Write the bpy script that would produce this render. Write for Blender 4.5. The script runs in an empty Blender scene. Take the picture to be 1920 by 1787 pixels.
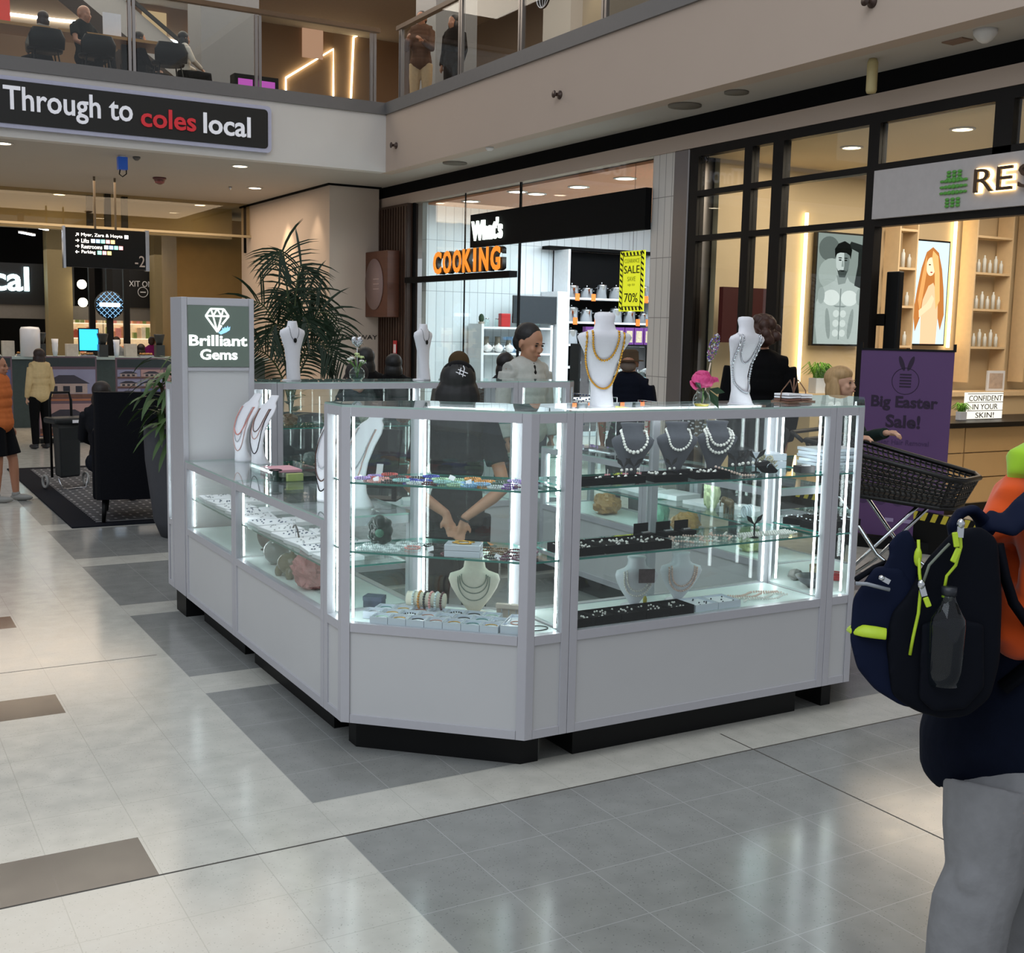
import bpy, bmesh, math, random
from mathutils import Vector, Matrix, noise
PI = math.pi
R = math.radians
C = bpy.context.scene.collection
sc = bpy.context.scene
random.seed(7)
# ---------------------------------------------------------------- camera
H = 1.7
FPX = 2174.7
def cam_axes():
    y, p, r = R(30.1376), R(-7.2075), R(1.22645)
    fwd = Vector((math.sin(y)*math.cos(p), math.cos(y)*math.cos(p), math.sin(p)))
    right = Vector((math.cos(y), -math.sin(y), 0))
    up = right.cross(fwd)
    return right*math.cos(r)+up*math.sin(r), -right*math.sin(r)+up*math.cos(r), fwd
CR, CU, CF = cam_axes()
cd = bpy.data.cameras.new('camera'); cam = bpy.data.objects.new('camera', cd); C.objects.link(cam)
M = Matrix.Identity(4)
for i in range(3):
    M[i][0] = CR[i]; M[i][1] = CU[i]; M[i][2] = -CF[i]
M[2][3] = H
cam.matrix_world = M
cd.sensor_fit = 'HORIZONTAL'; cd.sensor_width = 36; cd.lens = FPX/1920*36
cd.clip_start = .05; cd.clip_end = 200
sc.camera = cam
def ray(px, py): return CR*((px-960)/FPX) - CU*((py-893.5)/FPX) + CF
def Pz(px, py, z): d = ray(px, py); t = (z-H)/d.z; return Vector((d.x*t, d.y*t, z))
def Py(px, py, y): d = ray(px, py); t = y/d.y; return Vector((d.x*t, y, H+d.z*t))
def Px(px, py, x): d = ray(px, py); t = x/d.x; return Vector((x, d.y*t, H+d.z*t))
# ---------------------------------------------------------------- world, exposure
sc.view_settings.view_transform = 'Standard'; sc.view_settings.look = 'None'
sc.view_settings.gamma = 1; sc.view_settings.use_curve_mapping = False
sc.view_settings.exposure = 0.45
sc.cycles.transparent_max_bounces = 40
sc.cycles.max_bounces = 6; sc.cycles.diffuse_bounces = 3; sc.cycles.glossy_bounces = 3; sc.cycles.transmission_bounces = 4
sc.cycles.caustics_reflective = False; sc.cycles.caustics_refractive = False
sc.cycles.sample_clamp_indirect = 4
sc.cycles.use_denoising = True
w = bpy.data.worlds.new('world'); sc.world = w; w.use_nodes = True
w.node_tree.nodes['Background'].inputs[0].default_value = (.80, .84, .90, 1)
w.node_tree.nodes['Background'].inputs[1].default_value = .42
def area(name, loc, rot, sx, sy, power, col=(1, 1, 1), spread=PI):
    l = bpy.data.lights.new(name, 'AREA'); l.shape = 'RECTANGLE'; l.size = sx; l.size_y = sy; l.energy = power; l.color = col; l.spread = spread
    o = bpy.data.objects.new(name, l); C.objects.link(o); o.location = loc; o.rotation_euler = rot; return o
def spot(name, loc, tgt, power, col, ang=60, blend=.5, rad=.05):
    l = bpy.data.lights.new(name, 'SPOT'); l.energy = power; l.color = col; l.spot_size = R(ang); l.spot_blend = blend; l.shadow_soft_size = rad
    o = bpy.data.objects.new(name, l); C.objects.link(o); o.location = loc
    o.rotation_euler = (Vector(tgt)-Vector(loc)).to_track_quat('-Z', 'Y').to_euler(); return o
WARM = (1, .78, .58); COOL = (.80, .93, 1)
# daylight of the atrium roof, from over the left and behind the camera
area('atrium_daylight', (-5, -1, 11), (R(0), R(-38), 0), 9, 12, 520, (.80, .90, 1))
area('atrium_daylight_front', (4, 1.5, 11), (0, 0, 0), 6, 5, 110, (1, .94, .86))
# lamps inside the shops
area('kitchen_shop_light', (9.6, 12.4, 3.4), (0, 0, 0), 3.2, 4.5, 260, COOL)
area('skin_shop_light', (9.8, 7.2, 3.42), (0, 0, 0), 4.0, 3.0, 120, (1, .84, .66))
area('skin_shop_window_light', (8.2, 8.6, 3.42), (0, 0, 0), 1.0, 1.2, 7, WARM)
area('mall_ceiling_light', (3.6, 19.5, 3.80), (0, 0, 0), 5, 3.5, 120, WARM)
area('upper_floor_light', (5.5, 20, 8.4), (0, 0, 0), 9, 6, 420, (1, .88, .74))
area('upper_floor_light_right', (10.0, 12, 8.4), (0, 0, 0), 4, 8, 260, (1, .86, .72))
area('supermarket_light', (4, 26, 3.2), (0, 0, 0), 9, 4, 60, (1, .9, .78))
# ---------------------------------------------------------------- mesh builder
class MB:
    def __init__(s, M=None): s.v = []; s.f = []; s.m = []; s.s = []; s.M = M or Matrix.Identity(4)
    def add(s, vs, fs, m=0, sm=False):
        k = len(s.v)
        s.v += [tuple(s.M @ Vector(p)) for p in vs]
        s.f += [tuple(k+i for i in f) for f in fs]; s.m += [m]*len(fs); s.s += [sm]*len(fs)
        return s
    def b(s, x0, x1, y0, y1, z0, z1, m=0):
        return s.add([(x0,y0,z0),(x1,y0,z0),(x1,y1,z0),(x0,y1,z0),(x0,y0,z1),(x1,y0,z1),(x1,y1,z1),(x0,y1,z1)],
                     [(3,2,1,0),(4,5,6,7),(0,1,5,4),(1,2,6,5),(2,3,7,6),(3,0,4,7)], m)
    def bar(s, p, q, wd, ht, m=0, up=(0, 0, 1)):            # box from p to q
        p = Vector(p); q = Vector(q); d = (q-p).normalized(); u = Vector(up)
        if abs(d.dot(u)) > .99: u = Vector((0, 1, 0))
        a = d.cross(u).normalized()*(wd/2); c = a.cross(d).normalized()*(ht/2)
        vs = [p-a-c, p+a-c, p+a+c, p-a+c, q-a-c, q+a-c, q+a+c, q-a+c]
        return s.add(vs, [(3,2,1,0),(4,5,6,7),(0,1,5,4),(1,2,6,5),(2,3,7,6),(3,0,4,7)], m)
    def tube(s, pts, r, n=8, m=0, cap=True, closed=False, sq=1.0, sm=True):
        pts = [Vector(p) for p in pts]; N = len(pts)
        rs = r if isinstance(r, (list, tuple)) else [r]*N
        vs = []; prev = None
        for i, p in enumerate(pts):
            if closed: d = pts[(i+1) % N]-pts[i-1]
            else: d = pts[min(i+1, N-1)]-pts[max(i-1, 0)]
            d = d.normalized() if d.length > 1e-9 else Vector((0, 0, 1))
            if prev is None:
                a = d.orthogonal().normalized()
            else:
                a = (prev-d*prev.dot(d))
                a = a.normalized() if a.length > 1e-6 else d.orthogonal().normalized()
            prev = a; c = d.cross(a)
            for k in range(n):
                t = 2*PI*k/n; vs.append(p+(a*math.cos(t)+c*math.sin(t)*sq)*rs[i])
        fs = []
        for i in range(N if closed else N-1):
            j = (i+1) % N
            for k in range(n): fs.append((i*n+k, i*n+(k+1) % n, j*n+(k+1) % n, j*n+k))
        if cap and not closed: fs += [tuple(range(n))[::-1], tuple(range((N-1)*n, N*n))]
        return s.add(vs, fs, m, sm)
    def ball(s, c, r, n=10, m=0, nz=None, rot=None):
        if not isinstance(r, (tuple, list)): r = (r, r, r)
        nz = nz or max(3, n*2//3); vs = []; c = Vector(c)
        for i in range(1, nz):
            a = PI*i/nz
            for k in range(n):
                t = 2*PI*k/n; vs.append(Vector((r[0]*math.sin(a)*math.cos(t), r[1]*math.sin(a)*math.sin(t), r[2]*math.cos(a))))
        vs += [Vector((0, 0, r[2])), Vector((0, 0, -r[2]))]
        if rot is not None: vs = [rot @ p for p in vs]
        vs = [c+p for p in vs]; fs = []
        for i in range(nz-2):
            for k in range(n): fs.append((i*n+k, (i+1)*n+k, (i+1)*n+(k+1) % n, i*n+(k+1) % n))
        T = (nz-1)*n
        for k in range(n): fs += [(T, k, (k+1) % n), (T+1, (nz-2)*n+(k+1) % n, (nz-2)*n+k)]
        return s.add(vs, fs, m, True)
    def loft(s, secs, n=20, m=0, sm=True):                # secs: (z, cx, cy, rx, ry)
        vs = []
        for z, cx, cy, rx, ry in secs:
            for k in range(n):
                t = 2*PI*k/n; vs.append((cx+rx*math.cos(t), cy+ry*math.sin(t), z))
        fs = [(i*n+k, i*n+(k+1) % n, (i+1)*n+(k+1) % n, (i+1)*n+k) for i in range(len(secs)-1) for k in range(n)]
        fs += [tuple(range(n))[::-1], tuple(range((len(secs)-1)*n, len(secs)*n))]
        return s.add(vs, fs, m, sm)
    def lathe(s, prof, c=(0, 0, 0), n=20, m=0, sm=True):   # prof: (r, z)
        return s.loft([(c[2]+z, c[0], c[1], r, r) for r, z in prof], n, m, sm)
    def prism(s, poly, z0, z1, m=0, ms=None):              # polygon CCW
        n = len(poly); vs = [(x, y, z0) for x, y in poly]+[(x, y, z1) for x, y in poly]
        s.add(vs, [tuple(range(n))[::-1], tuple(range(n, 2*n))], m)
        return s.add(vs, [(i, (i+1) % n, n+(i+1) % n, n+i) for i in range(n)], m if ms is None else ms)
    def slab(s, poly, th, m=0):                            # polygon in local XZ (faces -Y), thickness th to +Y
        n = len(poly); vs = [(x, 0, z) for x, z in poly]+[(x, th, z) for x, z in poly]
        s.add(vs, [tuple(range(n)), tuple(range(n, 2*n))[::-1]], m)
        return s.add(vs, [(i, n+i, n+(i+1) % n, (i+1) % n) for i in range(n)], m)
    def build(s, name, mats, parent=None, bev=0, label=None, sub=0):
        me = bpy.data.meshes.new(name); me.from_pydata(s.v, [], s.f)
        if not isinstance(mats, (list, tuple)): mats = [mats]
        for mm in mats: me.materials.append(mm)
        me.polygons.foreach_set('material_index', [min(i, len(mats)-1) for i in s.m])
        me.polygons.foreach_set('use_smooth', s.s); me.update()
        o = bpy.data.objects.new(name, me); C.objects.link(o)
        if parent is not None: o.parent = parent
        if bev:
            d = o.modifiers.new('bevel', 'BEVEL'); d.width = bev; d.segments = 2; d.limit_method = 'ANGLE'; d.angle_limit = R(40)
        if sub:
            d = o.modifiers.new('sub', 'SUBSURF'); d.levels = sub; d.render_levels = sub
        if label: o['label'] = label
        return o
def tag(o, label, cat, group=None, kind=None):
    o['label'] = label; o['category'] = cat
    if group: o['group'] = group
    if kind: o['kind'] = kind
    return o
def thing(name, label, cat, loc=(0, 0, 0), rz=0, group=None):
    o = bpy.data.objects.new(name, None); C.objects.link(o); o.empty_display_size = .05
    o.location = loc; o.rotation_euler = (0, 0, rz)
    return tag(o, label, cat, group)
def struct(o): o['kind'] = 'structure'; return o
def dup(root, loc, rz=None, label=None, group=None, scale=None):
    r = root.copy(); C.objects.link(r); r.location = loc
    if rz is not None: r.rotation_euler = (0, 0, rz)
    if label: r['label'] = label
    if group: r['group'] = group
    if scale: r.scale = (scale, scale, scale)
    for ch in list(root.children):
        c = ch.copy(); C.objects.link(c); c.parent = r
        for g in list(ch.children):
            d = g.copy(); C.objects.link(d); d.parent = c
    return r
def bake(o):
    dg = bpy.context.evaluated_depsgraph_get(); dg.update()
    me = bpy.data.meshes.new_from_object(o.evaluated_get(dg))
    o.modifiers.clear(); old = o.data
    if o.type == 'FONT':
        n = bpy.data.objects.new(o.name, me); nm = o.name; C.objects.link(n); n.parent = o.parent; n.matrix_local = o.matrix_local.copy()
        bpy.data.objects.remove(o); n.name = nm; return n
    o.data = me; return o
def blob(mb, name, mats, parent, vox=.012, smooth=3, label=None):
    o = mb.build(name, mats if isinstance(mats, (list, tuple)) else [mats])
    d = o.modifiers.new('r', 'REMESH'); d.mode = 'VOXEL'; d.voxel_size = vox; d.use_smooth_shade = True
    if smooth:
        d = o.modifiers.new('s', 'SMOOTH'); d.iterations = smooth; d.factor = .5
    bake(o)
    if not o.data.materials:
        for mm in (mats if isinstance(mats, (list, tuple)) else [mats]): o.data.materials.append(mm)
    for p in o.data.polygons: p.use_smooth = True
    if parent is not None: o.parent = parent
    if label: o['label'] = label
    return o
def frame(o, right, up=(0, 0, 1)):                      # local X=right, Z=up, -Y=normal
    r = Vector(right).normalized(); u = Vector(up).normalized(); y = u.cross(r)
    m = Matrix.Identity(4)
    for i in range(3): m[i][0] = r[i]; m[i][1] = y[i]; m[i][2] = u[i]; m[i][3] = o[i]
    return m
def text(s, size, mat, name, M, parent=None, ext=.004, off=0, align='LEFT', spacing=1, sx=1, depth_off=0, line=1, fitw=None, fith=None):
    cu = bpy.data.curves.new(name, 'FONT'); cu.body = s; cu.size = size; cu.extrude = ext; cu.offset = off
    cu.align_x = align; cu.space_character = spacing; cu.resolution_u = 3; cu.space_line = line
    cu.materials.append(mat)
    o = bpy.data.objects.new(name, cu); C.objects.link(o)
    # local text XY -> frame X,Z
    T = Matrix(((sx,0,0,0),(0,0,-1,-ext-depth_off),(0,1,0,0),(0,0,0,1)))
    dg = bpy.context.evaluated_depsgraph_get(); dg.update()
    me = bpy.data.meshes.new_from_object(o.evaluated_get(dg)); bpy.data.objects.remove(o)
    if fitw or fith:
        xs_ = [v.co.x for v in me.vertices]; ys_ = [v.co.y for v in me.vertices]; cx_ = (min(xs_)+max(xs_))/2
        kx = fitw/(max(xs_)-min(xs_)) if fitw else 1; ky = fith/(max(ys_)-min(ys_)) if fith else 1; y0_ = min(ys_)
        me.transform(Matrix(((kx,0,0,(-cx_*kx) if align == 'CENTER' else -min(xs_)*kx),(0,ky,0,-y0_*ky if fith else 0),(0,0,1,0),(0,0,0,1))))
    me.transform(M @ T)
    n = bpy.data.objects.new(name, me); C.objects.link(n)
    if not me.materials: me.materials.append(mat)
    if parent is not None: n.parent = parent; n.matrix_parent_inverse = Matrix.Translation(-Vector(parent.location)) if parent.rotation_euler.z == 0 else parent.matrix_basis.inverted()
    return n
# ---------------------------------------------------------------- materials
def srgb(c):
    if isinstance(c, str): c = [int(c[i:i+2], 16)/255 for i in (0, 2, 4)]
    return [x/12.92 if x <= .04045 else ((x+.055)/1.055)**2.4 for x in c]
MATS = {}
def pm(name, col, rough=.5, metal=0, var=.08, scale=18, bump=0, spec=.5, coat=0, emit=None, es=0, sheen=0, stretch=None):
    if name in MATS: return MATS[name]
    m = bpy.data.materials.new(name); m.use_nodes = True; nt = m.node_tree; b = nt.nodes['Principled BSDF']
    c = srgb(col)
    tc = nt.nodes.new('ShaderNodeTexCoord'); nz = nt.nodes.new('ShaderNodeTexNoise'); nz.inputs['Scale'].default_value = scale; nz.inputs['Detail'].default_value = 3
    if stretch:
        mp = nt.nodes.new('ShaderNodeMapping'); mp.inputs['Scale'].default_value = stretch
        nt.links.new(tc.outputs['Object'], mp.inputs[0]); nt.links.new(mp.outputs[0], nz.inputs['Vector'])
    else: nt.links.new(tc.outputs['Object'], nz.inputs['Vector'])
    mx = nt.nodes.new('ShaderNodeMix'); mx.data_type = 'RGBA'
    mx.inputs[6].default_value = [x*(1-var) for x in c]+[1]; mx.inputs[7].default_value = [min(1, x*(1+var)) for x in c]+[1]
    nt.links.new(nz.outputs['Fac'], mx.inputs[0]); nt.links.new(mx.outputs[2], b.inputs['Base Color'])
    b.inputs['Roughness'].default_value = rough; b.inputs['Metallic'].default_value = metal
    b.inputs['Specular IOR Level'].default_value = (.12 if rough >= .75 and spec == .5 else spec); b.inputs['Coat Weight'].default_value = coat
    if sheen: b.inputs['Sheen Weight'].default_value = sheen
    if emit is not None: b.inputs['Emission Color'].default_value = srgb(emit)+[1]; b.inputs['Emission Strength'].default_value = es
    if bump:
        bp = nt.nodes.new('ShaderNodeBump'); bp.inputs['Strength'].default_value = bump; bp.inputs['Distance'].default_value = .01
        nt.links.new(nz.outputs['Fac'], bp.inputs['Height']); nt.links.new(bp.outputs[0], b.inputs['Normal'])
    MATS[name] = m; return m
def glassmat(name, tint=(.93, .98, .965), ior=1.45, refl=1.0):
    m = bpy.data.materials.new(name); m.use_nodes = True; nt = m.node_tree; nt.nodes.clear()
    o = nt.nodes.new('ShaderNodeOutputMaterial'); t = nt.nodes.new('ShaderNodeBsdfTransparent'); g = nt.nodes.new('ShaderNodeBsdfGlossy')
    t.inputs[0].default_value = (*tint, 1); g.inputs['Roughness'].default_value = .005; g.inputs[0].default_value = (refl, refl, refl, 1)
    lw = nt.nodes.new('ShaderNodeLayerWeight'); lw.inputs[0].default_value = .5; pw = nt.nodes.new('ShaderNodeMath'); pw.operation = 'POWER'; pw.inputs[1].default_value = 5
    f = nt.nodes.new('ShaderNodeMapRange'); r0 = ((ior-1)/(ior+1))**2; f.inputs[3].default_value = r0; f.inputs[4].default_value = 1
    nt.links.new(lw.outputs['Facing'], pw.inputs[0]); nt.links.new(pw.outputs[0], f.inputs[0])
    mx = nt.nodes.new('ShaderNodeMixShader'); nt.links.new(f.outputs[0], mx.inputs[0]); nt.links.new(t.outputs[0], mx.inputs[1]); nt.links.new(g.outputs[0], mx.inputs[2]); nt.links.new(mx.outputs[0], o.inputs[0])
    return m
def emat(name, col, st):
    if name in MATS: return MATS[name]
    m = bpy.data.materials.new(name); m.use_nodes = True; nt = m.node_tree; nt.nodes.clear()
    o = nt.nodes.new('ShaderNodeOutputMaterial'); e = nt.nodes.new('ShaderNodeEmission')
    e.inputs[0].default_value = srgb(col)+[1]; e.inputs[1].default_value = st; nt.links.new(e.outputs[0], o.inputs[0])
    MATS[name] = m; return m
GL = glassmat('clear_glass', (.955, .985, .975)); GLS = glassmat('shelf_glass', (.88, .96, .94)); GLW = glassmat('shopfront_glass', (.95, .97, .96), 1.4)
EDGE = pm('glass_edge', '2f7f74', .15, var=.1, coat=.5)
ALU = pm('silver_aluminium', 'bcbbc1', .35, .1, var=.03, scale=40)
WLAM = pm('white_laminate', 'c6c6c7', .38, var=.02, scale=6)
DECK = pm('white_deck', 'e6f0ee', .4, var=.02)
BLK = pm('black_plastic', '08090a', .5, var=.2, spec=.25)
BLKM = pm('black_matte', '0a0a0b', .8, var=.2)
LED = emat('led_white', 'f2fbff', 11)
WHT = pm('white_leatherette', 'e4e4ea', .5, var=.03, scale=60, bump=.1)
CREAM = pm('cream_linen', 'e3dccb', .75, var=.06, scale=90, bump=.15)
GREYV = pm('grey_velvet', '55565e', .85, var=.1, scale=70, bump=.1)
TAGW = pm('paper_tag', 'f2f0f4', .7)
PEARL = pm('pearl', 'f2eee8', .18, var=.04, coat=.6)
PEARLP = pm('pink_pearl', 'e9c9bb', .2, var=.1, coat=.6)
GOLD = pm('gold', 'd9a441', .25, .9, var=.1)
SILV = pm('silver', 'c9ccd2', .2, .9, var=.1)
CHROME = pm('chrome', 'c8ccd0', .12, 1, var=.03)
STEEL = pm('brushed_steel', '9d9896', .3, .9, var=.06, stretch=(3, 3, 60))
# ================================================================ FLOOR
def floormat(name, c1, c2, grout, gfac, rough=.16):
    m = bpy.data.materials.new(name); m.use_nodes = True; nt = m.node_tree; b = nt.nodes['Principled BSDF']; N = nt.nodes.new; Lk = nt.links.new
    tc = N('ShaderNodeTexCoord'); sp = N('ShaderNodeSeparateXYZ'); Lk(tc.outputs['Object'], sp.inputs[0])
    vo = N('ShaderNodeTexVoronoi'); vo.inputs['Scale'].default_value = 75; Lk(tc.outputs['Object'], vo.inputs['Vector'])
    cr = N('ShaderNodeValToRGB'); cr.color_ramp.elements[0].position = .10; cr.color_ramp.elements[0].color = (*srgb(c2), 1)
    cr.color_ramp.elements[1].position = .2; cr.color_ramp.elements[1].color = (*srgb(c1), 1); Lk(vo.outputs['Distance'], cr.inputs[0])
    nz = N('ShaderNodeTexNoise'); nz.inputs['Scale'].default_value = 9; nz.inputs['Detail'].default_value = 8; Lk(tc.outputs['Object'], nz.inputs['Vector'])
    m1 = N('ShaderNodeMix'); m1.data_type = 'RGBA'; m1.blend_type = 'MULTIPLY'; m1.inputs[0].default_value = 1
    mr = N('ShaderNodeMapRange'); mr.inputs[1].default_value = .3; mr.inputs[2].default_value = .7; mr.inputs[3].default_value = .9; mr.inputs[4].default_value = 1.06; Lk(nz.outputs['Fac'], mr.inputs[0])
    Lk(cr.outputs[0], m1.inputs[6]); Lk(mr.outputs[0], m1.inputs[7])
    last = None
    for ax, off in ((0, 1.401), (1, 3.483)):
        a = N('ShaderNodeMath'); a.operation = 'SUBTRACT'; Lk(sp.outputs[ax], a.inputs[0]); a.inputs[1].default_value = off-30
        q = N('ShaderNodeMath'); q.operation = 'PINGPONG'; Lk(a.outputs[0], q.inputs[0]); q.inputs[1].default_value = .15
        l = N('ShaderNodeMath'); l.operation = 'LESS_THAN'; Lk(q.outputs[0], l.inputs[0]); l.inputs[1].default_value = .0016
        if last is None: last = l
        else:
            mxx = N('ShaderNodeMath'); mxx.operation = 'MAXIMUM'; Lk(last.outputs[0], mxx.inputs[0]); Lk(l.outputs[0], mxx.inputs[1]); last = mxx
    gf = N('ShaderNodeMath'); gf.operation = 'MULTIPLY'; Lk(last.outputs[0], gf.inputs[0]); gf.inputs[1].default_value = gfac
    m2 = N('ShaderNodeMix'); m2.data_type = 'RGBA'; Lk(gf.outputs[0], m2.inputs[0]); Lk(m1.outputs[2], m2.inputs[6]); m2.inputs[7].default_value = (*srgb(grout), 1)
    Lk(m2.outputs[2], b.inputs['Base Color'])
    rr = N('ShaderNodeMapRange'); rr.inputs[3].default_value = rough*.7; rr.inputs[4].default_value = rough*1.4; Lk(nz.outputs['Fac'], rr.inputs[0]); Lk(rr.outputs[0], b.inputs['Roughness'])
    bp = N('ShaderNodeBump'); bp.inputs['Strength'].default_value = .03; bp.inputs['Distance'].default_value = .02
    n2 = N('ShaderNodeTexNoise'); n2.inputs['Scale'].default_value = 2.5; Lk(tc.outputs['Object'], n2.inputs['Vector']); Lk(n2.outputs['Fac'], bp.inputs['Height']); Lk(bp.outputs[0], b.inputs['Normal'])
    return m
FL = floormat('terrazzo_light', 'c6c4bb', 'a9a79d', 'a8a69c', .6)
FG = floormat('terrazzo_grey', '8d8e8b', '6d6e6c', 'a9aaa8', .8)
FD = floormat('terrazzo_dark', '2b2829', '232021', '4a4648', .5)
xs = [-12, -.95, .79, 1.401, 6.4, 8, 16]
ys = [-4, 3.483, 3.788, 5.196, 5.484, 6.807, 7.09, 8.344, 8.634, 9.9, 10.2, 11.5, 11.8, 30]
mb = MB()
light_rows = {(3.483, 3.788), (5.196, 5.484), (6.807, 7.09), (8.344, 8.634), (9.9, 10.2), (11.8, 30)}
for i in range(len(xs)-1):
    for j in range(len(ys)-1):
        x0, x1, y0, y1 = xs[i], xs[i+1], ys[j], ys[j+1]
        mi = 0
        if x0 >= 1.4 and x0 < 6.4 and (y0, y1) not in light_rows: mi = 1
        if x0 >= 6.4 and y0 < 3.4: mi = 1
        if x0 == -.95 and (y0, y1) in {(3.483, 3.788), (5.196, 5.484), (6.807, 7.09)}: mi = 2
        mb.add([(x0,y0,0),(x1,y0,0),(x1,y1,0),(x0,y1,0)], [(0,1,2,3)], mi)
struct(mb.build('floor', [FL, FG, FD]))
mb = MB()
GR = pm('movement_joint', '4c4843', .7)
mb.b(-12, 12, 3.479, 3.487, -.002, .0006); mb.b(3.20, 3.206, -4, 3.69, -.002, .0007); mb.b(-12, 1.35, 5.93, 5.935, -.002, .0006)
struct(mb.build('trim_1', GR))
# ================================================================ BULKHEAD, SOFFIT, UPPER FLOOR
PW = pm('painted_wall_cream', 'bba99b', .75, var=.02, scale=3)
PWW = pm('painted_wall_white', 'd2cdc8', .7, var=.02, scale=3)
SOF = pm('soffit_paint', 'b9b2aa', .8, var=.02, scale=3)
COP = pm('grey_coping', '6f6c6b', .5, .1, var=.05)
FX, FY, SZ = 6.78, 15.4, 3.86
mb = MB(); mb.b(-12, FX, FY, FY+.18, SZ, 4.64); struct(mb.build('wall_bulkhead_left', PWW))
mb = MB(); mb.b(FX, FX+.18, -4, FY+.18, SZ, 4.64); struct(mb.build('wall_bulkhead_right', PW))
mb = MB(); mb.b(-12, FX+.0, FY-.03, FY+.2, 4.64, 4.80); struct(mb.build('trim_2', COP))
mb = MB(); mb.b(FX-.03, FX+.2, -4, FY+.2, 4.64, 4.80); struct(mb.build('trim_3', COP))
mb = MB(); mb.b(-12, 16, FY+.18, 34, SZ, SZ+.1); mb.b(FX+.18, 16, -4, FY+.18, SZ, SZ+.1)
struct(mb.build('ceiling', SOF))
UF = pm('upper_floor_carpet', '6b5a4c', .6)
mb = MB(); mb.b(-12, 16, FY+.2, 34, 4.70, 4.76); mb.b(FX+.2, 16, -4, FY+.2, 4.70, 4.76); struct(mb.build('floor_upper', UF))
# black fascia and white header over the shopfronts
SX = 7.5
mb = MB(); mb.b(SX, SX+.25, -4, 17.4, 3.69, SZ); struct(mb.build('trim_4', BLKM))
mb = MB(); mb.b(SX-.02, SX+.25, -4, 17.4, 3.54, 3.69); struct(mb.build('trim_5', PW))
# pier wall with the palm, and the brown return
mb = MB(); mb.b(6.6, 7.42, 17.1, 21.6, 0, SZ-.03); struct(mb.build('wall_pier', pm('pier_plaster', 'c8b7a8', .8, var=.02, scale=4)))
mb = MB(); mb.b(6.57, 7.45, 17.07, 21.63, SZ-.03, SZ); mb.b(6.56, 6.6, 21.3, 21.34, 3.0, SZ); struct(mb.build('trim_6', BLKM))
WOODD = pm('dark_timber', '3a2418', .5, var=.4, scale=3, stretch=(8, 8, 1))
mb = MB()
mb.b(7.42, 7.6, 16.05, 17.4, 0, 3.54)
for k in range(14): mb.b(7.40, 7.42, 16.06+k*.095, 16.06+k*.095+.05, 0, 3.5)
struct(mb.build('wall_timber', WOODD))
# shop division: tiled column and steel jamb
TILE = bpy.data.materials.new('white_tall_tile'); TILE.use_nodes = True
def tilemat(m, col, gcol, w_, h_, plane='yz'):
    nt = m.node_tree; b = nt.nodes['Principled BSDF']; tc = nt.nodes.new('ShaderNodeTexCoord'); sp = nt.nodes.new('ShaderNodeSeparateXYZ'); cb = nt.nodes.new('ShaderNodeCombineXYZ')
    nt.links.new(tc.outputs['Object'], sp.inputs[0])
    ad = nt.nodes.new('ShaderNodeMath'); ad.operation = 'ADD'; nt.links.new(sp.outputs[0], ad.inputs[0]); nt.links.new(sp.outputs[1], ad.inputs[1])
    nt.links.new(ad.outputs[0], cb.inputs[0]); nt.links.new(sp.outputs[2], cb.inputs[1])
    br = nt.nodes.new('ShaderNodeTexBrick'); br.offset = 0; br.inputs['Scale'].default_value = 1; br.inputs['Mortar Size'].default_value = .004; br.inputs['Brick Width'].default_value = w_; br.inputs['Row Height'].default_value = h_
    br.inputs['Color1'].default_value = (*srgb(col), 1); br.inputs['Color2'].default_value = (*[x*.96 for x in srgb(col)], 1); br.inputs['Mortar'].default_value = (*srgb(gcol), 1)
    nt.links.new(cb.outputs[0], br.inputs['Vector']); nt.links.new(br.outputs[0], b.inputs['Base Color']); b.inputs['Roughness'].default_value = .3
tilemat(TILE, 'd3ccc4', '8d8781', .11, .62)
mb = MB(); mb.b(SX, 7.9, 9.72, 10.10, 0, 3.54); struct(mb.build('wall_tiled_column', TILE))
mb = MB(); mb.b(SX-.02, 7.9, 9.48, 9.72, 0, 3.54); struct(mb.build('wall_steel_jamb', STEEL, bev=.01))
# ---------------- kitchenware shop shell
TILE2 = bpy.data.materials.new('shop_wall_tile'); TILE2.use_nodes = True; tilemat(TILE2, 'dde6ea', '9aa4aa', .14, .75)
mb = MB(); mb.b(SX+.1, 13.6, 15.75, 15.9, 0, 3.6); struct(mb.build('wall_kitchen_shop', TILE2))
mb = MB(); mb.b(13.5, 13.6, 9.8, 15.75, 0, 3.6); mb.b(7.9, 13.5, 9.7, 9.78, 0, 3.6); struct(mb.build('wall_kitchen_shop_back', pm('shop_pale_wall', 'dfe5ea', .7, var=.02)))
mb = MB(); mb.b(SX+.12, 13.5, 9.78, 15.75, 3.5, 3.53); struct(mb.build('ceiling_kitchen_shop', pm('shop_orange_ceiling', 'c98a63', .6, var=.03)))
# ---------------- skin clinic shell
SK = pm('clinic_beige', 'c8b594', .65, var=.03, scale=3)
SKD = pm('clinic_tan', 'b0936c', .6, var=.04, scale=3)
mb = MB(); mb.b(SX+.3, 14, 9.38, 9.46, 0, 3.5); struct(mb.build('wall_clinic', SK))
mb = MB(); mb.b(13.9, 14, 2, 9.38, 0, 3.5); struct(mb.build('wall_clinic_back', SK))
mb = MB(); mb.b(SX+.1, 14, 2, 9.38, 3.46, 3.5); struct(mb.build('ceiling_clinic', pm('clinic_ceiling', 'd8c6a4', .7, var=.02)))
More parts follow.
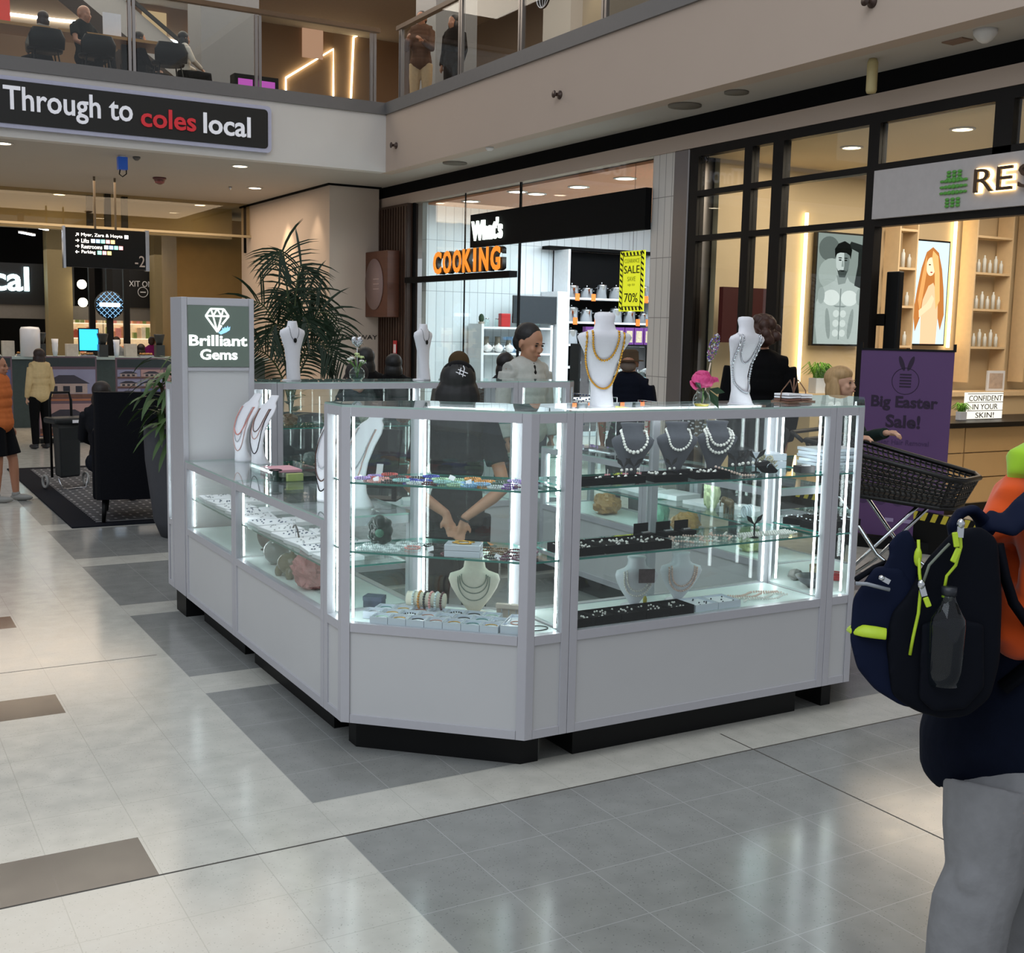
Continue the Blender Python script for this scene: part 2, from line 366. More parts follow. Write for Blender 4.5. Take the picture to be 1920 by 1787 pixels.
# ---------------- hall beyond: dropped glass baffle, back shops
mb = MB(); mb.b(-12, 6.6, 21.0, 21.12, 3.26, 3.30); mb.b(-12, 6.6, 22.2, 22.4, 3.30, SZ); struct(mb.build('wall_beam', pm('beam_cream', 'b7a684', .6, var=.03)))
GLB = glassmat('baffle_glass', (.85, .80, .66), 1.5)
mb = MB(); mb.b(-12, 6.58, 21.04, 21.07, 3.30, SZ-.001); o = struct(mb.build('window_1', GLB))
STONE = pm('sandstone', '9b7e4c', .7, var=.12, scale=5)
mb = MB(); mb.b(5.7, 7.4, 22.8, 24.0, 0, 3.7); struct(mb.build('wall_sandstone', STONE))
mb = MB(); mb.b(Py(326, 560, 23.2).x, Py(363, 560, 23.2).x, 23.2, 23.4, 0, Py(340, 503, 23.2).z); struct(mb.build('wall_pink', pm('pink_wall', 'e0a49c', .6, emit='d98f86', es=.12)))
DK = pm('dark_wall', '17181a', .8, var=.15)
mb = MB(); mb.b(-12, 8, 30.0, 30.2, 0, SZ); struct(mb.build('wall_supermarket', DK))
mb = MB()
for x0 in (-3.2, 3.95, 6.2): mb.b(x0, x0+.5, 26.8, 27.3, 0, SZ)
struct(mb.build('wall_columns', pm('column_tan', '8d7b55', .7, var=.05)))
# ---------------- upper level backdrop
mb = MB(); mb.b(-12, 16, 27, 27.2, 4.76, 9); struct(mb.build('wall_upper_back', pm('upper_tan', 'a88a6e', .8, var=.06, scale=2)))
mb = MB(); mb.b(13, 13.2, -4, 27, 4.76, 9); struct(mb.build('wall_upper_right', pm('upper_taupe', '8f7f70', .8, var=.06, scale=2)))
mb = MB(); mb.b(-12, 16, 17.9, 30, 8.6, 8.8); mb.b(8.4, 16, -4, 17.9, 8.6, 8.8); struct(mb.build('ceiling_upper', pm('upper_ceiling', 'c9bfb2', .8)))
GC = pm('grey_column', '77787a', .5, var=.05)
mb = MB(); mb.b(Py(377, 60, 19.2).x, Py(486, 60, 19.2).x, 19.2, 20.0, 4.76, 8.6); struct(mb.build('wall_column_upper', GC))
mb = MB(); mb.b(9.1, 9.9, 18.6, 19.4, 4.76, 8.6); struct(mb.build('wall_column_upper_right', GC))
mb = MB(); mb.b(9.55, 10.35, 13.9, 14.7, 4.76, 8.6); struct(mb.build('wall_column_lit', pm('tan_column', '93836c', .6, var=.04)))
# white curved rim of the balcony opposite
mb = MB()
inner = [(7.0+.35*k, 20.8-.9*math.sin(k/9*PI*.5)) for k in range(10)]
for k in range(9):
    (x0, y0), (x1, y1) = inner[k], inner[k+1]
    mb.add([(x0,y0,4.95),(x1,y1,4.95),(x1,y1,5.35),(x0,y0,5.35),(x0,y0+.2,4.95),(x1,y1+.2,4.95),(x1,y1+.2,5.35),(x0,y0+.2,5.35)], [(0,1,2,3),(7,6,5,4),(3,2,6,7),(1,0,4,5)])
struct(mb.build('wall_curved_balcony', pm('balcony_aqua', '9fc4c4', .5)))
# ================================================================ KIOSK SHOWCASES
Z0, ZW, ZT = .1275, .536, 1.39
KD = .42
TEDGE = pm('glass_top_edge', 'a9c4bd', .15, var=.05, coat=.4)
def inset(poly, d):
    n = len(poly); out = []
    for i in range(n):
        p0, p1, p2 = Vector(poly[i-1]), Vector(poly[i]), Vector(poly[(i+1) % n])
        a = (p1-p0).normalized(); b = (p2-p1).normalized(); na = Vector((-a.y, a.x)); nb = Vector((-b.y, b.x))
        k = (na+nb); k = k/max(.2, (1+na.dot(nb))); out.append(tuple(p1+k*d))
    return out
def showcase(name, label, poly, zt=ZT, shelves=(), kinds=None, led=(), group='showcases of the jewellery kiosk', rail=.036, sill=.036, mullions=(), zw=ZW, toe=.08, led_rail=()):
    """poly CCW footprint; kinds per edge: g glass over panel, n nothing (neighbour), o open glass only above"""
    cx = sum(p[0] for p in poly)/len(poly); cy = sum(p[1] for p in poly)/len(poly)
    P = [(x-cx, y-cy) for x, y in poly]; n = len(P); kinds = kinds or 'g'*n
    t = thing(name, label, 'display cabinet', (cx, cy, 0), 0, group)
    fr = MB(); PI_ = inset(P, .015)
    ip = inset(P, .036)
    for i in range(n):                                    # corner posts follow the corner's angle
        a = Vector(P[i-1])-Vector(P[i]); b = Vector(P[(i+1) % n])-Vector(P[i]); a.normalize(); b.normalize()
        p = Vector(P[i]); q = Vector(ip[i]); wd = .036
        pa = p+a*wd; pb = p+b*wd
        fr.prism([tuple(p), tuple(pb), tuple(q), tuple(pa)], Z0, zt)
    for i in range(n):
        a, b = Vector(P[i]), Vector(P[(i+1) % n]); ia, ib = Vector(ip[i]), Vector(ip[(i+1) % n])
        dd = (b-a).normalized(); n2 = Vector((-dd.y, dd.x)); a2 = a+dd*.0362+n2*.0006; b2 = b-dd*.0362+n2*.0006
        if (b2-a2).dot(dd) < .01: continue
        quad = [tuple(a2), tuple(b2), tuple(b2+n2*.033), tuple(a2+n2*.033)]
        fr.prism(quad, zt-rail, zt)
        if kinds[i] == 'g':
            fr.prism(quad, zw-sill, zw); fr.prism(quad, Z0, Z0+.034)
        elif kinds[i] == 'b': fr.prism(quad, zw-sill, zw)
    for (i, f) in mullions:
        a, b = Vector(P[i]), Vector(P[(i+1) % n]); d = (b-a).normalized(); nn = Vector((-d.y, d.x)); c = a+(b-a)*f
        q = [c-d*.018, c+d*.018, c+d*.018+nn*.03, c-d*.018+nn*.03]; fr.prism([tuple(v) for v in q], zw, zt-rail)
    fr.build('frame', ALU, t, bev=.002)
    for i in range(n):
        a, b = Vector(P[i]), Vector(P[(i+1) % n]); d = (b-a).normalized(); nn = Vector((-d.y, d.x)); L = (b-a).length
        if L < .08: continue
        q = [a+nn*.008+d*.03, b+nn*.008-d*.03, b+nn*.02-d*.03, a+nn*.02+d*.03]
        if kinds[i] in 'gnb':
            pn = MB(); pn.prism([tuple(v) for v in q], Z0+.01, zw-.01); pn.build('panel', WLAM, t)
        if kinds[i] in 'gb':
            gp = MB(); q2 = [a+nn*.012+d*.02, b+nn*.012-d*.02, b+nn*.017-d*.02, a+nn*.017+d*.02]
            gp.prism([tuple(v) for v in q2], zw-.005, zt-rail+.005); gp.build('glass_pane', GL, t)
    mb = MB(); mb.prism(inset(P, .02), zw-.03, zw-.004); mb.build('deck', DECK, t)
    mb = MB(); mb.prism(inset(P, .002), zt+.0005, zt+.0085, 0, 1); mb.build('glass_top', [GL, TEDGE], t)
    mb = MB(); mb.prism(inset(P, toe), 0, Z0-.002); mb.build('toe_kick', BLK, t)
    mb = MB(); mb.prism(inset(P, .012), Z0+.002, Z0+.02); mb.build('base_board', WLAM, t)
    for z in shelves:
        mb = MB(); mb.prism(inset(P, .03), z-.008, z, 0, 1); mb.build('glass_shelf', [GLS, EDGE], t)
    lm = MB()
    for (x, y) in led: lm.b(x-cx-.0035, x-cx+.0035, y-cy-.0035, y-cy+.0035, zw+.01, zt-rail-.005)
    for (i, f0, f1) in led_rail:
        a, b = Vector(ip[i]), Vector(ip[(i+1) % n]); p = a+(b-a)*f0; q = a+(b-a)*f1
        d = (b-a).normalized(); nn = Vector((-d.y, d.x))*.006; p = p+nn; q = q+nn
        lm.bar((p.x, p.y, zt-.018), (q.x, q.y, zt-.018), .010, .012)
    if lm.v: lm.build('led_strip', LED, t)
    return t
XL, XR, YF, YB = 1.677, 4.51, 3.695, 7.25
XI, YI, XRI, YBI = XL+KD, YF+KD, XR-KD, YB-KD
c1 = showcase('corner_showcase', 'tall corner showcase with angled glass front, full of bead bracelets and boxed bangles',
    [(2.225, YF), (2.418, YF), (2.418, YI), (XI, 4.404), (XL, 4.404), (XL, 4.212)], shelves=(.82, 1.095), kinds='gngbgg'.replace('b', 'g'), led=((2.412-.03, 3.745), (1.735, 4.232), (1.72, 4.36), (2.37, 4.075), (2.10, 4.345)), led_rail=((5, .05, .95), (2, .1, .9)))
c2 = showcase('front_showcase', 'long tall glass showcase facing the walkway with grey busts wearing pearl necklaces',
    [(2.420, YF), (3.79, YF), (3.79, YI), (2.420, YI)], shelves=(.82, 1.095), kinds='gngn', led=((3.745, 3.745), (2.47, 4.06), (3.735, 4.06)), led_rail=((0, .03, .97), (2, .05, .95)), mullions=((2, .5),))
c3 = showcase('corner_showcase', 'narrow right-hand corner showcase beside the navy backpack with white papers on its glass shelf',
    [(3.792, YF), (3.962, YF), (XR, 4.212), (XR, 4.404), (XRI, 4.404), (3.792, YI)], shelves=(.82, 1.095), kinds='gggngn', led=((3.925, 3.745), (4.45, 4.36), (3.84, 4.08)), led_rail=((1, .05, .95),))
LZT = .915
lc1 = showcase('low_showcase', 'low glass counter on the left run with a crystal ball and pink rock inside',
    [(XL, 4.408), (XI, 4.408), (XI, 5.66), (XL, 5.66)], zt=LZT, shelves=(.71,), kinds='nbng', led=((1.72, 4.44), (1.72, 5.63)), group='low counters along the left run', led_rail=((3, .02, .98),), rail=.034)
lc2 = showcase('low_showcase', 'low glass counter on the left run, directly below the lit sign tower',
    [(XL, 5.664), (XI, 5.664), (XI, 6.6), (XL, 6.6)], zt=LZT, shelves=(.71,), kinds='nbng', led=((1.72, 5.69), (1.72, 6.56)), group='low counters along the left run', led_rail=((3, .02, .98),), rail=.034)
rc1 = showcase('low_showcase', 'low glass counter on the far right run holding yellow rocks, seen through the front showcase',
    [(XRI, 4.408), (XR, 4.408), (XR, 5.5), (XRI, 5.5)], zt=LZT, shelves=(.71,), kinds='nbbg', led=((4.13, 4.45), (4.13, 5.46)), group='low counters along the right run', led_rail=((3, .02, .98),), rail=.034)
rc2 = showcase('low_showcase', 'low glass counter at the far end of the right run behind the yellow rocks',
    [(XRI, 5.504), (XR, 5.504), (XR, 6.66), (XRI, 6.66)], zt=LZT, shelves=(.71,), kinds='nbbg', led=((4.13, 5.55), (4.13, 6.62)), group='low counters along the right run', led_rail=((3, .02, .98),), rail=.034)
ZR = 1.345
rl = showcase('corner_showcase', 'rear left corner showcase half hidden behind the sign tower',
    [(XI+.0, 6.885), (2.30, YBI), (2.30, YB), (2.0, YB), (XL, 7.02), (XL, 6.885)], zt=ZR, shelves=(.82, 1.07), kinds='gngggn', led=((1.72, 6.93), (2.26, 7.2), (2.25, 6.88)), group='rear showcases of the kiosk')
ra = showcase('rear_showcase', 'rear showcase behind the white curved bust stands, with a flower vase on top',
    [(2.302, YBI), (3.44, YBI), (3.44, YB), (2.302, YB)], zt=ZR, shelves=(.82, 1.07), kinds='gngn', led=((2.35, 7.2), (3.39, 7.2)), group='rear showcases of the kiosk')
rb = showcase('rear_showcase', 'short rear showcase in front of the man in the white jacket',
    [(3.60, YBI), (4.0, YBI), (4.0, YB), (3.60, YB)], zt=ZR, shelves=(.82, 1.07), kinds='gngg', led=((3.65, 7.2),), group='rear showcases of the kiosk')
rd = showcase('corner_showcase', 'rear right corner showcase holding red and blue bangles',
    [(4.002, YBI), (4.42, YBI), (XR, 6.92), (XR, 7.02), (4.24, YB), (4.002, YB)], zt=ZR, shelves=(.82, 1.07), kinds='ggggnn', led=((4.36, 6.88), (4.24, 7.18)), group='rear showcases of the kiosk')
# ---- sign tower
t = thing('sign_tower', 'white kiosk tower with a lit green sign reading Brilliant Gems', 'sign tower', (1.885, 6.75, 0))
m = MB(); x0, x1, y0, y1 = -.208, .208, -.13, .125
m.b(x0, x0+.03, y0, y1, Z0, 1.845); m.b(x1-.03, x1, y0, y1, Z0, 1.845); m.b(x0+.031, x1-.031, y0+.001, y1-.001, 1.80, 1.844); m.b(x0+.031, x1-.031, y0+.001, y0+.02, 1.43, 1.45); m.b(x0+.031, x1-.031, y0+.001, y1-.001, Z0, .2)
m.build('frame', ALU, t, bev=.002)
m = MB(); m.b(x0+.02, x1-.02, y0+.012, y1-.012, Z0+.01, 1.83); m.build('panel', WLAM, t)
m = MB(); m.b(x0+.01, x1-.01, y0+.03, y1-.01, 0, Z0-.002); m.build('toe_kick', BLK, t)
SGN = pm('sign_green', '454f4a', .35, var=.2, scale=2, emit='66756c', es=.3)
m = MB(); m.b(x0+.036, x1-.032, y0-.003, y0+.012, 1.455, 1.80); m.build('sign_face', SGN, t)
LW = emat('sign_white', 'f4fffb', 1.6)
F = frame((1.885, 6.75+y0-.003, 0), (1, 0, 0))
text('Brilliant', .09, LW, 'lettering', F @ Matrix.Translation((-.002, 0, 1.572)), t, ext=.002, off=.0022, align='CENTER', fitw=.335, fith=.062)
text('Gems', .09, LW, 'lettering', F @ Matrix.Translation((.0, 0, 1.494)), t, ext=.002, off=.0022, align='CENTER', fitw=.215, fith=.060)
m = MB(F)
def ln(a, b, r=.0048): m.bar((a[0], -.003, a[1]), (b[0], -.003, b[1]), r*2, .004, 0, up=(0, 1, 0))
DT, DM, DB, cx = 1.782, 1.742, 1.652, -.008
ln((cx-.038, DT), (cx+.038, DT)); ln((cx-.066, DM), (cx-.038, DT)); ln((cx+.066, DM), (cx+.038, DT)); ln((cx-.066, DM), (cx+.066, DM))
ln((cx-.066, DM), (cx, DB)); ln((cx+.066, DM), (cx+.028, DM-.046)); ln((cx+.024, DM-.052), (cx, DB))
for a in (-1, 1): ln((cx+a*.024, DM), (cx, DB), .004); ln((cx+a*.024, DM), (cx+a*.036, DT), .004); ln((cx+a*.024, DM), (cx, DT), .004); ln((cx+a*.024, DM), (cx+a*.062, DM), .004)
o = m.build('diamond_emblem', LW, t); o.matrix_parent_inverse = Matrix.Translation(-Vector(t.location))
m = MB(F)
m.slab([(cx+.006, 1.648), (cx+.028, 1.664), (cx+.03, 1.678), (cx+.037, 1.670), (cx+.044, 1.683), (cx+.05, 1.673), (cx+.060, 1.688), (cx+.064, 1.676), (cx+.074, 1.684), (cx+.072, 1.664), (cx+.05, 1.65), (cx+.02, 1.638)], .003)
o = m.build('blue_hand_emblem', emat('sign_blue', '8ec8f5', 1.2), t, label='pale blue hand shape under the diamond'); o.matrix_parent_inverse = Matrix.Translation(-Vector(t.location))
o.location.y -= .004
# ================================================================ JEWELLERY
def interp(secs, z):
    z = max(secs[0][0], min(secs[-1][0], z))
    for a, b in zip(secs, secs[1:]):
        if a[0] <= z <= b[0]:
            t = (z-a[0])/max(1e-6, b[0]-a[0]); return [a[i]+(b[i]-a[i])*t for i in range(1, 5)]
def front(secs, x, z, off=.004):
    cx, cy, rx, ry = interp(secs, z); u = max(-.98, min(.98, (x-cx)/rx)); return cy-ry*math.sqrt(1-u*u)-off
TALL = [(0,0,.02,.047,.055),(.012,0,.02,.046,.05),(.06,0,.028,.04,.03),(.12,0,.035,.040,.022),(.17,0,.032,.048,.022),(.22,0,.018,.062,.026),(.255,0,.006,.078,.030),(.275,0,.0,.085,.030),(.288,0,0,.078,.028),(.298,0,.002,.052,.026),(.306,0,.004,.036,.026),(.33,0,.008,.030,.025),(.355,0,.012,.034,.027),(.368,0,.014,.03,.022),(.372,0,.015,.015,.012)]
TALL = [(z, cx, cy, rx*(1.0+.28*min(1, z/.2)) if z < .3 else rx*1.25, ry) for z, cx, cy, rx, ry in TALL]
SLIM = [(0,0,0,.040,.04),(.01,0,0,.040,.038),(.10,0,.006,.042,.026),(.18,0,.010,.052,.024),(.24,0,.012,.072,.026),(.265,0,.012,.082,.027),(.285,0,.012,.078,.026),(.297,0,.012,.05,.024),(.305,0,.012,.034,.024),(.33,0,.012,.028,.022),(.338,0,.012,.026,.02)]
SHORT = [(0,0,.03,.030,.012),(.03,0,.026,.034,.016),(.09,0,.010,.062,.024),(.135,0,0,.088,.032),(.158,0,-.002,.094,.036),(.170,0,0,.080,.036),(.180,0,.004,.052,.036),(.195,0,.006,.043,.036),(.215,0,.008,.046,.038),(.224,0,.009,.052,.042),(.228,0,.009,.05,.04)]
LOWB = [(0,0,.03,.012,.008),(.02,0,.024,.026,.016),(.06,0,.014,.055,.024),(.10,0,.006,.078,.030),(.13,0,.002,.088,.034),(.148,0,.002,.082,.036),(.158,0,.004,.05,.034),(.168,0,.006,.038,.034),(.19,0,.008,.034,.032),(.2,0,.009,.038,.034),(.204,0,.009,.036,.032)]
def bust(name, label, secs, mat, loc, rz=0, s=1, group=None, foot=True):
    t = thing(name, label, 'display bust', loc, rz, group); t.scale = (s, s, s)
    m = MB(); m.loft(secs, 28); m.build('torso', mat, t)
    if foot:
        m = MB(); m.lathe([(.055, 0), (.055, .004), (.05, .006)], (0, .02, .0)); m.build('base', mat, t)
    return t
def necklace(name, label, secs, mat, loc, rz, s, w, zt, drop, r, n, group=None, zs=1.0, extra=None, cat='necklace', pw=.75, grad=0, link=False):
    """beads that hang over a bust in a U, then go round behind the neck"""
    T = Matrix.Translation(loc) @ Matrix.Rotation(rz, 4, 'Z') @ Matrix.Scale(s, 4)
    t = thing(name, label, cat, loc, rz, group); t.scale = (s, s, s); m = MB()
    pts = []
    for i in range(n):
        a = PI*i/(n-1); x = w*math.cos(a); z = zt-drop*(max(0, math.sin(a))**pw); k = 1-grad*abs(math.cos(a))
        pts.append((x, front(secs, x, z, r*.9), z, k))
    zb = zt+.006; cx, cy, rx, ry = interp(secs, min(zb, secs[-1][0]))
    x1 = w; nb = max(4, int(n*.4)); y1 = pts[0][1]
    for i in range(1, nb):
        a = PI*i/nb; pts.append((-w*math.cos(a), y1+(cy+ry*.9-y1+.006)*math.sin(a), zt+.006*math.sin(a), 1-grad))
    if not link:                                          # even spacing, bead against bead
        q_ = [pts[0]]; acc = Vector(pts[0][:3]); 
        for i in range(1, len(pts)+1):
            a = pts[i-1]; b = pts[i % len(pts)]; L_ = (Vector(b[:3])-Vector(a[:3])).length; st = max(1, int(L_/.0004))
            for s_ in range(1, st+1):
                v = Vector(a[:3]).lerp(Vector(b[:3]), s_/st); kk = a[3]+(b[3]-a[3])*s_/st
                if (v-acc).length >= 1.95*r*kk: q_.append((v.x, v.y, v.z, kk)); acc = v
        pts = q_
    for i, (x, y, z, k) in enumerate(pts):
        if link:
            a, b = pts[i], pts[(i+1) % len(pts)]; m.tube([a[:3], [(a[j]+b[j])/2 for j in range(3)], b[:3]], [r*.4, r, r*.4], 6)
        else: m.ball((x, y, z), r*k, 8)
    m.build('beads', mat, t)
    if extra:
        zz = zt-drop; e = MB(); e.ball((0, front(secs, 0, zz, .006), zz-.004), (extra[0], .003, extra[1]), 12); e.build('pendant', extra[2], t)
    return t
zt_ = ZT+.0086
# two tall white stands on the front case
B1 = (2.635, 3.83, zt_); B2 = (3.40, 3.86, zt_)
bust('bust_stand', 'tall white curved bust draped with gold bead chains on the front showcase top', TALL, WHT, B1, R(-22), 1.02)
bust('bust_stand', 'tall white curved bust draped with silver chains on the front showcase top', TALL, WHT, B2, R(8), 1.02)
necklace('gold_necklace', 'short thick gold bead necklace, the upper of two on the white bust', TALL, GOLD, B1, R(-22), 1.02, .052, .296, .112, .0050, 40, 'gold necklaces on the tall bust', pw=.8)
necklace('gold_necklace', 'long gold link necklace hanging low on the white bust', TALL, GOLD, B1, R(-22), 1.02, .074, .290, .215, .0052, 60, 'gold necklaces on the tall bust', link=True, pw=.7)
necklace('silver_necklace', 'long silver curb chain hanging low on the white bust', TALL, SILV, B2, R(8), 1.02, .066, .292, .24, .0065, 50, 'silver necklaces on the tall bust', link=True, pw=.6)
necklace('silver_necklace', 'short silver chain across the chest of the white bust', TALL, SILV, B2, R(8), 1.02, .05, .296, .12, .004, 40, 'silver necklaces on the tall bust', link=True)
# rear pair with black oval pendants
for (bx, by, lab, rz) in ((2.475, 7.03, 'before the palm', R(12)), (3.385, 7.03, 'left of the black cap', R(24))):
    L0 = (bx, by, ZR+.0086)
    bust('bust_stand', 'slim white bust with a black oval pendant, '+lab, SLIM, WHT, L0, rz, 1.1)
    necklace('pendant_necklace', 'thin cord with a black oval pendant on the bust '+lab, SLIM, BLK, L0, rz, 1.1, .03, .308, .075, .0013, 30, extra=(.011, .014, BLK))
# grey busts with pearls
for (px, py, lab, w_, d_, r_, g_, dbl) in ((1185, 868, 'big', .054, .076, .0076, .30, 0), (1268, 866, 'medium', .052, .074, .0056, .2, 0), (1343, 864, 'doubled', .05, .060, .0062, .15, 1)):
    q = Py(px, py, 3.93); L0 = (q.x, 3.93, 1.096)
    nm = {'big': 'leftmost of three', 'medium': 'middle of three', 'doubled': 'rightmost of three'}[lab]
    bust('bust_stand', f'grey velvet bust, {nm} on the upper glass shelf', SHORT, GREYV, L0, R(-18), 1.0, 'grey velvet busts')
    necklace('pearl_necklace', {'big': 'necklace of big white pearls on the leftmost grey bust', 'medium': 'necklace of slim oval white pearls on the middle grey bust', 'doubled': 'inner strand of white pearls on the rightmost grey bust'}[lab],
             SHORT, PEARL, L0, R(-18), 1.0, w_, .192, d_+.008, r_*1.2, 27 if lab == 'big' else 31, 'pearl necklaces on grey busts', grad=g_)
    if dbl: necklace('pearl_necklace', 'outer strand of white pearls on the rightmost grey bust', SHORT, PEARL, L0, R(-18), 1.0, .062, .184, .094, .0078, 33, 'pearl necklaces on grey busts', grad=g_)
# two white busts on the deck of the front case
for k, (px, py) in enumerate(((1172, 1130), (1248, 1118))):
    q = Pz(px, py, ZW); L0 = (q.x, 3.93, ZW-.003); s = 1.08
    side = ('left', 'right')[k]
    bust('bust_stand', f'white bust on the showcase floor, {side} one of the pair', LOWB, WHT, L0, R(-20), s, 'white busts on the front showcase floor')
    necklace('pearl_necklace', f'blush pearl necklace, inner strand on the {side} white bust', LOWB, PEARLP if k else PEARL, L0, R(-20), s, .048, .150, .082, .0042, 40, 'pearl necklaces on white busts')
    necklace('pearl_necklace', f'blush pearl necklace, outer strand on the {side} white bust', LOWB, PEARLP if k else PEARL, L0, R(-20), s, .058, .146, .100, .0044, 46, 'pearl necklaces on white busts')
    if k == 0:
        t = thing('price_card', 'brown marbled card leaning on the left white bust', 'card', (L0[0], L0[1]-.07, L0[2]+.15), R(-20)); m = MB(); m.b(-.035, .035, -.002, 0, -.03, .03); m.build('card', pm('marbled_card', '5a4a4c', .6, var=.5, scale=60), t)
        t = thing('pendant', 'yellow green carved pendant at the foot of the left white bust', 'pendant', (L0[0]+.01, L0[1]-.05, L0[2]+.04), 0); m = MB(); m.ball((0, 0, 0), (.011, .006, .02), 8); m.build('stone', pm('yellow_jade', 'b7a93c', .3), t)
# ---- chamfer frame inside the corner case
CHO = Vector((XL, 4.212, 0)); CHU = Vector((2.225-XL, YF-4.212, 0)).normalized(); CHN = Vector((-CHU.y, CHU.x, 0))
def CH(u, n, z): return CHO+CHU*u+CHN*n+Vector((0, 0, z))
CHR = math.atan2(CHU.y, CHU.x)
# cream bust + strands
L0 = tuple(CH(.47, .27, ZW-.003))
bust('bust_stand', 'cream linen bust with three thin grey necklaces on the corner showcase floor', LOWB, CREAM, L0, CHR+R(12), 1.2)
for k, (d, lab) in enumerate(((.045, 'shortest'), (.062, 'middle'), (.085, 'longest'))):
    necklace('bead_necklace', f'{lab} of three thin grey-green bead strands on the cream bust', LOWB, pm('greygreen_bead', '7f8a7c' if k < 2 else 'a39a8e', .4), L0, CHR+R(12), 1.2, .042+.006*k, .150-.004*k, d, .0022, 46, 'thin bead strands on the cream bust')
# bracelet roll
t = thing('bracelet_roll', 'cream padded bracelet roll lying on its wooden foot', 'bracelet holder', CH(.27, .26, ZW), CHR)
m = MB(); m.tube([(-.085, 0, .055), (-.08, 0, .055), (.08, 0, .055), (.085, 0, .055)], [.012, .03, .03, .012], 16); m.build('padded_bar', CREAM, t)
m = MB(); m.b(-.05, .05, -.03, .03, 0, .012); m.b(-.01, .01, -.01, .01, .01, .04); m.build('foot', pm('pale_wood', 'c9a98a', .6), t)
def ring_beads(mat, rr, r, n, name='bead_bracelet'):
    m = MB()
    for i in range(n):
        a = 2*PI*i/n; m.ball((rr*math.cos(a), rr*math.sin(a), r), r, 6)
    return m
BCOL = {'lilac': 'a98fd0', 'coral red': 'b5423f', 'blush pink': 'e3a09a', 'black': '16171b', 'royal blue': '2b3fb0', 'aqua': '9fd0cf', 'mint green': 'a9cfa9', 'sky blue': '86b6dc', 'honey orange': 'd9933c', 'dark green': '1d4a38', 'amethyst purple': '6b3b93', 'ice white': 'dbe8ec', 'garnet': '5a1f2c', 'tiger brown': '6b4a22', 'orange red': 'c0401f', 'plum': '6d3a55'}
PROT = {}
def bracelet(col, loc, rz, z, where, tilt=0, s=1):
    if col not in PROT:
        mt = pm('bead_'+col.replace(' ', '_'), BCOL[col], .2, var=.3, scale=60, coat=.4)
        m = ring_beads(mt, .030, .0048, 20); o = m.build('bead_bracelet', mt); PROT[col] = o
    else:
        o = PROT[col].copy(); C.objects.link(o)
    o.location = (loc[0], loc[1], z+.0008); o.rotation_euler = (tilt, 0, rz); o.scale = (s, s, s)
    return tag(o, f'{col} bead bracelet {where}', 'bracelet', 'bead bracelets in the corner showcase')
random.seed(3)
up = ['coral red', 'blush pink', 'black', 'royal blue', 'royal blue', 'mint green', 'aqua', 'sky blue', 'honey orange', 'dark green', 'amethyst purple', 'amethyst purple']
fr = ['lilac', 'blush pink', 'black', 'aqua', 'ice white', 'garnet', 'aqua', 'mint green', 'sky blue', 'sky blue', 'ice white', 'amethyst purple', 'plum']
for j, (row, nn) in enumerate(((fr, .055), (up, .125), (['lilac', 'coral red', 'coral red', 'black', 'royal blue', 'mint green', 'mint green', 'honey orange', 'honey orange', 'dark green', 'lilac', 'amethyst purple'], .195))):
    for i, c in enumerate(row):
        u = .04+.70*(i+.5)/len(row)
        bracelet(c, CH(u, nn+random.uniform(-.008, .008), 0), random.random(), 1.0955+(.009 if (i+j) % 3 == 0 else 0), ('in the front row on the upper glass shelf', 'in the middle row on the upper glass shelf', 'in the back row on the upper glass shelf')[j])
low = ['ice white', 'ice white', 'ice white', 'blush pink', None, 'black', 'orange red', None, None, 'tiger brown', 'garnet', 'plum']
for j, (row, nn) in enumerate(((low, .15), (['ice white', 'ice white', 'ice white', None, None, None, 'garnet', None, None, 'black', 'plum', 'plum'], .07), ([None, None, 'ice white', 'ice white', 'black', 'black', 'orange red', 'orange red', 'tiger brown', 'tiger brown', 'garnet', 'plum'], .22))):
    for i, c in enumerate(row):
        if c: bracelet(c, CH(.04+.70*(i+.5)/len(row), nn, 0), random.random(), .8205, ('in the middle row on the lower glass shelf', 'in the front row on the lower glass shelf', 'in the back row on the lower glass shelf')[j])
# bracelets round the roll
for i, c in enumerate(('ice white', 'honey orange', 'black', 'blush pink', 'ice white', 'garnet')):
    o = PROT[c].copy(); C.objects.link(o); p = CH(.27-.055+i*.024, .26, ZW+.0515); o.location = p; o.rotation_euler = (0, R(88), CHR); o.scale = (1.15, 1.15, 1.15)
    o.matrix_world = Matrix.Translation(p) @ Matrix.Rotation(CHR, 4, 'Z') @ Matrix.Rotation(R(90), 4, 'Y') @ Matrix.Scale(1.16, 4)
    tag(o, f'{c} bead bracelet slipped over the cream bracelet roll, number {i+1} from its left end', 'bracelet', 'bracelets on the bracelet roll')
# price tags
TAGW = pm('paper_tag', 'f2f0f4', .7)
for i, (u, n, z) in enumerate(((.05, .08, 1.105), (.12, .06, 1.105), (.40, .16, 1.112), (.49, .09, 1.108), (.70, .06, 1.105), (.33, .12, .83), (.62, .05, .83), (.55, .06, .83))):
    m = MB(); m.b(-.012, .012, -.001, .001, -.008, .012); o = m.build('price_tag', TAGW); o.location = CH(u, n, z); o.rotation_euler = (R(-35), R(20*(-1)**i), CHR)
    tag(o, f'white paper price tag among the bracelets on the {"upper" if z > 1 else "lower"} glass shelf', 'price tag', 'white price tags in the corner showcase')
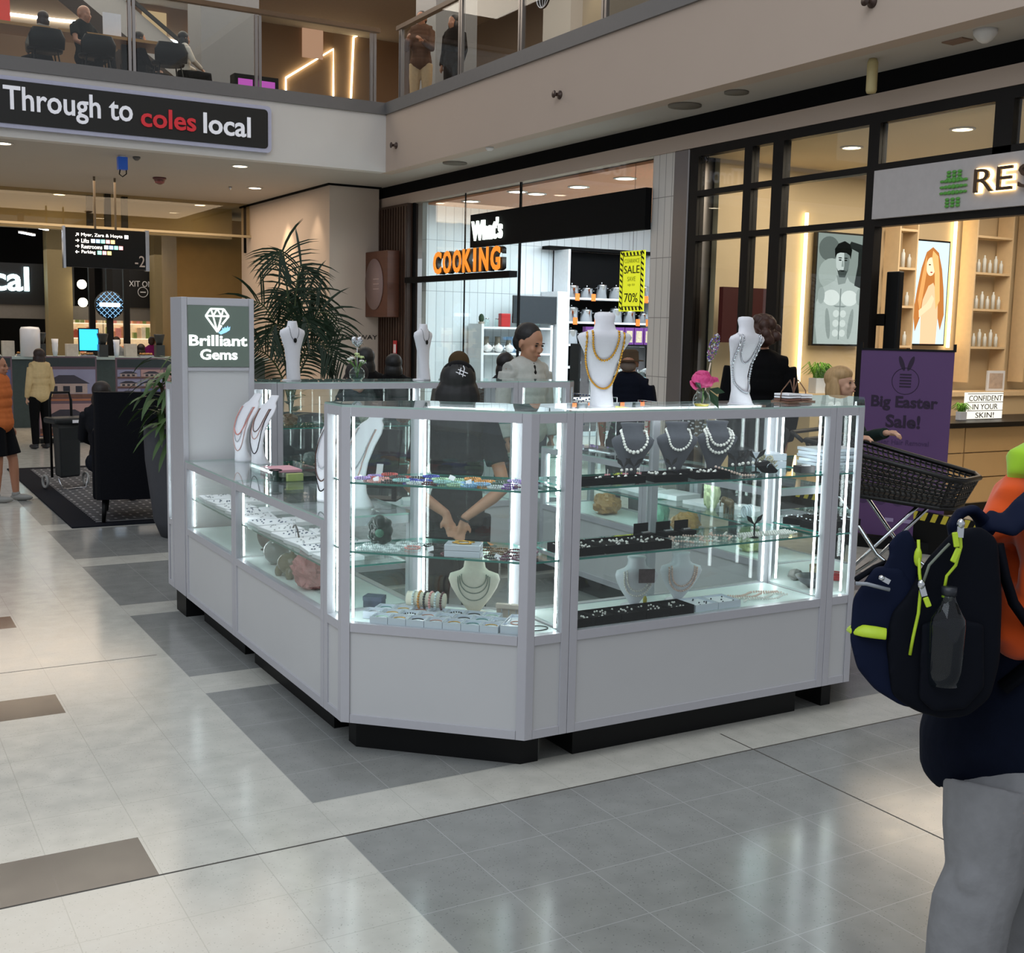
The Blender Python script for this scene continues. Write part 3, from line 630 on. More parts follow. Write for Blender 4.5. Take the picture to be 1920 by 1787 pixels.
# green black flower-shaped stone
def rock(name, label, mat, loc, r, seed, amp=.28, fr=2.2, n=26, flat=1, cat='mineral', group=None, facet=True):
    m = MB(); m.ball((0, 0, 0), r, n); v2 = []
    for v in m.v:
        v = Vector(v); d = noise.noise(Vector((v.x/r[0], v.y/r[1], v.z/r[2]))*fr+Vector((seed*7.3, 0, 0)))+.5*noise.noise(Vector((v.x/r[0], v.y/r[1], v.z/r[2]))*fr*2.7+Vector((seed, 3, 0)))
        v2.append(tuple(v*(1+amp*d)))
    zm = min(v[2] for v in v2); m.v = [(x, y, max(z, zm*.82)-zm*.82) for x, y, z in v2]
    if facet: m.s = [False]*len(m.s)
    o = m.build(name, mat); o.location = loc; return tag(o, label, cat, group)
q = CH(.10, .17, .821)
m = MB()
for k in range(9):
    a = 2*PI*k/9; m.ball((.034*math.cos(a), 0, .062+.040*math.sin(a)), (.020, .018, .026), 10, rot=Matrix.Rotation(a, 3, 'Y'))
m.ball((0, 0, .062), (.045, .022, .05), 12); m.ball((0, -.012, .10), (.028, .02, .03), 10)
t = thing('flower_stone', 'dark green black stone carved like a flower on the lower glass shelf', 'mineral', q, CHR+.2)
blob(m, 'carved_petals', pm('dark_malachite', '1a2b27', .3, var=.5, scale=30, coat=.4), t, .004, 1)
m = MB(); m.ball((0, -.022, .055), (.019, .01, .018), 12); m.build('flower_centre', pm('jade_green', '3f6b58', .3), t)
# white lidded bangle boxes on the deck, three rows
TRAYM = pm('clear_white_tray', 'd9dfea', .25, var=.02, coat=.5); VEL = pm('white_velvet', 'f3f3f8', .9, var=.02)
def tray_thing(name, label, loc, rz, sx, sy, h, mt, inner, fill, group, cat='jewellery box'):
    t = thing(name, label, cat, loc, rz, group); m = MB()
    e = .004; m.b(-sx/2, sx/2, -sy/2, sy/2, 0, h*.5); m.b(-sx/2, sx/2, -sy/2, -sy/2+e, h*.5, h); m.b(-sx/2, sx/2, sy/2-e, sy/2, h*.5, h); m.b(-sx/2, -sx/2+e, -sy/2+e, sy/2-e, h*.5, h); m.b(sx/2-e, sx/2, -sy/2+e, sy/2-e, h*.5, h)
    m.build('tray', mt, t); m = MB(); m.b(-sx/2+e, sx/2-e, -sy/2+e, sy/2-e, h*.5, h*.62); m.build('lining', inner, t)
    if fill: fill(t, h*.62)
    return t
bang = {'black': BLK, 'gold': GOLD, 'teal': pm('teal_bead', '3c7f7c', .3), 'rose': pm('rose_metal', 'c98f7c', .3, .6), 'silver': SILV, 'pale green': pm('pale_green_bead', 'b9d8c2', .3)}
def bangle_fill(col, dots=False):
    def f(t, z):
        m = MB(); k = 14
        if dots:
            for i in range(k): a = 2*PI*i/k; m.ball((.024*math.cos(a), .024*math.sin(a), z+.003), .0032, 6)
        else: m.tube([(.025*math.cos(2*PI*i/20), .025*math.sin(2*PI*i/20), z+.0025) for i in range(20)], .0020, 6, closed=True)
        m.build('bangle', bang[col], t, label=col+' bangle')
    return f
rows = [(.06, 8, ['silver', 'pale green', 'gold', 'black', 'rose', 'gold', 'teal', 'gold'], 'front'), (.135, 8, ['silver', 'gold', 'black', 'rose', 'silver', 'black', 'teal', 'silver'], 'middle'), (.21, 7, ['teal', 'gold', 'rose', 'silver', 'black', 'black', 'pale green'], 'back')]
for n, cnt, cols, rn in rows:
    for i in range(cnt):
        u = .035+.075*(i+.5)+(.018 if rn == 'middle' else .04 if rn == 'back' else .0)
        if rn == 'front' and i == 0: continue
        ordn = ['first', 'second', 'third', 'fourth', 'fifth', 'sixth', 'seventh', 'eighth'][i]
        tray_thing('bangle_box', f'white box with a {cols[i]} bangle, {ordn} from the left in the {rn} row', CH(u, n, ZW-.003), CHR, .073, .072, .03, TRAYM, VEL, bangle_fill(cols[i], cols[i] == 'black' and i % 2 == 0), f'bangle boxes, {rn} row on the corner showcase floor')
tray_thing('bangle_box', 'long white box with a pink bangle and a gold brooch at the right end', CH(.685, .13, ZW-.003), CHR, .09, .19, .034, TRAYM, VEL, bangle_fill('rose'), None)
t = thing('necklace_stand', 'pale wooden stand with hanging earrings at the right of the corner showcase floor', 'earring stand', CH(.64, .27, ZW-.003), CHR)
m = MB(); m.b(-.075, .075, -.012, .012, .045, .062); m.b(-.075, .075, .004, .012, 0, .045); m.build('wood_bar', pm('washed_wood', 'c9b9ac', .7), t)
m = MB()
for k in range(4): m.b(-.05+k*.03, -.047+k*.03, -.016, -.013, .02, .044)
m.build('earrings', SILV, t)
t = thing('velvet_box', 'dark blue flat box standing left on the corner showcase floor', 'jewellery box', CH(.03, .30, ZW-.003), CHR); m = MB(); m.b(-.04, .04, -.03, .03, 0, .045); m.build('box', pm('navy_box', '3a4254', .6), t, bev=.003); m = MB(); m.b(-.041, .041, -.031, .031, .03, .048); m.build('lid', pm('navy_lid', '4c5468', .6), t)
for k, z in enumerate((.821, .846)):
    t = thing('bangle_box', ('lower', 'upper')[k]+' of two stacked white boxes with gold chain on the lower shelf', 'jewellery box', CH(.475, .085, z), CHR+.12, 'stacked white boxes')
    m = MB(); m.b(-.07, .07, -.045, .045, 0, .024); m.build('tray', TRAYM, t, bev=.002)
    if k:
        m = MB(); m.tube([(.045*math.cos(a*.5)*(.5+.5*(a % 2)), .03*math.sin(a*.5), .027) for a in range(13)], .003, 6); m.build('chain', GOLD, t, label='gold chain')
# fine dark necklace lying at the foot of the right pane
m = MB(); m.tube([(.05*math.cos(2*PI*i/30), .035*math.sin(2*PI*i/30), .002) for i in range(30)], .0022, 6, closed=True); o = m.build('cord_necklace', BLK); o.location = (2.33, 3.80, ZW-.002); tag(o, 'thin dark cord necklace lying on the floor of the corner showcase', 'necklace')
# ---------------- front case trays
TB = pm('black_velvet_tray', '121215', .8, var=.2, scale=80)
def pearl_fill(cnt, big=.0046, mt=None):
    def f(t, z):
        m = MB(); sx, sy = t['sx'], t['sy']
        rr = random.Random(cnt*31+int(t.location.x*1000))
        for i in range(cnt): m.ball((rr.uniform(-sx/2+.012, sx/2-.012), rr.uniform(-sy/2+.012, sy/2-.012), z+big*.8), big, 7)
        m.build('pearls', mt or PEARL, t)
    return f
def tray2(name, label, loc, rz, sx, sy, h, mt, inner, fill, group):
    t = thing(name, label, 'jewellery tray', loc, rz, group); t['sx'] = sx; t['sy'] = sy; m = MB(); e = .004
    m.b(-sx/2, sx/2, -sy/2, sy/2, 0, h*.6); m.b(-sx/2, sx/2, -sy/2, -sy/2+e, h*.6, h); m.b(-sx/2, sx/2, sy/2-e, sy/2, h*.6, h); m.b(-sx/2, -sx/2+e, -sy/2+e, sy/2-e, h*.6, h); m.b(sx/2-e, sx/2, -sy/2+e, sy/2-e, h*.6, h)
    m.build('tray', mt, t); m = MB(); m.b(-sx/2+e, sx/2-e, -sy/2+e, sy/2-e, h*.6, h*.7); m.build('lining', inner, t)
    if fill: fill(t, h*.7)
    del t['sx']; del t['sy']; return t
for i in range(5):
    x = 2.51+i*.125
    tray2('jewellery_tray', f'black velvet tray of pearl earrings, {["first","second","third","fourth","fifth"][i]} from the left on the front showcase floor', (x, 3.80, ZW-.003), 0, .122, .12, .036, TB, TB, pearl_fill(11), 'black trays on the front showcase floor')
for i in range(2):
    tray2('jewellery_tray', f'white tray of dark pearl earrings, {["left","right"][i]} one of the white pair', (3.145+i*.125, 3.81, ZW-.003), 0, .122, .13, .03, TRAYM, VEL, pearl_fill(7, .004, pm('black_pearl', '3b3d48', .2, coat=.5)), 'white trays on the front showcase floor')
for i, (x, sx, nn) in enumerate(((2.52, .17, 16), (2.70, .17, 15), (2.865, .15, 13))):
    tray2('jewellery_tray', f'black tray of white pearls on the lower glass shelf, {["left","middle","right"][i]} of three', (x, 3.82, .821), 0, sx, .16, .034, TB, TB, pearl_fill(nn*2, .0052), 'black trays on the lower glass shelf')
for i, (x, y, sx, sy, nn) in enumerate(((2.545, 3.79, .17, .06, 5), (2.725, 3.79, .17, .06, 5), (2.935, 3.81, .16, .13, 9), (3.165, 3.82, .17, .13, 14))):
    tray2('jewellery_tray', f'black tray of pearl rings on the upper glass shelf, {["first","second","third","fourth"][i]} from the left', (x, y, 1.096), R(-6) if i > 1 else 0, sx, sy, .03, TB, TB, pearl_fill(nn, .0065), 'black trays on the upper glass shelf')
# small earring holders on the upper shelf
def leafstand(label, loc, rz, mt=BLK, s=1):
    t = thing('earring_stand', label, 'earring stand', loc, rz, 'leaf-shaped earring stands'); t.scale = (s, s, s)
    m = MB(); m.lathe([(.016, 0), (.016, .003), (.003, .006), (.003, .05)]); m.build('stem', mt, t)
    m = MB()
    for a in (-1, 1): m.slab([(0, .045), (a*.03, .062), (a*.036, .08), (a*.016, .072)][::a], .003)
    m.build('leaves', mt, t)
    m = MB(); m.ball((.014, -.003, .035), .006, 8); m.ball((-.014, -.003, .035), .006, 8); m.build('pearls', PEARL, t); return t
for i, (px, lab, s) in enumerate(((1128, 'left of the leftmost grey bust', 1.1), (1152, 'in front of the leftmost grey bust', 1.1), (1240, 'between the left and middle grey busts', 1.0), (1385, 'right of the rightmost grey bust', 1.2), (1408, 'beside the black folded ring display', 1.3), (1436, 'behind the brooch pile', 1.3))):
    q = Pz(px, 890, 1.096); leafstand('black leaf-shaped earring stand with pearls, '+lab, (q.x, 3.89 if i < 3 else 3.86, 1.096), R(10*(-1)**i), s=s)
q = Pz(1425, 990, .82); leafstand('black twig-shaped earring stand at the right of the lower glass shelf', (3.43, 3.79, .821), 0, s=1.25)
for i, (x, s) in enumerate(((2.69, 1), (2.78, 1), (2.85, 1))):
    t = thing('earring_card', f'pink striped earring card with a pearl, {["left","middle","right"][i]} of three on the upper shelf', 'earring card', (x, 3.86, 1.096), R(-8), 'pink earring cards')
    m = MB(); m.b(-.013, .013, 0, .002, 0, .03); m.build('card', pm('pink_card', 'e39aa2', .6), t); m = MB(); m.ball((0, -.004, .018), .006, 8); m.b(-.001, .001, -.003, -.001, .02, .05); m.build('earring', PEARL, t)
t = thing('ring_display', 'black folded velvet ring display like an open tent', 'ring display', (3.52, 3.83, 1.096), R(-10)); m = MB(); m.slab([(-.05, .045), (0, .0), (.05, .0), (.06, .01), (.01, .055)], .04); m.build('fold', TB, t); m = MB(); m.tube([(.02*math.cos(a/8*PI)+.02, -.002, .025+.02*math.sin(a/8*PI)) for a in range(9)], .0015, 6); m.build('silver_chain', SILV, t)
random.seed(5)
t = thing('brooch_cluster', 'heap of pale gold filigree brooches on the upper glass shelf', 'brooches', (3.62, 3.92, 1.096)); 
for k in range(9):
    m = MB(); 
    for j in range(8): a = j*PI/4; m.ball((.012*math.cos(a), .002*math.sin(a*2), .012*math.sin(a)), (.005, .002, .005), 6)
    m.ball((0, 0, 0), .005, 7)
    o = m.build('brooch', pm('pale_filigree', 'a8a084', .3, .7, var=.4, scale=50), t); o.location = (random.uniform(-.05, .05), random.uniform(-.03, .03), .016+random.uniform(0, .045)); o.rotation_euler = (random.random(), random.random(), random.random()*3)
for k, (x, y, h, lab) in enumerate(((3.60+.09, 4.0, .0, 'lower'), (3.69, 4.0, .035, 'upper'))):
    t = thing('paper_box', lab+' white flat box stacked at the right end of the upper shelf', 'box', (x, y, 1.096+h), R(-5), 'stacked white flat boxes'); m = MB(); m.b(-.06, .06, -.05, .05, 0, .033); m.build('box', TRAYM, t, bev=.002)
t = thing('ring_box', 'dark brown ring box with a white slot at the right of the upper shelf', 'ring box', (3.715, 3.80, 1.096), R(-8)); m = MB(); m.prism([(-.04, -.03), (.04, -.03), (.04, .03), (-.04, .03)], 0, .03); m.build('box', pm('brown_leatherette', '2b2326', .5), t, bev=.004); m = MB(); m.b(-.015, .02, -.02, 0, .03, .034); m.build('slot', TAGW, t)
# strands of pearls
def strand(label, mat, pts, r, grp, name='pearl_strand'):
    m = MB(); P = [Vector(p) for p in pts]; acc = 0; last = P[0]; m.ball(last, r, 7); 
    for a, b in zip(P, P[1:]):
        d = (b-a).length; k = int(d/(r*1.95))
        for i in range(1, k+1): m.ball(a+(b-a)*i/k, r, 6)
    return tag(m.build(name, mat), label, 'pearl strand', grp)
random.seed(11)
for k in range(7):
    x0 = 2.98+k*.062; z = .821+.006
    pts = [(x0+.03*math.sin(i*1.1+k), 3.76+i*.022, z+.004*(k % 2)) for i in range(8)]
    strand('blush pearl strand in the wavy heap on the lower glass shelf', PEARLP if k % 2 else PEARL, pts, .0052, 'wavy pearl strands on the lower glass shelf')
for k in range(5):
    z = .821+.006; pts = [(3.40+i*.04, 3.79+k*.018+.004*math.sin(i), z) for i in range(8)]
    strand('long straight pearl strand at the right of the lower glass shelf', PEARL, pts, .0055, 'straight pearl strands on the lower glass shelf')
for k in range(4):
    pts = [(3.40+i*.03, 3.80+k*.035+.02*math.sin(i*.9+k), ZW+.003) for i in range(10)]
    strand('pale pearl strand curled on the front showcase floor', PEARLP if k > 1 else PEARL, pts, .0052, 'curled pearl strands on the front showcase floor')
strand('blush pearl strand trailing over the black tray on the upper shelf', PEARLP, [(3.24, 3.84, 1.135), (3.28, 3.80, 1.120), (3.33, 3.77, 1.103), (3.38, 3.755, 1.102)], .0062, None)
for k, x in enumerate((2.98, 3.10, 3.20)):
    t = thing('ring_box', f'open black velvet ring box on the lower shelf, {["left","middle","right"][k]} of three', 'ring box', (x, 3.98, .821), R(5), 'open black ring boxes'); m = MB(); m.b(-.04, .04, -.03, .03, 0, .02); m.build('box', TB, t); m = MB(); m.b(-.04, .04, .025, .03, .02, .06); m.build('lid', TB, t); m = MB(); m.b(-.02, .02, -.01, .0, .02, .03); m.build('ring', SILV, t)
# right corner case
t = thing('pewter_bowl', 'wide grey pewter bowl on the floor of the right corner showcase', 'bowl', (3.90, 3.90, ZW-.003)); m = MB(); m.lathe([(.02, 0), (.022, .006), (.055, .025), (.08, .055), (.078, .055), (.05, .03), (.0, .012)]); m.build('bowl', pm('pewter', '77777b', .35, .7, var=.2), t)
rock('rough_stone', 'small grey rounded stone behind the pewter bowl', pm('grey_stone', '8a8884', .7, var=.3), (3.95, 4.06, ZW-.003), (.035, .03, .028), 4, facet=False)
t = thing('stone_cup', 'knobbly beige stone cup in the right corner showcase', 'cup', (4.09, 4.06, ZW-.003)); m = MB(); m.lathe([(.028, 0), (.036, .02), (.038, .06), (.034, .06), (.03, .02), (0, .01)]); m.build('cup', pm('beige_stone', 'a8997e', .7, var=.4, scale=60, bump=.6), t)
t = thing('red_bangles', 'stack of red lacquer bangles on the floor of the right corner showcase', 'bangles', (4.13, 3.98, ZW-.003))
for k in range(4):
    m = MB(); m.tube([(.032*math.cos(2*PI*i/20), .032*math.sin(2*PI*i/20), .006+k*.009) for i in range(20)], .0045, 6, closed=True); m.build('bangle', pm('red_lacquer', 'b3262c', .3), t)
rc = random.Random(8)
for k in range(5):
    t = thing('paper_stack', f'white jewellery card sheet, {["bottom","second","third","fourth","top"][k]} of the pile on the upper shelf in the right corner', 'paper', (4.08, 4.02, 1.096+k*.016), R(rc.uniform(-12, 12)), 'white card sheets in the right corner showcase'); m = MB(); m.b(-.12, .12, -.08, .08, 0, .014); m.build('sheet', TRAYM, t)
for k in range(6):
    t = thing('ring_tray', f'black ring tray with silver rings on the lower shelf of the right corner showcase', 'jewellery tray', (3.88+.10*(k % 3), 3.88+.12*(k//3), .821), R(8*k), 'black ring trays in the right corner showcase'); m = MB(); m.b(-.045, .045, -.05, .05, 0, .03); m.build('tray', TB, t)
    m = MB()
    for j in range(5): m.ball((rc.uniform(-.035, .035), rc.uniform(-.04, .04), .035), .006, 6)
    m.build('rings', SILV, t)
# ================================================================ ON AND IN THE LEFT RUN
zl = LZT+.0086
CURV = [(0,0,0,.052,.05),(.012,0,.0,.052,.046),(.06,0,.018,.048,.024),(.12,0,.026,.052,.018),(.18,0,.022,.060,.018),(.24,0,.006,.070,.018),(.29,0,-.02,.076,.018),(.32,0,-.042,.06,.018),(.335,0,-.055,.038,.018),(.36,0,-.072,.033,.016),(.375,0,-.08,.03,.012)]
def curvbust(label, loc, rz, s=1.0):
    # the stand bows forward: low base, belly towards the customer, neck leaning back
    secs = [(z, cx, -.045*math.sin(PI*min(1, z/.36))+.10*(z/.375)**2, rx, ry) for z, cx, cy, rx, ry in CURV]
    t = bust('bust_stand', label, secs, WHT, loc, rz, s, 'bowed white busts on the left counter', foot=False); return secs
cols = {'coral': pm('coral_beads', 'd98b80', .35), 'black': BLK, 'silver': SILV, 'rose': pm('rose_beads', 'c9a39a', .35, var=.3), 'brown': pm('brown_beads', '5a3a30', .35)}
specs = [((1.98, 6.46), 'against the sign tower', [('coral', .05, .15), ('silver', .04, .19), ('rose', .055, .24)]),
         ((2.02, 6.28), 'second from the sign tower', [('black', .05, .24), ('rose', .045, .16), ('brown', .038, .12)]),
         ((1.88, 4.86), 'nearest the corner showcase', [('brown', .05, .22), ('silver', .045, .17), ('black', .05, .26)]),
         ((1.93, 4.62), 'behind the left pane', [('rose', .05, .2), ('silver', .045, .15)])]
for (x, y), lab, nl in specs:
    s = 1.02 if y > 5 else 1.12; L0 = (x, y, zl); rz = R(-70)
    secs = curvbust('bowed white bust, '+lab, L0, rz, s)
    for c, w_, d in nl:
        necklace('bead_necklace', f'{c} bead necklace on the bowed white bust {lab}', secs, cols[c], L0, rz, s, w_, .322-.02, d, .0028 if c != 'coral' else .0036, 44, 'necklaces on the bowed white busts', pw=.7)
# black tablet screen seen from behind
t = thing('till_screen', 'black till screen seen from behind with a small white label, on black legs', 'screen', (2.12, 4.88, zl-.01), R(-38))
m = MB(Matrix.Translation((0, 0, .17)) @ Matrix.Rotation(R(-22), 4, 'X')); m.b(-.10, .10, -.008, .012, -.12, .16); m.build('screen_back', BLK, t, bev=.006)
m = MB(Matrix.Translation((0, 0, .17)) @ Matrix.Rotation(R(-22), 4, 'X')); m.b(.0, .03, -.012, -.008, -.07, -.01); m.build('label', TAGW, t, label='small white barcode label')
m = MB(); m.b(-.09, -.07, -.02, 0, .0, .1); m.b(.07, .09, -.02, 0, .0, .1); m.b(-.10, .10, -.06, .06, 0, .008); m.build('stand', BLK, t)
# glass box with trays
t = thing('glass_case', 'small clear box with pink and black pieces on the left counter', 'jewellery box', (1.99, 5.75, zl), 0)
m = MB(); m.b(-.12, .12, -.25, .25, 0, .004); m.build('base', GLS, t); m = MB(); m.b(-.12, -.116, -.25, .25, .004, .05); m.b(.116, .12, -.25, .25, .004, .05); m.b(-.116, .116, -.25, -.246, .004, .05); m.build('glass_walls', GLS, t)
m = MB(); m.b(-.10, .10, -.20, -.02, .004, .02); m.build('tray', BLK, t); m = MB(); m.b(-.08, .08, .0, .2, .004, .03); m.build('pink_pad', pm('pink_pad', 'd9a3ae', .7), t); m = MB(); m.b(-.08, -.0, -.24, -.21, .004, .04); m.build('yellow_box', pm('yellow_box', 'c9c07a', .6), t)
t = thing('ring_cone', 'small dark green cylinder holding a thin bangle on the left counter', 'ring holder', (1.86, 5.55, zl)); m = MB(); m.lathe([(.016, 0), (.016, .05), (.012, .055)]); m.build('post', pm('dark_green_lacquer', '1b2e2a', .3), t)
m = MB(); m.tube([(.03*math.cos(2*PI*i/20), .03*math.sin(2*PI*i/20), .058) for i in range(20)], .003, 6, closed=True); m.build('bangle', BLK, t)
# minerals on the floor of the low counter
xb = XL+.12
t = thing('agate_disc', 'round dark brown polished disc standing in the low counter', 'mineral', (1.90, 5.78, ZW-.003), R(-60)); m = MB(); m.tube([(0, -.008, .075), (0, .008, .075)], .075, 32); m.build('disc', pm('dark_agate', '4b4139', .15, var=.5, scale=4, coat=.5), t); m = MB(); m.b(-.03, .03, -.03, .03, 0, .008); m.build('foot', BLK, t)
t = thing('crystal_ball', 'grey banded crystal ball in front of the brown disc', 'mineral', (1.82, 5.43, ZW-.003)); m = MB(); m.ball((0, 0, .062), .062, 28, nz=20); m.build('ball', pm('grey_agate', '9aa09c', .08, var=.4, scale=12, coat=.6), t); m = MB(); m.lathe([(.03, 0), (.03, .01), (.022, .012)]); m.build('ring_foot', GLS, t)
m = MB(); t = thing('stone_turtle', 'olive green carved stone animal beside the crystal ball', 'mineral', (1.78, 5.12, ZW-.003), R(-80))
m.ball((0, 0, .06), (.075, .05, .055), 16); m.ball((.075, 0, .06), (.04, .032, .035), 12); m.ball((.03, 0, .115), (.01, .01, .03), 8); m.ball((.09, 0, .09), (.012, .012, .02), 8)
for a, b in ((.05, .03), (.05, -.03), (-.05, .03), (-.05, -.03)): m.ball((a, b, .02), (.022, .018, .03), 8)
blob(m, 'carved_body', pm('olive_stone', '6d6b4e', .15, var=.4, scale=20, coat=.5), t, .004, 2)
rock('pink_rock', 'large rough pink rock crystal in the near corner of the low counter', pm('pink_crystal', 'b57a78', .6, var=.3, scale=30, bump=.6), (1.78, 4.84, ZW-.004), (.075, .085, .082), 9, amp=.35, fr=2.4, n=30)
# white cards on the shelf, left run
rr = random.Random(4)
seat = ['right beside the sign tower', 'second from the sign tower', 'third from the sign tower', 'fourth from the sign tower', 'just beyond the white mullion', 'just before the white mullion', 'seventh from the sign tower', 'eighth from the sign tower', 'ninth from the sign tower', 'tenth from the sign tower', 'next to the corner showcase']
for i in range(11):
    y = 6.45-i*.185; x = XL+.14
    t = thing('jewellery_card', 'white velvet tray of small pendants on the low glass shelf, '+seat[i], 'jewellery tray', (x, y, .7108), R(rr.uniform(-8, 8)), 'white trays on the low counter shelf')
    m = MB(); m.b(-.085, .085, -.08, .08, 0, .018); m.build('tray', VEL, t, bev=.002); m = MB()
    for k in range(16): m.ball((rr.uniform(-.07, .07), rr.uniform(-.07, .07), .021), (.005, .005, .003), 6)
    m.build('pendants', [SILV, pm('ink_stone', '4a5d7a', .2)][i % 2], t)
    if i % 2:
        t2 = thing('jewellery_card', 'pale blue velvet tray behind the white tray, '+seat[i], 'jewellery tray', (x+.175, y, .7108), R(rr.uniform(-8, 8)), 'pale trays on the low counter shelf'); m = MB(); m.b(-.08, .08, -.085, .085, 0, .02); m.build('tray', [pm('pale_aqua_velvet', 'bfe0e8', .9), VEL][i % 2], t2); m = MB()
        for k in range(9): m.ball((rr.uniform(-.07, .07), rr.uniform(-.07, .07), .023), (.006, .006, .003), 6)
        m.build('pendants', SILV, t2)
t = thing('bracelet_stand', 'black arched bracelet on a little post over the white trays', 'bracelet stand', (XL+.12, 5.08, .729), R(80)); m = MB(); m.tube([(-.09, 0, .012), (-.05, 0, .04), (0, 0, .052), (.05, 0, .042), (.07, 0, .03)], .004, 8); m.build('arched_bracelet', BLK, t); m = MB(); m.tube([(0, 0, 0), (0, 0, .07), (.006, 0, .078), (.012, 0, .07)], .002, 6); m.build('post', SILV, t)
# seen through the front case: right run
for nm, lab, mt, loc, r in (('amber_rock', 'amber rock inside the far right low counter', pm('amber', 'b5844e', .3, var=.4), (4.25, 6.1, ZW-.003), (.09, .08, .07)),
        ('green_calcite', 'pale green calcite block inside the far right low counter', pm('calcite', '79ad98', .25, var=.3), (4.25, 5.55, ZW-.003), (.07, .06, .09)),
        ('orange_rock', 'orange brown rock beside the green calcite', pm('orange_mineral', 'b07f3d', .4, var=.4), (4.22, 5.25, ZW-.003), (.09, .07, .07)),
        ('pale_crystal', 'tall pale yellow crystal on the right low counter shelf', pm('pale_crystal', 'd3dcae', .25, var=.2), (4.28, 5.1, .7108), (.045, .045, .10)),
        ('pale_geode', 'pale lime geode at the near end of the right low counter', pm('lime_crystal', 'c9cf94', .35, var=.2), (4.25, 4.72, ZW-.003), (.08, .07, .07))):
    rock(nm, lab, mt, loc, r, len(nm), amp=.3)
t = thing('elephant_figure', 'small brown elephant figurine on the right low counter shelf', 'figurine', (4.24, 4.90, .7108), R(100)); m = MB()
m.ball((0, 0, .062), (.035, .022, .026), 12); m.ball((.038, 0, .075), (.02, .018, .02), 10); m.tube([(.052, 0, .075), (.062, 0, .055), (.06, 0, .035)], [.007, .005, .004], 6)
for a in (-.02, .02):
    for b in (-.012, .012): m.tube([(a, b, .05), (a, b, 0)], .008, 6)
for b in (-.018, .018): m.ball((.03, b, .076), (.012, .003, .016), 8)
blob(m, 'figure', pm('brown_jasper', '5f4a2b', .3, var=.4), t, .003, 1)
t = thing('bangle_stand', 'four white bangles standing on a clear rack', 'bangles', (4.22, 4.72, .7108), R(20)); m = MB(); m.b(-.06, .06, -.02, .02, 0, .012); m.build('rack', GLS, t)
for k in range(4):
    m = MB(Matrix.Translation((-.04+k*.024, 0, .045)) @ Matrix.Rotation(R(60), 4, 'Z') @ Matrix.Rotation(R(90), 4, 'X')); m.tube([(.03*math.cos(2*PI*i/20), .03*math.sin(2*PI*i/20), 0) for i in range(20)], .005, 6, closed=True); m.build('bangle', TRAYM, t)
for i in range(6):
    t = thing('jewellery_card', f'white card tray on the far right counter shelf, {["nearest","second","third","fourth","fifth","farthest"][i]} of six', 'jewellery tray', (4.36, 4.55+i*.33, .7108), R(rr.uniform(-10, 10)), 'white trays on the right low counter'); m = MB(); m.b(-.1, .1, -.12, .12, 0, .02+.01*(i % 2)); m.build('tray', VEL, t)
# standing on the right counter top: dark necklace stands
for i, (x, y, c, lab) in enumerate(((4.28, 4.6, 'black', 'black curved necklace stand by the chrome trolley handle'), (4.30, 6.2, 'green', 'rack hung with green bead strands'), (4.30, 5.75, 'red', 'rack hung with red bead strands'), (4.30, 5.3, 'silver', 'rack hung with silver chains'), (4.30, 6.5, 'blue', 'rack hung with dark blue bead strands'))):
    if c == 'black':
        secs = [(z, cx, -.045*math.sin(PI*min(1, z/.36))+.10*(z/.375)**2, rx, ry) for z, cx, cy, rx, ry in CURV]
        bust('bust_stand', lab, secs, BLK, (x, y, zl), R(150), .9, foot=False); continue
    mt = pm(c+'_strand', {'green': '2f5a40', 'red': 'a02c2c', 'silver': 'b5b6ba', 'blue': '28385f'}[c], .25, var=.4, scale=40)
    t = thing('necklace_rack', lab, 'necklace rack', (x, y, zl), R(0), 'bead strand racks on the right counter'); m = MB(); m.b(-.05, .05, -.12, .12, 0, .01); m.tube([(0, -.11, .01), (0, -.11, .36), (0, .11, .36), (0, .11, .01)], .004, 8); m.build('rack', CHROME, t)
    for k in range(6):
        yy = -.09+k*.036; L = .2+.06*math.sin(k*2.1+i); m = MB()
        for j in range(14): m.ball((.006*math.sin(j), yy+.012*math.sin(PI*j/13)*(1 if j % 2 else -1), .355-L*(1-abs(j/6.5-1))), .0055, 6)
        m.build('strand', mt, t)
# ---------------- things on the rear cases
zr = ZR+.0086
def petal_ball(m, c, r, n, seed, sq=1.0, mi=0, ph1=75):
    rr2 = random.Random(seed)
    for k in range(n):
        a = 2*PI*k/n*2.4+rr2.random()*.3; ph = R(12+ph1*(k/n)); d = Vector((math.sin(ph)*math.cos(a), math.sin(ph)*math.sin(a), math.cos(ph)*sq))
        rot = d.to_track_quat('Z', 'Y').to_matrix(); rad = r*(.55+.5*k/n)
        m.ball(Vector(c)+d*rad*.75, (rad*.55, rad*.42, rad*.14), 8, mi, rot=rot)
t = thing('flower_vase', 'round glass vase of pale green and white flowers on the rear showcase', 'flower vase', (2.90, 7.02, zr))
m = MB(); m.lathe([(.03, 0), (.048, .02), (.052, .045), (.042, .07), (.026, .082), (.028, .088)]); m.build('vase', GLS, t)
m = MB(); m.lathe([(.028, .003), (.045, .02), (.048, .04), (0, .04)]); m.build('water', glassmat('water', (.8, .9, .88), 1.33), t)
m = MB()
for k in range(9): a = k*.7; m.tube([(0, 0, .02), (.02*math.cos(a), .02*math.sin(a), .09), (.06*math.cos(a), .06*math.sin(a), .13)], .0025, 5)
m.build('stems', pm('stem_green', '5d8a3a', .5), t)
GF = pm('pale_green_petal', 'cfe0a0', .6); WF = pm('white_petal', 'eef0e6', .6)
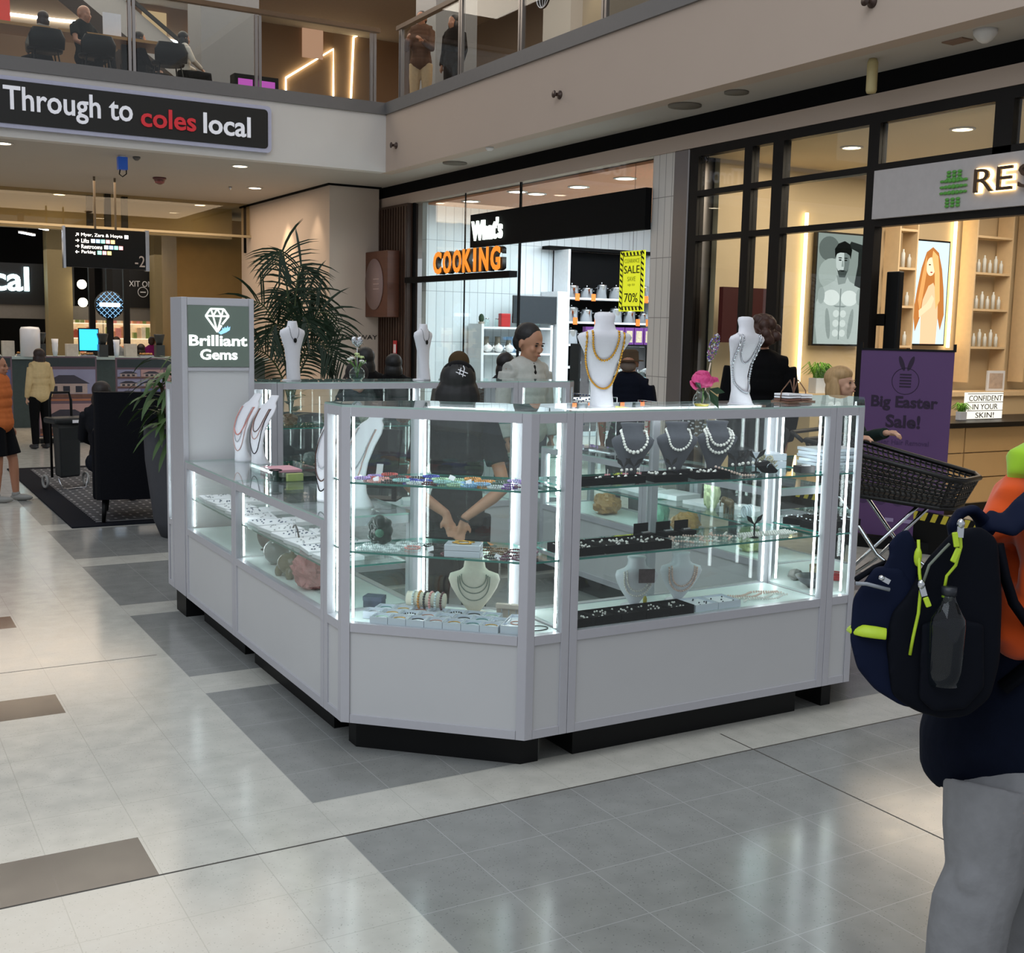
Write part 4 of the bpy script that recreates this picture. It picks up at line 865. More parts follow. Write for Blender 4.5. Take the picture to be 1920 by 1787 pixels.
for k, (a, rr_, z, mt) in enumerate(((0, .03, .145, GF), (1.3, .04, .15, GF), (2.6, .055, .13, WF), (3.8, .06, .14, WF), (5.1, .05, .12, WF), (.6, .065, .11, WF), (4.4, .03, .165, GF))):
    m = MB(); petal_ball(m, (rr_*math.cos(a), rr_*math.sin(a)*.6, z), .022, 10, k); m.build('flower', mt, t)
t = thing('heart_pick', 'silver heart balloon on a stick in the flower vase', 'balloon', (2.90, 7.02, zr+.09)); m = MB(); m.tube([(0, 0, 0), (0, 0, .13)], .0025, 6); m.build('stick', pm('white_stick', 'e6e6ea', .5), t)
m = MB(); m.ball((-.016, 0, .165), (.024, .014, .03), 12, rot=Matrix.Rotation(R(-28), 3, 'Y')); m.ball((.016, 0, .165), (.024, .014, .03), 12, rot=Matrix.Rotation(R(28), 3, 'Y')); m.ball((0, 0, .148), (.02, .012, .026), 10)
blob(m, 'balloon', SILV, t, .0035, 3)
# contents of the rear showcases
for i, (x, c) in enumerate(((4.10, 'blue'), (4.18, 'red'), (4.26, 'white'))):
    mt = pm('lac_'+c, {'blue': '22306a', 'red': 'a01f2c', 'white': 'e6dfe4'}[c], .3, var=.4, scale=60)
    m = MB(); m.tube([(.04*math.cos(2*PI*k/20), .04*math.sin(2*PI*k/20), 0) for k in range(20)], .012, 8, closed=True); o = m.build('bangle', mt); o.location = (x, 6.98, 1.07+.0525); o.rotation_euler = (R(90), 0, R(60)); tag(o, f'{c} patterned bangle standing in the rear right corner showcase', 'bangle', 'patterned bangles in the rear showcase')
for i in range(7):
    o = rock('mineral_chunk', f'{["brown","grey","olive","tan","pale","dark","rust"][i]} mineral chunk inside the rear showcase', pm('chunk%d' % i, ['6a5138', '6b7472', '5a5a3c', '9a7d55', 'a9aa98', '35373a', '7d4a35'][i], .5, var=.4), (2.45+i*.13, 7.02, .82 if i % 2 else 1.0708), (.045, .04, .04), i+20)
for i in range(6):
    t = thing('jewellery_card', f'white jewellery card lying in the rear showcase, {["first","second","third","fourth","fifth","sixth"][i]} from the left', 'jewellery tray', (2.42+i*.17, 6.98, ZW-.003), R(15*(-1)**i), 'white cards in the rear showcase'); m = MB(); m.b(-.06, .06, -.07, .07, 0, .03); m.build('tray', VEL, t)
# peony in a glass vase on the front case
t = thing('peony_vase', 'pink peony in a small round glass vase on the front showcase', 'flower vase', (3.115, 3.80, zt_))
m = MB(); m.lathe([(.028, 0), (.036, .012), (.037, .03), (.03, .05), (.02, .062), (.021, .066)]); m.build('vase', GLS, t)
m = MB(); m.lathe([(.026, .002), (.033, .012), (0, .013)]); m.build('pebbles', pm('yellow_pebbles', 'c9a94a', .4), t)
m = MB(); m.tube([(0, 0, .01), (.006, 0, .05), (.002, 0, .10)], .003, 6); m.build('stem', pm('stem_green', '5d8a3a', .5), t)
PK = pm('peony_pink', 'd0417f', .55, var=.35, scale=30)
m = MB(); petal_ball(m, (-.002, 0, .112), .056, 40, 5, 1.0, ph1=115); petal_ball(m, (-.002, 0, .128), .036, 18, 9, 1.0); m.ball((0, 0, .112), .034, 12); m.build('peony', PK, t)
m = MB(); petal_ball(m, (.05, -.005, .105), .03, 14, 3); m.build('peony', PK, t)
m = MB()
for (x, z, x2, z2, w_) in ((.02, .07, .055, -.005, .022), (.02, .075, .085, .06, .016), (-.02, .075, -.075, .105, .012), (.0, .07, -.02, .03, .014)):
    a = Vector((x, -.02, z)); b = Vector((x2, -.045, z2)); c = (a+b)/2; n_ = (b-a).normalized(); s_ = n_.cross(Vector((0, 1, 0)))*w_
    m.add([a, c+s_+Vector((0, -.004, 0)), b, c-s_+Vector((0, -.004, 0)), a+Vector((0, .002, 0)), c+s_, b+Vector((0, .002, 0)), c-s_], [(0,1,2,3),(7,6,5,4),(0,4,5,1),(1,5,6,2),(2,6,7,3),(3,7,4,0)])
m.build('leaf', pm('peony_leaf', '1d3a22', .45), t)
t = thing('beaded_wand', 'beaded leaf-shaped wand leaning behind the peony', 'ornament', (3.17, 3.86, zt_+.01)); m = MB(); m.tube([(0, 0, 0), (.05, .02, .17)], .003, 6); m.build('stick', pm('cream_stick', 'e0cdb8', .5), t)
m = MB(Matrix.Translation((.068, .027, .235)) @ Matrix.Rotation(R(20), 4, 'Y'))
rr3 = random.Random(2)
for k in range(150):
    u = rr3.uniform(-1, 1); a = rr3.random()*2*PI; q = math.sqrt(1-u*u); m.ball((.022*q*math.cos(a), .012*q*math.sin(a), .06*u), .0042, 5, rr3.randrange(4))
m.build('beads', [SILV, pm('wand_green', '7fa05a', .3), pm('wand_purple', '5a4a9a', .3), pm('wand_pink', 'b07a9a', .3)], t)
t = thing('book_rack', 'low wire rack with open jewellery leaflets at the right of the front showcase top', 'rack', (3.80, 3.98, zt_), R(10))
m = MB(); m.b(-.10, .10, -.05, .05, 0, .006); m.tube([(-.10, 0, .0), (-.09, 0, .05), (-.03, 0, .10), (0, 0, .04), (.03, 0, .10), (.09, 0, .05), (.10, 0, 0)], .003, 6); m.tube([(0, 0, 0), (0, 0, .11)], .004, 6); m.build('wire_rack', pm('copper_wire', '7a5a48', .3, .7), t)
for k in range(3): m = MB(); m.b(-.09, .0, -.04, .04, .008+k*.012, .016+k*.012); m.b(.005, .09, -.04, .04, .008+k*.010, .015+k*.010); m.build('leaflet', [pm('brown_leaflet', '8a5f52', .6), TAGW, TAGW][k], t)
# ================================================================ PEOPLE
def V(*a): return Vector(a)
SKIN = {'light': 'c79a80', 'tan': 'a8755a', 'mid': 'b58468', 'pale': 'd3a78f'}
def hand(mb, wr, d, side, pn, s=1.0, curl=.5):
    """palm + four fingers + thumb; d finger direction, pn palm normal"""
    d = d.normalized(); pn = (pn-d*pn.dot(d)).normalized(); lat = d.cross(pn)
    k = .9*s
    mb.tube([wr-d*.01, wr+d*.035*k, wr+d*.082*k], [.022*k, .031*k, .030*k], 10, sq=.5 if 1 else 1)
    for i, (o, L) in enumerate(((.027, .066), (.009, .075), (-.009, .070), (-.026, .054))):
        b = wr+d*.078*k+lat*o*k*side; d1 = (d+pn*curl*.5).normalized(); d2 = (d+pn*curl*1.6).normalized(); d3 = (d*.6+pn*curl*2.4).normalized()
        p1 = b+d1*L*.45*k; p2 = p1+d2*L*.33*k; p3 = p2+d3*L*.26*k
        mb.tube([b-d*.02, b, p1, p2, p3], [.0092*k, .0090*k, .0086*k, .0078*k, .0062*k], 7)
    b = wr+d*.022*k+lat*.024*k*side; td = (d*.7+lat*.75*side+pn*.35).normalized(); mb.tube([b, b+td*.034*k, b+(td+d*.5).normalized()*.062*k], [.0125*k, .0105*k, .0078*k], 7)
def person(label, loc, face, h=1.68, skin='mid', hair=('short', '1a1512'), top=('tee', '202225'), bot=('trousers', '15161a'), J=None, vox=.010, headyaw=0, nod=0, shoes='2a2a2c', sit=False, fem=False, name='person', extra=None, curl=(.5, .5), palms=None, hat=None, hs=1.08, eyes=True, low=True, group=None, sway=None):
    t = thing(name, label, 'person', loc, face, group)                # local: faces -Y, x to its left..
    u = h/1.70
    j = dict(pel=V(0, .0, .93), waist=V(0, .0, 1.05), chest=V(0, .01, 1.27), nk=V(0, .02, 1.45), hd=V(0, -.005, 1.585),
             shL=V(.175, .02, 1.39), elL=V(.225, .03, 1.11), wrL=V(.22, -.05, .87), shR=V(-.175, .02, 1.39), elR=V(-.225, .03, 1.11), wrR=V(-.22, -.05, .87),
             hiL=V(.09, .0, .90), knL=V(.10, -.01, .48), anL=V(.105, .02, .085), hiR=V(-.09, .0, .90), knR=V(-.10, -.01, .48), anR=V(-.105, .02, .085), hdL=None, hdR=None)
    if fem:
        for k in ('shL', 'shR'): j[k].x *= .88
        for k in ('elL', 'elR', 'wrL', 'wrR'): j[k].x *= .92
    if sit:
        dz = -.45; 
        for k in ('pel', 'waist', 'chest', 'nk', 'hd', 'shL', 'shR', 'elL', 'elR', 'wrL', 'wrR', 'hiL', 'hiR'): j[k].z += dz
        j['knL'] = V(.12, -.44, .50); j['knR'] = V(-.12, -.44, .50); j['anL'] = V(.13, -.46, .09); j['anR'] = V(-.13, -.46, .09)
        j['wrL'] = V(.12, -.30, .60); j['wrR'] = V(-.12, -.30, .60); j['elL'] = V(.23, -.08, .70); j['elR'] = V(-.23, -.08, .70)
    if J:
        for k, v in J.items(): j[k] = V(*v)
    for k, v in j.items():
        if v is not None: j[k] = v*u
    sk = pm('skin_'+skin, SKIN[skin], .5, var=.06)
    def limb(mb, a, b, c, r, m_=0): mb.tube([a, a+(b-a)*.35, b, b+(c-b)*.3, c], [r[0], r[1], r[2], r[3], r[4]], 12)
    B = MB()
    W = .9 if fem else 1.0
    # torso
    tor = [(j['pel'], .155*W, .115), (j['waist'], .130*W, .10), (j['chest'], .165*W, .115), (j['chest']+(j['nk']-j['chest'])*.65, .155*W, .095)]
    def torso(mb, g, lo=0):
        for k, (c, rx, ry) in enumerate(tor[lo:]): mb.ball(c, ((rx+g)*u, (ry+g)*u, .14*u), 14)
        for a, b in zip(tor[lo:], tor[lo+1:]):
            c = (a[0]+b[0])/2; mb.ball(c, (((a[1]+b[1])/2+g)*u, ((a[2]+b[2])/2+g)*u, .14*u), 14)
        mb.tube([j['shL'], j['nk']-V(0, 0, .03), j['shR']], [(.052+g)*u, (.06+g)*u, (.052+g)*u], 12)
    torso(B, 0)
    B.tube([j['nk']-V(0, 0, .06)*u, j['nk']+V(0, 0, .03)*u, j['hd']-V(0, 0, .02)*u], [.062*u, .054*u, .052*u], 12)
    HR = Matrix.Rotation(headyaw, 3, 'Z') @ Matrix.Rotation(nod, 3, 'X')
    hc = j['hd']
    def hp(x, y, z): return hc+HR @ (V(x, y, z)*u*hs)
    def hb(mb, x, y, z, rx, ry, rz, n=12, rt=None): mb.ball(hp(x, y, z), (rx*u*hs, ry*u*hs, rz*u*hs), n, rot=HR if rt is None else HR @ rt)
    hb(B, 0, .008, .022, .073, .092, .088, 18); hb(B, 0, -.035, -.045, .056, .055, .062, 14); hb(B, 0, -.055, -.088, .026, .028, .022); 
    hb(B, 0, -.092, -.018, .010, .018, .022, 8); hb(B, 0, -.100, -.032, .015, .014, .010, 8); hb(B, 0, -.082, .012, .035, .012, .010, 8)
    for sx in (-1, 1):
        hb(B, sx*.036, -.068, -.028, .022, .02, .02, 8); hb(B, sx*.076, .006, -.012, .008, .016, .028, 8)
    hb(B, 0, -.090, -.060, .022, .010, .007, 8)
    for s_ in ('L', 'R'):
        limb(B, j['sh'+s_], j['el'+s_], j['wr'+s_], [.05*W*u, .045*W*u, .038*W*u, .039*W*u, .025*W*u])
        limb(B, j['hi'+s_], j['kn'+s_], j['an'+s_], [.088*u, .080*u, .056*u, .056*u, .038*u])
        an = j['an'+s_]; B.ball(an+V(0, -.06, -.045)*u, (.042*u, .12*u, .035*u), 10)
        d = (j['wr'+s_]-j['el'+s_]).normalized(); sd = 1 if s_ == 'L' else -1
        if j['hd'+s_] is not None: d = j['hd'+s_].normalized()
        pn = V(-sd, 0, 0) if not palms else V(*palms['LR'.index(s_)])
        hand(B, j['wr'+s_], d, sd if not palms else sd, pn, u, curl['LR'.index(s_)])
    blob(B, 'body', sk, t, vox*u*.8 if not low else vox*u, 2)
    # clothes
    tc = pm('cloth_'+top[1], top[1], .85, var=.14, scale=30, bump=.25); G = MB()
    sl = top[0]
    torso(G, .014 if sl != 'jacket' else .03)
    if len(top) > 2 and top[2] == 'loose': torso(G, .04)
    for s_ in ('L', 'R'):
        a, b, c = j['sh'+s_], j['el'+s_], j['wr'+s_]
        if sl == 'tee': G.tube([a, a+(b-a)*.3, a+(b-a)*.62], [.064*u, .066*u, .064*u], 12)
        elif sl != 'vest': g = .012 if sl != 'jacket' else .022; G.tube([a, a+(b-a)*.4, b, b+(c-b)*.5, b+(c-b)*.93], [(.054+g)*u, (.05+g)*u, (.044+g)*u, (.038+g)*u, (.03+g)*u], 12)
    blob(G, 'shirt' if sl == 'tee' else sl, tc, t, vox*u, 3)
    bc = pm('cloth_'+bot[1], bot[1], .85, var=.14, scale=30, bump=.2); G = MB()
    G.ball(j['pel'], (.172*W*u, .135*u, .14*u), 16)
    if bot[0] == 'skirt': G.loft([((j['pel'].z-.45*u), 0, 0, .22*u, .2*u), (j['pel'].z, 0, 0, .17*u, .135*u)], 18)
    else:
        f = .98 if bot[0] == 'trousers' else .25
        for s_ in ('L', 'R'):
            a, b, c = j['hi'+s_], j['kn'+s_], j['an'+s_]; ls = 1.0 if bot[0] == 'trousers' else 1.0
            if f > .5: G.tube([a, a+(b-a)*.5, b, b+(c-b)*.5, c], [.100*u, .092*u, .072*u, .066*u, .060*u], 12)
            else: G.tube([a, a+(b-a)*.5, a+(b-a)*.85], [.100*u, .105*u, .11*u], 12)
    blob(G, bot[0], bc, t, vox*u, 3)
    for s_ in ('L', 'R'):
        G = MB(); an = j['an'+s_]; G.ball(an+V(0, -.065, -.045)*u, (.05*u, .135*u, .042*u), 12); G.ball(an+V(0, 0, -.01)*u, (.045*u, .05*u, .05*u), 10); G.build('shoe', pm('shoe_'+shoes, shoes, .5), t)
    # hair / hat
    if hair:
        G = MB(); st = hair[0]; hm = pm('hair_'+hair[1], hair[1], .55, var=.35, scale=60, stretch=(1, 1, .15))
        if st == 'short': hb(G, 0, .022, .040, .080, .092, .082, 16); hb(G, 0, .055, -.005, .074, .06, .07, 12)
        elif st == 'bald': hb(G, 0, .07, -.02, .07, .04, .05, 12)
        elif st == 'wild': hb(G, 0, .022, .040, .090, .098, .086, 16); hb(G, 0, .05, -.05, .115, .075, .10, 14); hb(G, 0, .065, -.15, .145, .07, .12, 14); hb(G, .08, .0, -.06, .03, .05, .09); hb(G, -.075, .0, -.06, .03, .05, .09); hb(G, -.09, .05, -.2, .05, .05, .07); hb(G, .1, .05, -.2, .05, .05, .06)
        elif st == 'blonde': hb(G, 0, .005, .062, .084, .092, .066, 16); hb(G, 0, .030, .042, .084, .090, .084, 16); hb(G, 0, .055, -.05, .088, .055, .11, 14); hb(G, 0, .06, -.14, .10, .05, .09, 14); hb(G, .076, .015, -.06, .020, .045, .11); hb(G, -.076, .015, -.06, .020, .045, .11)
        elif st == 'bob': hb(G, 0, .022, .040, .085, .094, .086, 16); hb(G, 0, .045, -.05, .088, .07, .09, 14); hb(G, .06, .0, -.05, .03, .05, .07); hb(G, -.06, .0, -.05, .03, .05, .07)
        elif st == 'long': hb(G, 0, .022, .040, .086, .094, .086, 16); hb(G, 0, .05, -.06, .088, .06, .12, 14); hb(G, 0, .065, -.20, .10, .05, .16, 14); hb(G, .062, .0, -.07, .026, .05, .10); hb(G, -.062, .0, -.07, .026, .05, .10)
        elif st == 'curly':
            rr4 = random.Random(3)
            for k in range(40):
                a = rr4.random()*2*PI; ph = rr4.uniform(-.4, 1.5); hb(G, .095*math.cos(a)*math.cos(ph), .03+.10*math.sin(a)*math.cos(ph) if math.sin(a) > -.4 else .03-.02, .03+.10*math.sin(ph), .035, .035, .035, 8)
            hb(G, 0, .03, .03, .09, .095, .09, 14)
        blob(G, 'hair', hm, t, max(.007, vox*.8)*u, 2)
    if hat:
        G = MB(); hm = pm('hat_'+hat[1], hat[1], .85, var=.1)
        if hat[0] == 'cap':
            hb(G, 0, .012, .052, .087, .10, .078, 18); hb(G, 0, -.105, .040, .058, .06, .008, 14)
        elif hat[0] == 'beanie': hb(G, 0, .015, .045, .088, .102, .09, 18)
        elif hat[0] == 'brim':
            G.loft([(hc.z+.022*u, hc.x, hc.y, .135*u, .15*u), (hc.z+.03*u, hc.x, hc.y, .13*u, .145*u), (hc.z+.032*u, hc.x, hc.y, .088*u, .10*u), (hc.z+.105*u, hc.x, hc.y+.01, .082*u, .092*u), (hc.z+.125*u, hc.x, hc.y+.01, .06*u, .07*u)], 24)
        blob(G, 'hat' if hat[0] != 'cap' else 'cap', hm, t, .008*u, 2) if hat[0] != 'brim' else G.build('hat', hm, t)
    if eyes:
        for sx in (-1, 1):
            G = MB(); hb(G, sx*.030, -.0835, .0, .0125, .006, .006, 10); G.build('eye', pm('eye_dark', '241a16', .3), t)
            G = MB(); hb(G, sx*.030, -.087, .017, .017, .005, .0035, 8); G.build('eyebrow', pm('hair_'+(hair[1] if hair else '2a1a12'), hair[1] if hair else '2a1a12', .6), t)
        G = MB(); hb(G, 0, -.0965, -.060, .020, .006, .005, 10); G.build('mouth', pm('lips_'+skin, '9a5a50', .5), t)
    if extra: extra(t, j, u, hp)
    return t
def HD(px, top, y): q = Py(px, top, y); return (q.x, y, 0), q.z
def toward(x, y, tx, ty): return math.atan2(ty-y, tx-x)+PI/2       # heading so that local -Y points to the target
# woman inside the kiosk, back to us, hands clasped behind
def ex(t, j, u, hp):
    m = MB(); T_ = [(.0, .0), (.03, .0)]
    o = hp(-.035, .107, .075)
    for a, b in (((-.022, 0, -.006), (.024, 0, .012)), ((-.012, 0, -.018), (.034, 0, .0)), ((-.006, 0, .016), (.004, 0, -.026)), ((.010, 0, .02), (.02, 0, -.018)), ((-.006, 0, .016), (.0, .0, .03))):
        m.bar(o+V(*a), o+V(*b), .005, .004)
    m.build('cap_emblem', TAGW, t, label='white character emblem on the back of the cap')
    m = MB(); m.tube([j['wrR']+V(.024*math.cos(a), .0, 0)*1+V(0, .026*math.sin(a), .012*math.cos(a)) for a in [2*PI*k/12 for k in range(12)]], .005, 6, closed=True); m.build('wristband', BLK, t)
person('woman in a black cap and t-shirt inside the kiosk, back turned, hands clasped behind', (2.55, 4.92, 0), R(180-26), 1.53, 'mid', ('wild', '0d0b0c'), ('tee', '14181d'), ('trousers', '131116'),
    dict(elL=(.25, .13, 1.06), wrL=(.05, .20, .93), elR=(-.25, .13, 1.06), wrR=(-.03, .215, .91), hdL=(-.25, .15, -1), hdR=(.2, .2, -1)), vox=.008, fem=True, hat=('cap', '0b0c10'), extra=ex, palms=((0, 1, .2), (0, 1, .2)), curl=(.7, .5), headyaw=R(-8))
# customer in the cream jacket
def ex2(t, j, u, hp):
    m = MB(); m.ball(j['nk']+V(0, -.085, -.10)*u, (.055*u, .045*u, .13*u), 12); blob(m, 'undershirt', BLK, t, .008, 1)
    m = MB(); 
    for sx in (-1, 1): m.tube([j['nk']+V(sx*.02, .065, .0)*u, j['nk']+V(sx*.085, .01, .015)*u, j['nk']+V(sx*.075, -.075, -.045)*u, j['chest']+V(sx*.055, -.135, .02)*u], [.02, .024, .022, .012], 8)
    blob(m, 'collar', pm('collar_cream', 'd3d2bb', .8), t, .007, 1)
person('man in a cream zip jacket over a black shirt standing behind the kiosk, looking down', HD(990, 624, 7.75)[0], R(8), HD(992, 624, 7.75)[1], 'mid', ('short', '120e0d'), ('jacket', 'b9bab4'), ('trousers', '2b3140'), dict(hd=(0, -.02, 1.625)), vox=.009, hs=1.25, headyaw=R(12), nod=R(14), extra=ex2)
person('man in a brown brimmed hat and navy shirt, seen from behind', HD(1180, 657, 7.75)[0], R(140), HD(1180, 657, 7.75)[1], 'tan', ('bald', '6a5a4e'), ('tee', '0c101c'), ('trousers', '15171d'), hat=('brim', '4b3d2f'), eyes=False)
person('woman with long blonde hair in a dark green top pushing the trolley', (5.82, 5.66, 0), R(15), 1.49, 'light', ('blonde', 'b08e62'), ('shirt', '26332f'), ('trousers', '1b1c20'), dict(elL=(.22, -.10, 1.16), wrL=(-.02, -.42, 1.24), elR=(-.24, -.12, 1.16), wrR=(-.40, -.40, 1.22), hdL=(-.1, -1, 0), hdR=(0, -1, 0)), fem=True, vox=.009, headyaw=R(5), nod=R(-6), palms=((0, 0, -1), (0, 0, -1)), curl=(.9, .9))
person('person with curly brown hair in black, back turned, behind the silver bust', HD(1428, 604, 6.45)[0], R(150), HD(1428, 604, 6.45)[1], 'tan', ('curly', '3a1f14'), ('jacket', '08080a'), ('trousers', '101014'), eyes=False)
person('woman with black hair behind the man in the cream jacket', HD(948, 664, 8.75)[0], R(150), HD(948, 664, 8.75)[1], 'mid', ('bob', '0c0a0a'), ('shirt', '2b2b30'), eyes=False, fem=True)
person('person in a brown beanie and hood just behind the woman in the black cap', HD(860, 664, 8.15)[0], R(165), HD(860, 664, 8.15)[1], 'tan', ('bob', '2a211a'), ('shirt', '3a3226'), hat=('beanie', '4a3b28'), eyes=False)
person('person in a dark grey cap leaning over the rear showcase beside the flower vase', HD(668, 684, 7.62)[0], R(5), HD(668, 684, 7.62)[1], 'light', ('long', '191413'), ('shirt', '23262c'), hat=('cap', '33302f'), nod=R(25), fem=True)
person('shopper dressed in black between the flower vase and the brown timber wall', HD(738, 666, 9.6)[0], R(160), HD(738, 666, 9.6)[1], 'mid', ('bob', '0b0a0a'), ('jacket', '09090b'), eyes=False)
person('second shopper in black beside the brown timber wall, hair down', HD(684, 654, 9.2)[0], R(170), HD(684, 654, 9.2)[1], 'mid', ('long', '0b0a0a'), ('jacket', '0b0b0d'), eyes=False, fem=True)
# left side
person('child in an orange t-shirt and black shorts walking at the left edge', (1.27, 11.71, 0), R(60), 1.36, 'tan', ('short', '14100f'), ('tee', 'c06a3a', 'loose'), ('shorts', '0f1013'), dict(elR=(-.24, .10, 1.1), wrR=(-.25, -.0, .86), knL=(.10, -.10, .48), anL=(.105, -.12, .085)), shoes='8b8a86')
person('woman with long dark hair, cream blouse and wide black trousers', HD(72, 655, 16.4)[0], R(200), HD(72, 655, 16.4)[1], 'light', ('long', '2a1a16'), ('shirt', 'c9b083', 'loose'), ('trousers', '0b0b0c'), fem=True, eyes=False)
person('person seated in the black armchair, only the dark hair showing above it', (2.05, 10.95, 0), R(150), 1.56, 'tan', ('bob', '1d1210'), ('shirt', '17181d'), ('trousers', '1a1c24'), sit=True, eyes=False, fem=True)
# ================================================================ KITCHENWARE SHOP
FXM = lambda x, y, z: frame((x, y, z), (0, -1, 0))       # plane facing -X: right is -Y
FYM = lambda x, y, z: frame((x, y, z), (1, 0, 0))        # plane facing -Y: right is +X
o = struct(MB().b(SX+.005, SX+.017, 10.10, 12.86, 3.2, 3.54).build('window_2', GLW))
o = struct(MB().b(SX+.005, SX+.017, 12.88, 14.35, 0, 3.54).build('window_3', GLW))
o = struct(MB().b(SX+.005, SX+.017, 14.37, 16.03, 0, 3.54).build('window_4', GLW))
m = MB(); m.b(SX, SX+.03, 12.86, 12.88, 0, 3.54); m.b(SX+.005, SX+.02, 14.35, 14.37, 0, 3.54); m.b(SX, SX+.04, 15.99, 16.03, 0, 3.54)
struct(m.build('trim_7', BLKM))
t = thing('shop_fascia', 'long black sign fascia over the kitchenware shop entrance with lit white lettering', 'shop sign', (SX-.06, 12.0, 2.78))
MB().b(-.04, .04, -1.92, 2.0, 0, .43).build('fascia_board', BLKM, t)
LWG = emat('lit_white_green', 'eefff0', 2.2)
text("What's", .3, LWG, 'lettering', FXM(SX-.10, 13.93, 2.86), t, ext=.012, off=.006, fitw=.82, fith=.27)
t = thing('orange_letters', 'orange COOKING letters standing on a black shelf bar', 'shop sign', (SX-.08, 13.9, 2.36))
OR = pm('orange_face', 'f08a1c', .4, emit='f08a1c', es=.55); ORS = pm('letter_side', '1a1512', .5)
for i, c in enumerate('COOKING'):
    y = 14.95-[0, .30, .60, .89, 1.20, 1.36, 1.67][i]; o = text(c, .34, OR, 'letter', FXM(SX-.175, y, 2.45), t, ext=.004, off=.012, fitw=.25 if c != 'I' else .07, fith=.31)
    o2 = text(c, .34, ORS, 'letter_return', FXM(SX-.085, y, 2.45), t, ext=.03, off=.012, fitw=.25 if c != 'I' else .07, fith=.31)
MB().b(-.06, .06, -1.04, 2.1, 0, .08).build('shelf_bar', BLKM, t)
# reflections are left to the glass; hanging sale poster
t = thing('sale_poster', 'yellow hanging poster with striped border reading SALE SAVE UP TO 70%', 'poster', (7.62, 10.58, 1.93))
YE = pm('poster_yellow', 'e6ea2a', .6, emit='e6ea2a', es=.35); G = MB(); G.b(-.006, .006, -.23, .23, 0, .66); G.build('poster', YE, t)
G = MB()
for k in range(11):
    z = .01+k*.06; G.add([(-.009, -.22, z), (-.009, -.175, z+.03), (-.009, -.175, z+.055), (-.009, -.22, z+.025)], [(0,1,2,3)]); G.add([(-.009, .175, z), (-.009, .22, z+.03), (-.009, .22, z+.055), (-.009, .175, z+.025)], [(0,1,2,3)])
for k in range(6):
    y = -.19+k*.065
    for z in (.012, .61): G.add([(-.009, y, z), (-.009, y+.03, z), (-.009, y+.045, z+.038), (-.009, y+.015, z+.038)], [(0,1,2,3)])
for (a, b) in ((-.172, -.166), (.166, .172)): G.b(-.009, -.0065, a, b, .052, .606)
G.b(-.009, -.0065, -.172, .172, .05, .056); G.b(-.009, -.0065, -.172, .172, .602, .608)
G.build('striped_border', BLK, t)
for s_, z, hh, wd, mt in (('CLEARANCE', .53, .045, .28, pm('poster_olive', 'b3b526', .6)), ('SALE', .415, .085, .29, BLK), ('SAVE', .33, .05, .15, pm('poster_olive', 'b3b526', .6)), ('up to', .27, .035, .13, pm('poster_olive', 'b3b526', .6)), ('70%', .10, .10, .25, BLK)):
    text(s_, .08, mt, 'lettering', FXM(7.612, 10.58, 1.93+z), t, ext=.001, align='CENTER', fitw=wd, fith=hh)
MB().b(-.002, .002, -.001, .001, .66, 1.6).build('cord', BLK, t)
# shelving on the side wall (faces us)
WS = pm('white_shelf', 'dfe3e6', .5); y1 = 15.74
def shelfunit(label, x0, x1, z0, zs, ztop, back=None, d=.45, nm='shelving'):
    t = thing(nm, label, 'shelving', ((x0+x1)/2, y1-d/2, 0), 0, 'kitchenware shop shelving'); w_ = (x1-x0)/2
    if back: MB().b(-w_, w_, d/2-.03, d/2, z0, ztop).build('back_panel', back, t)
    MB().b(-w_, -w_+.04, -d/2, d/2-.031, z0, ztop).build('upright', WS, t); MB().b(w_-.04, w_, -d/2, d/2-.031, z0, ztop).build('upright', WS, t)
    for z in zs: MB().b(-w_+.041, w_-.041, -d/2, d/2-.031, z-.03, z).build('shelf', WS, t)
    return t
shelfunit('white shelf unit with teapots and glassware on the tiled wall', 8.30, 9.55, .3, (1.35, 1.74), 1.78)
shelfunit('black-backed shelf unit stacked with steel pots', 9.80, 11.55, .3, (.75, 1.15, 1.50, 1.85, 2.22), 2.95, BLKM)
shelfunit('pale shelf unit at the right with orange price tickets', 11.6, 13.2, .3, (.75, 1.15, 1.50, 1.9, 2.3), 2.95, pm('pale_back', 'b7c3cf', .7))
t = thing('shelf_header', 'black trim rail above the pot shelves', 'shelving', (11.4, 15.55, 2.95)); MB().b(-1.85, 1.85, -.1, .12, 0, .05).build('rail', BLKM, t)
POT = pm('polished_pot', 'b9bcc0', .12, 1, var=.05)
def pot(r, h, lab, loc, grp='steel pots on the black-backed shelves'):
    t = thing('cooking_pot', lab, 'pot', loc, 0, grp); m = MB(); m.lathe([(r, 0), (r, h), (r+.004, h+.003)]); m.build('pot_body', POT, t)
    m = MB(); m.lathe([(r+.003, h), (r*.8, h+.02), (0.01, h+.035)]); m.ball((0, 0, h+.045), .014, 8); m.build('lid', POT, t)
    m = MB()
    for s_ in (-1, 1): m.tube([(s_*r, -.03, h*.8), (s_*(r+.03), -.03, h*.82), (s_*(r+.03), .03, h*.82), (s_*r, .03, h*.8)], .005, 6)
    m.build('handles', POT, t); return t
names = iter([f'{c} polished steel pot with lid, {r} shelf' for r in ('top', 'middle', 'lower') for c in ('far left', 'second from left', 'third from left', 'fourth from left', 'fifth from left', 'far right')])
for z in (2.222, 1.852, 1.502):
    for i in range(6): pot(.11-.012*(i % 3), .20-.03*((i+int(z*10)) % 3), next(names), (9.98+i*.28, 15.45, z))
OT = pm('orange_ticket', 'e8722a', .6, emit='e8722a', es=.25)
k = 0
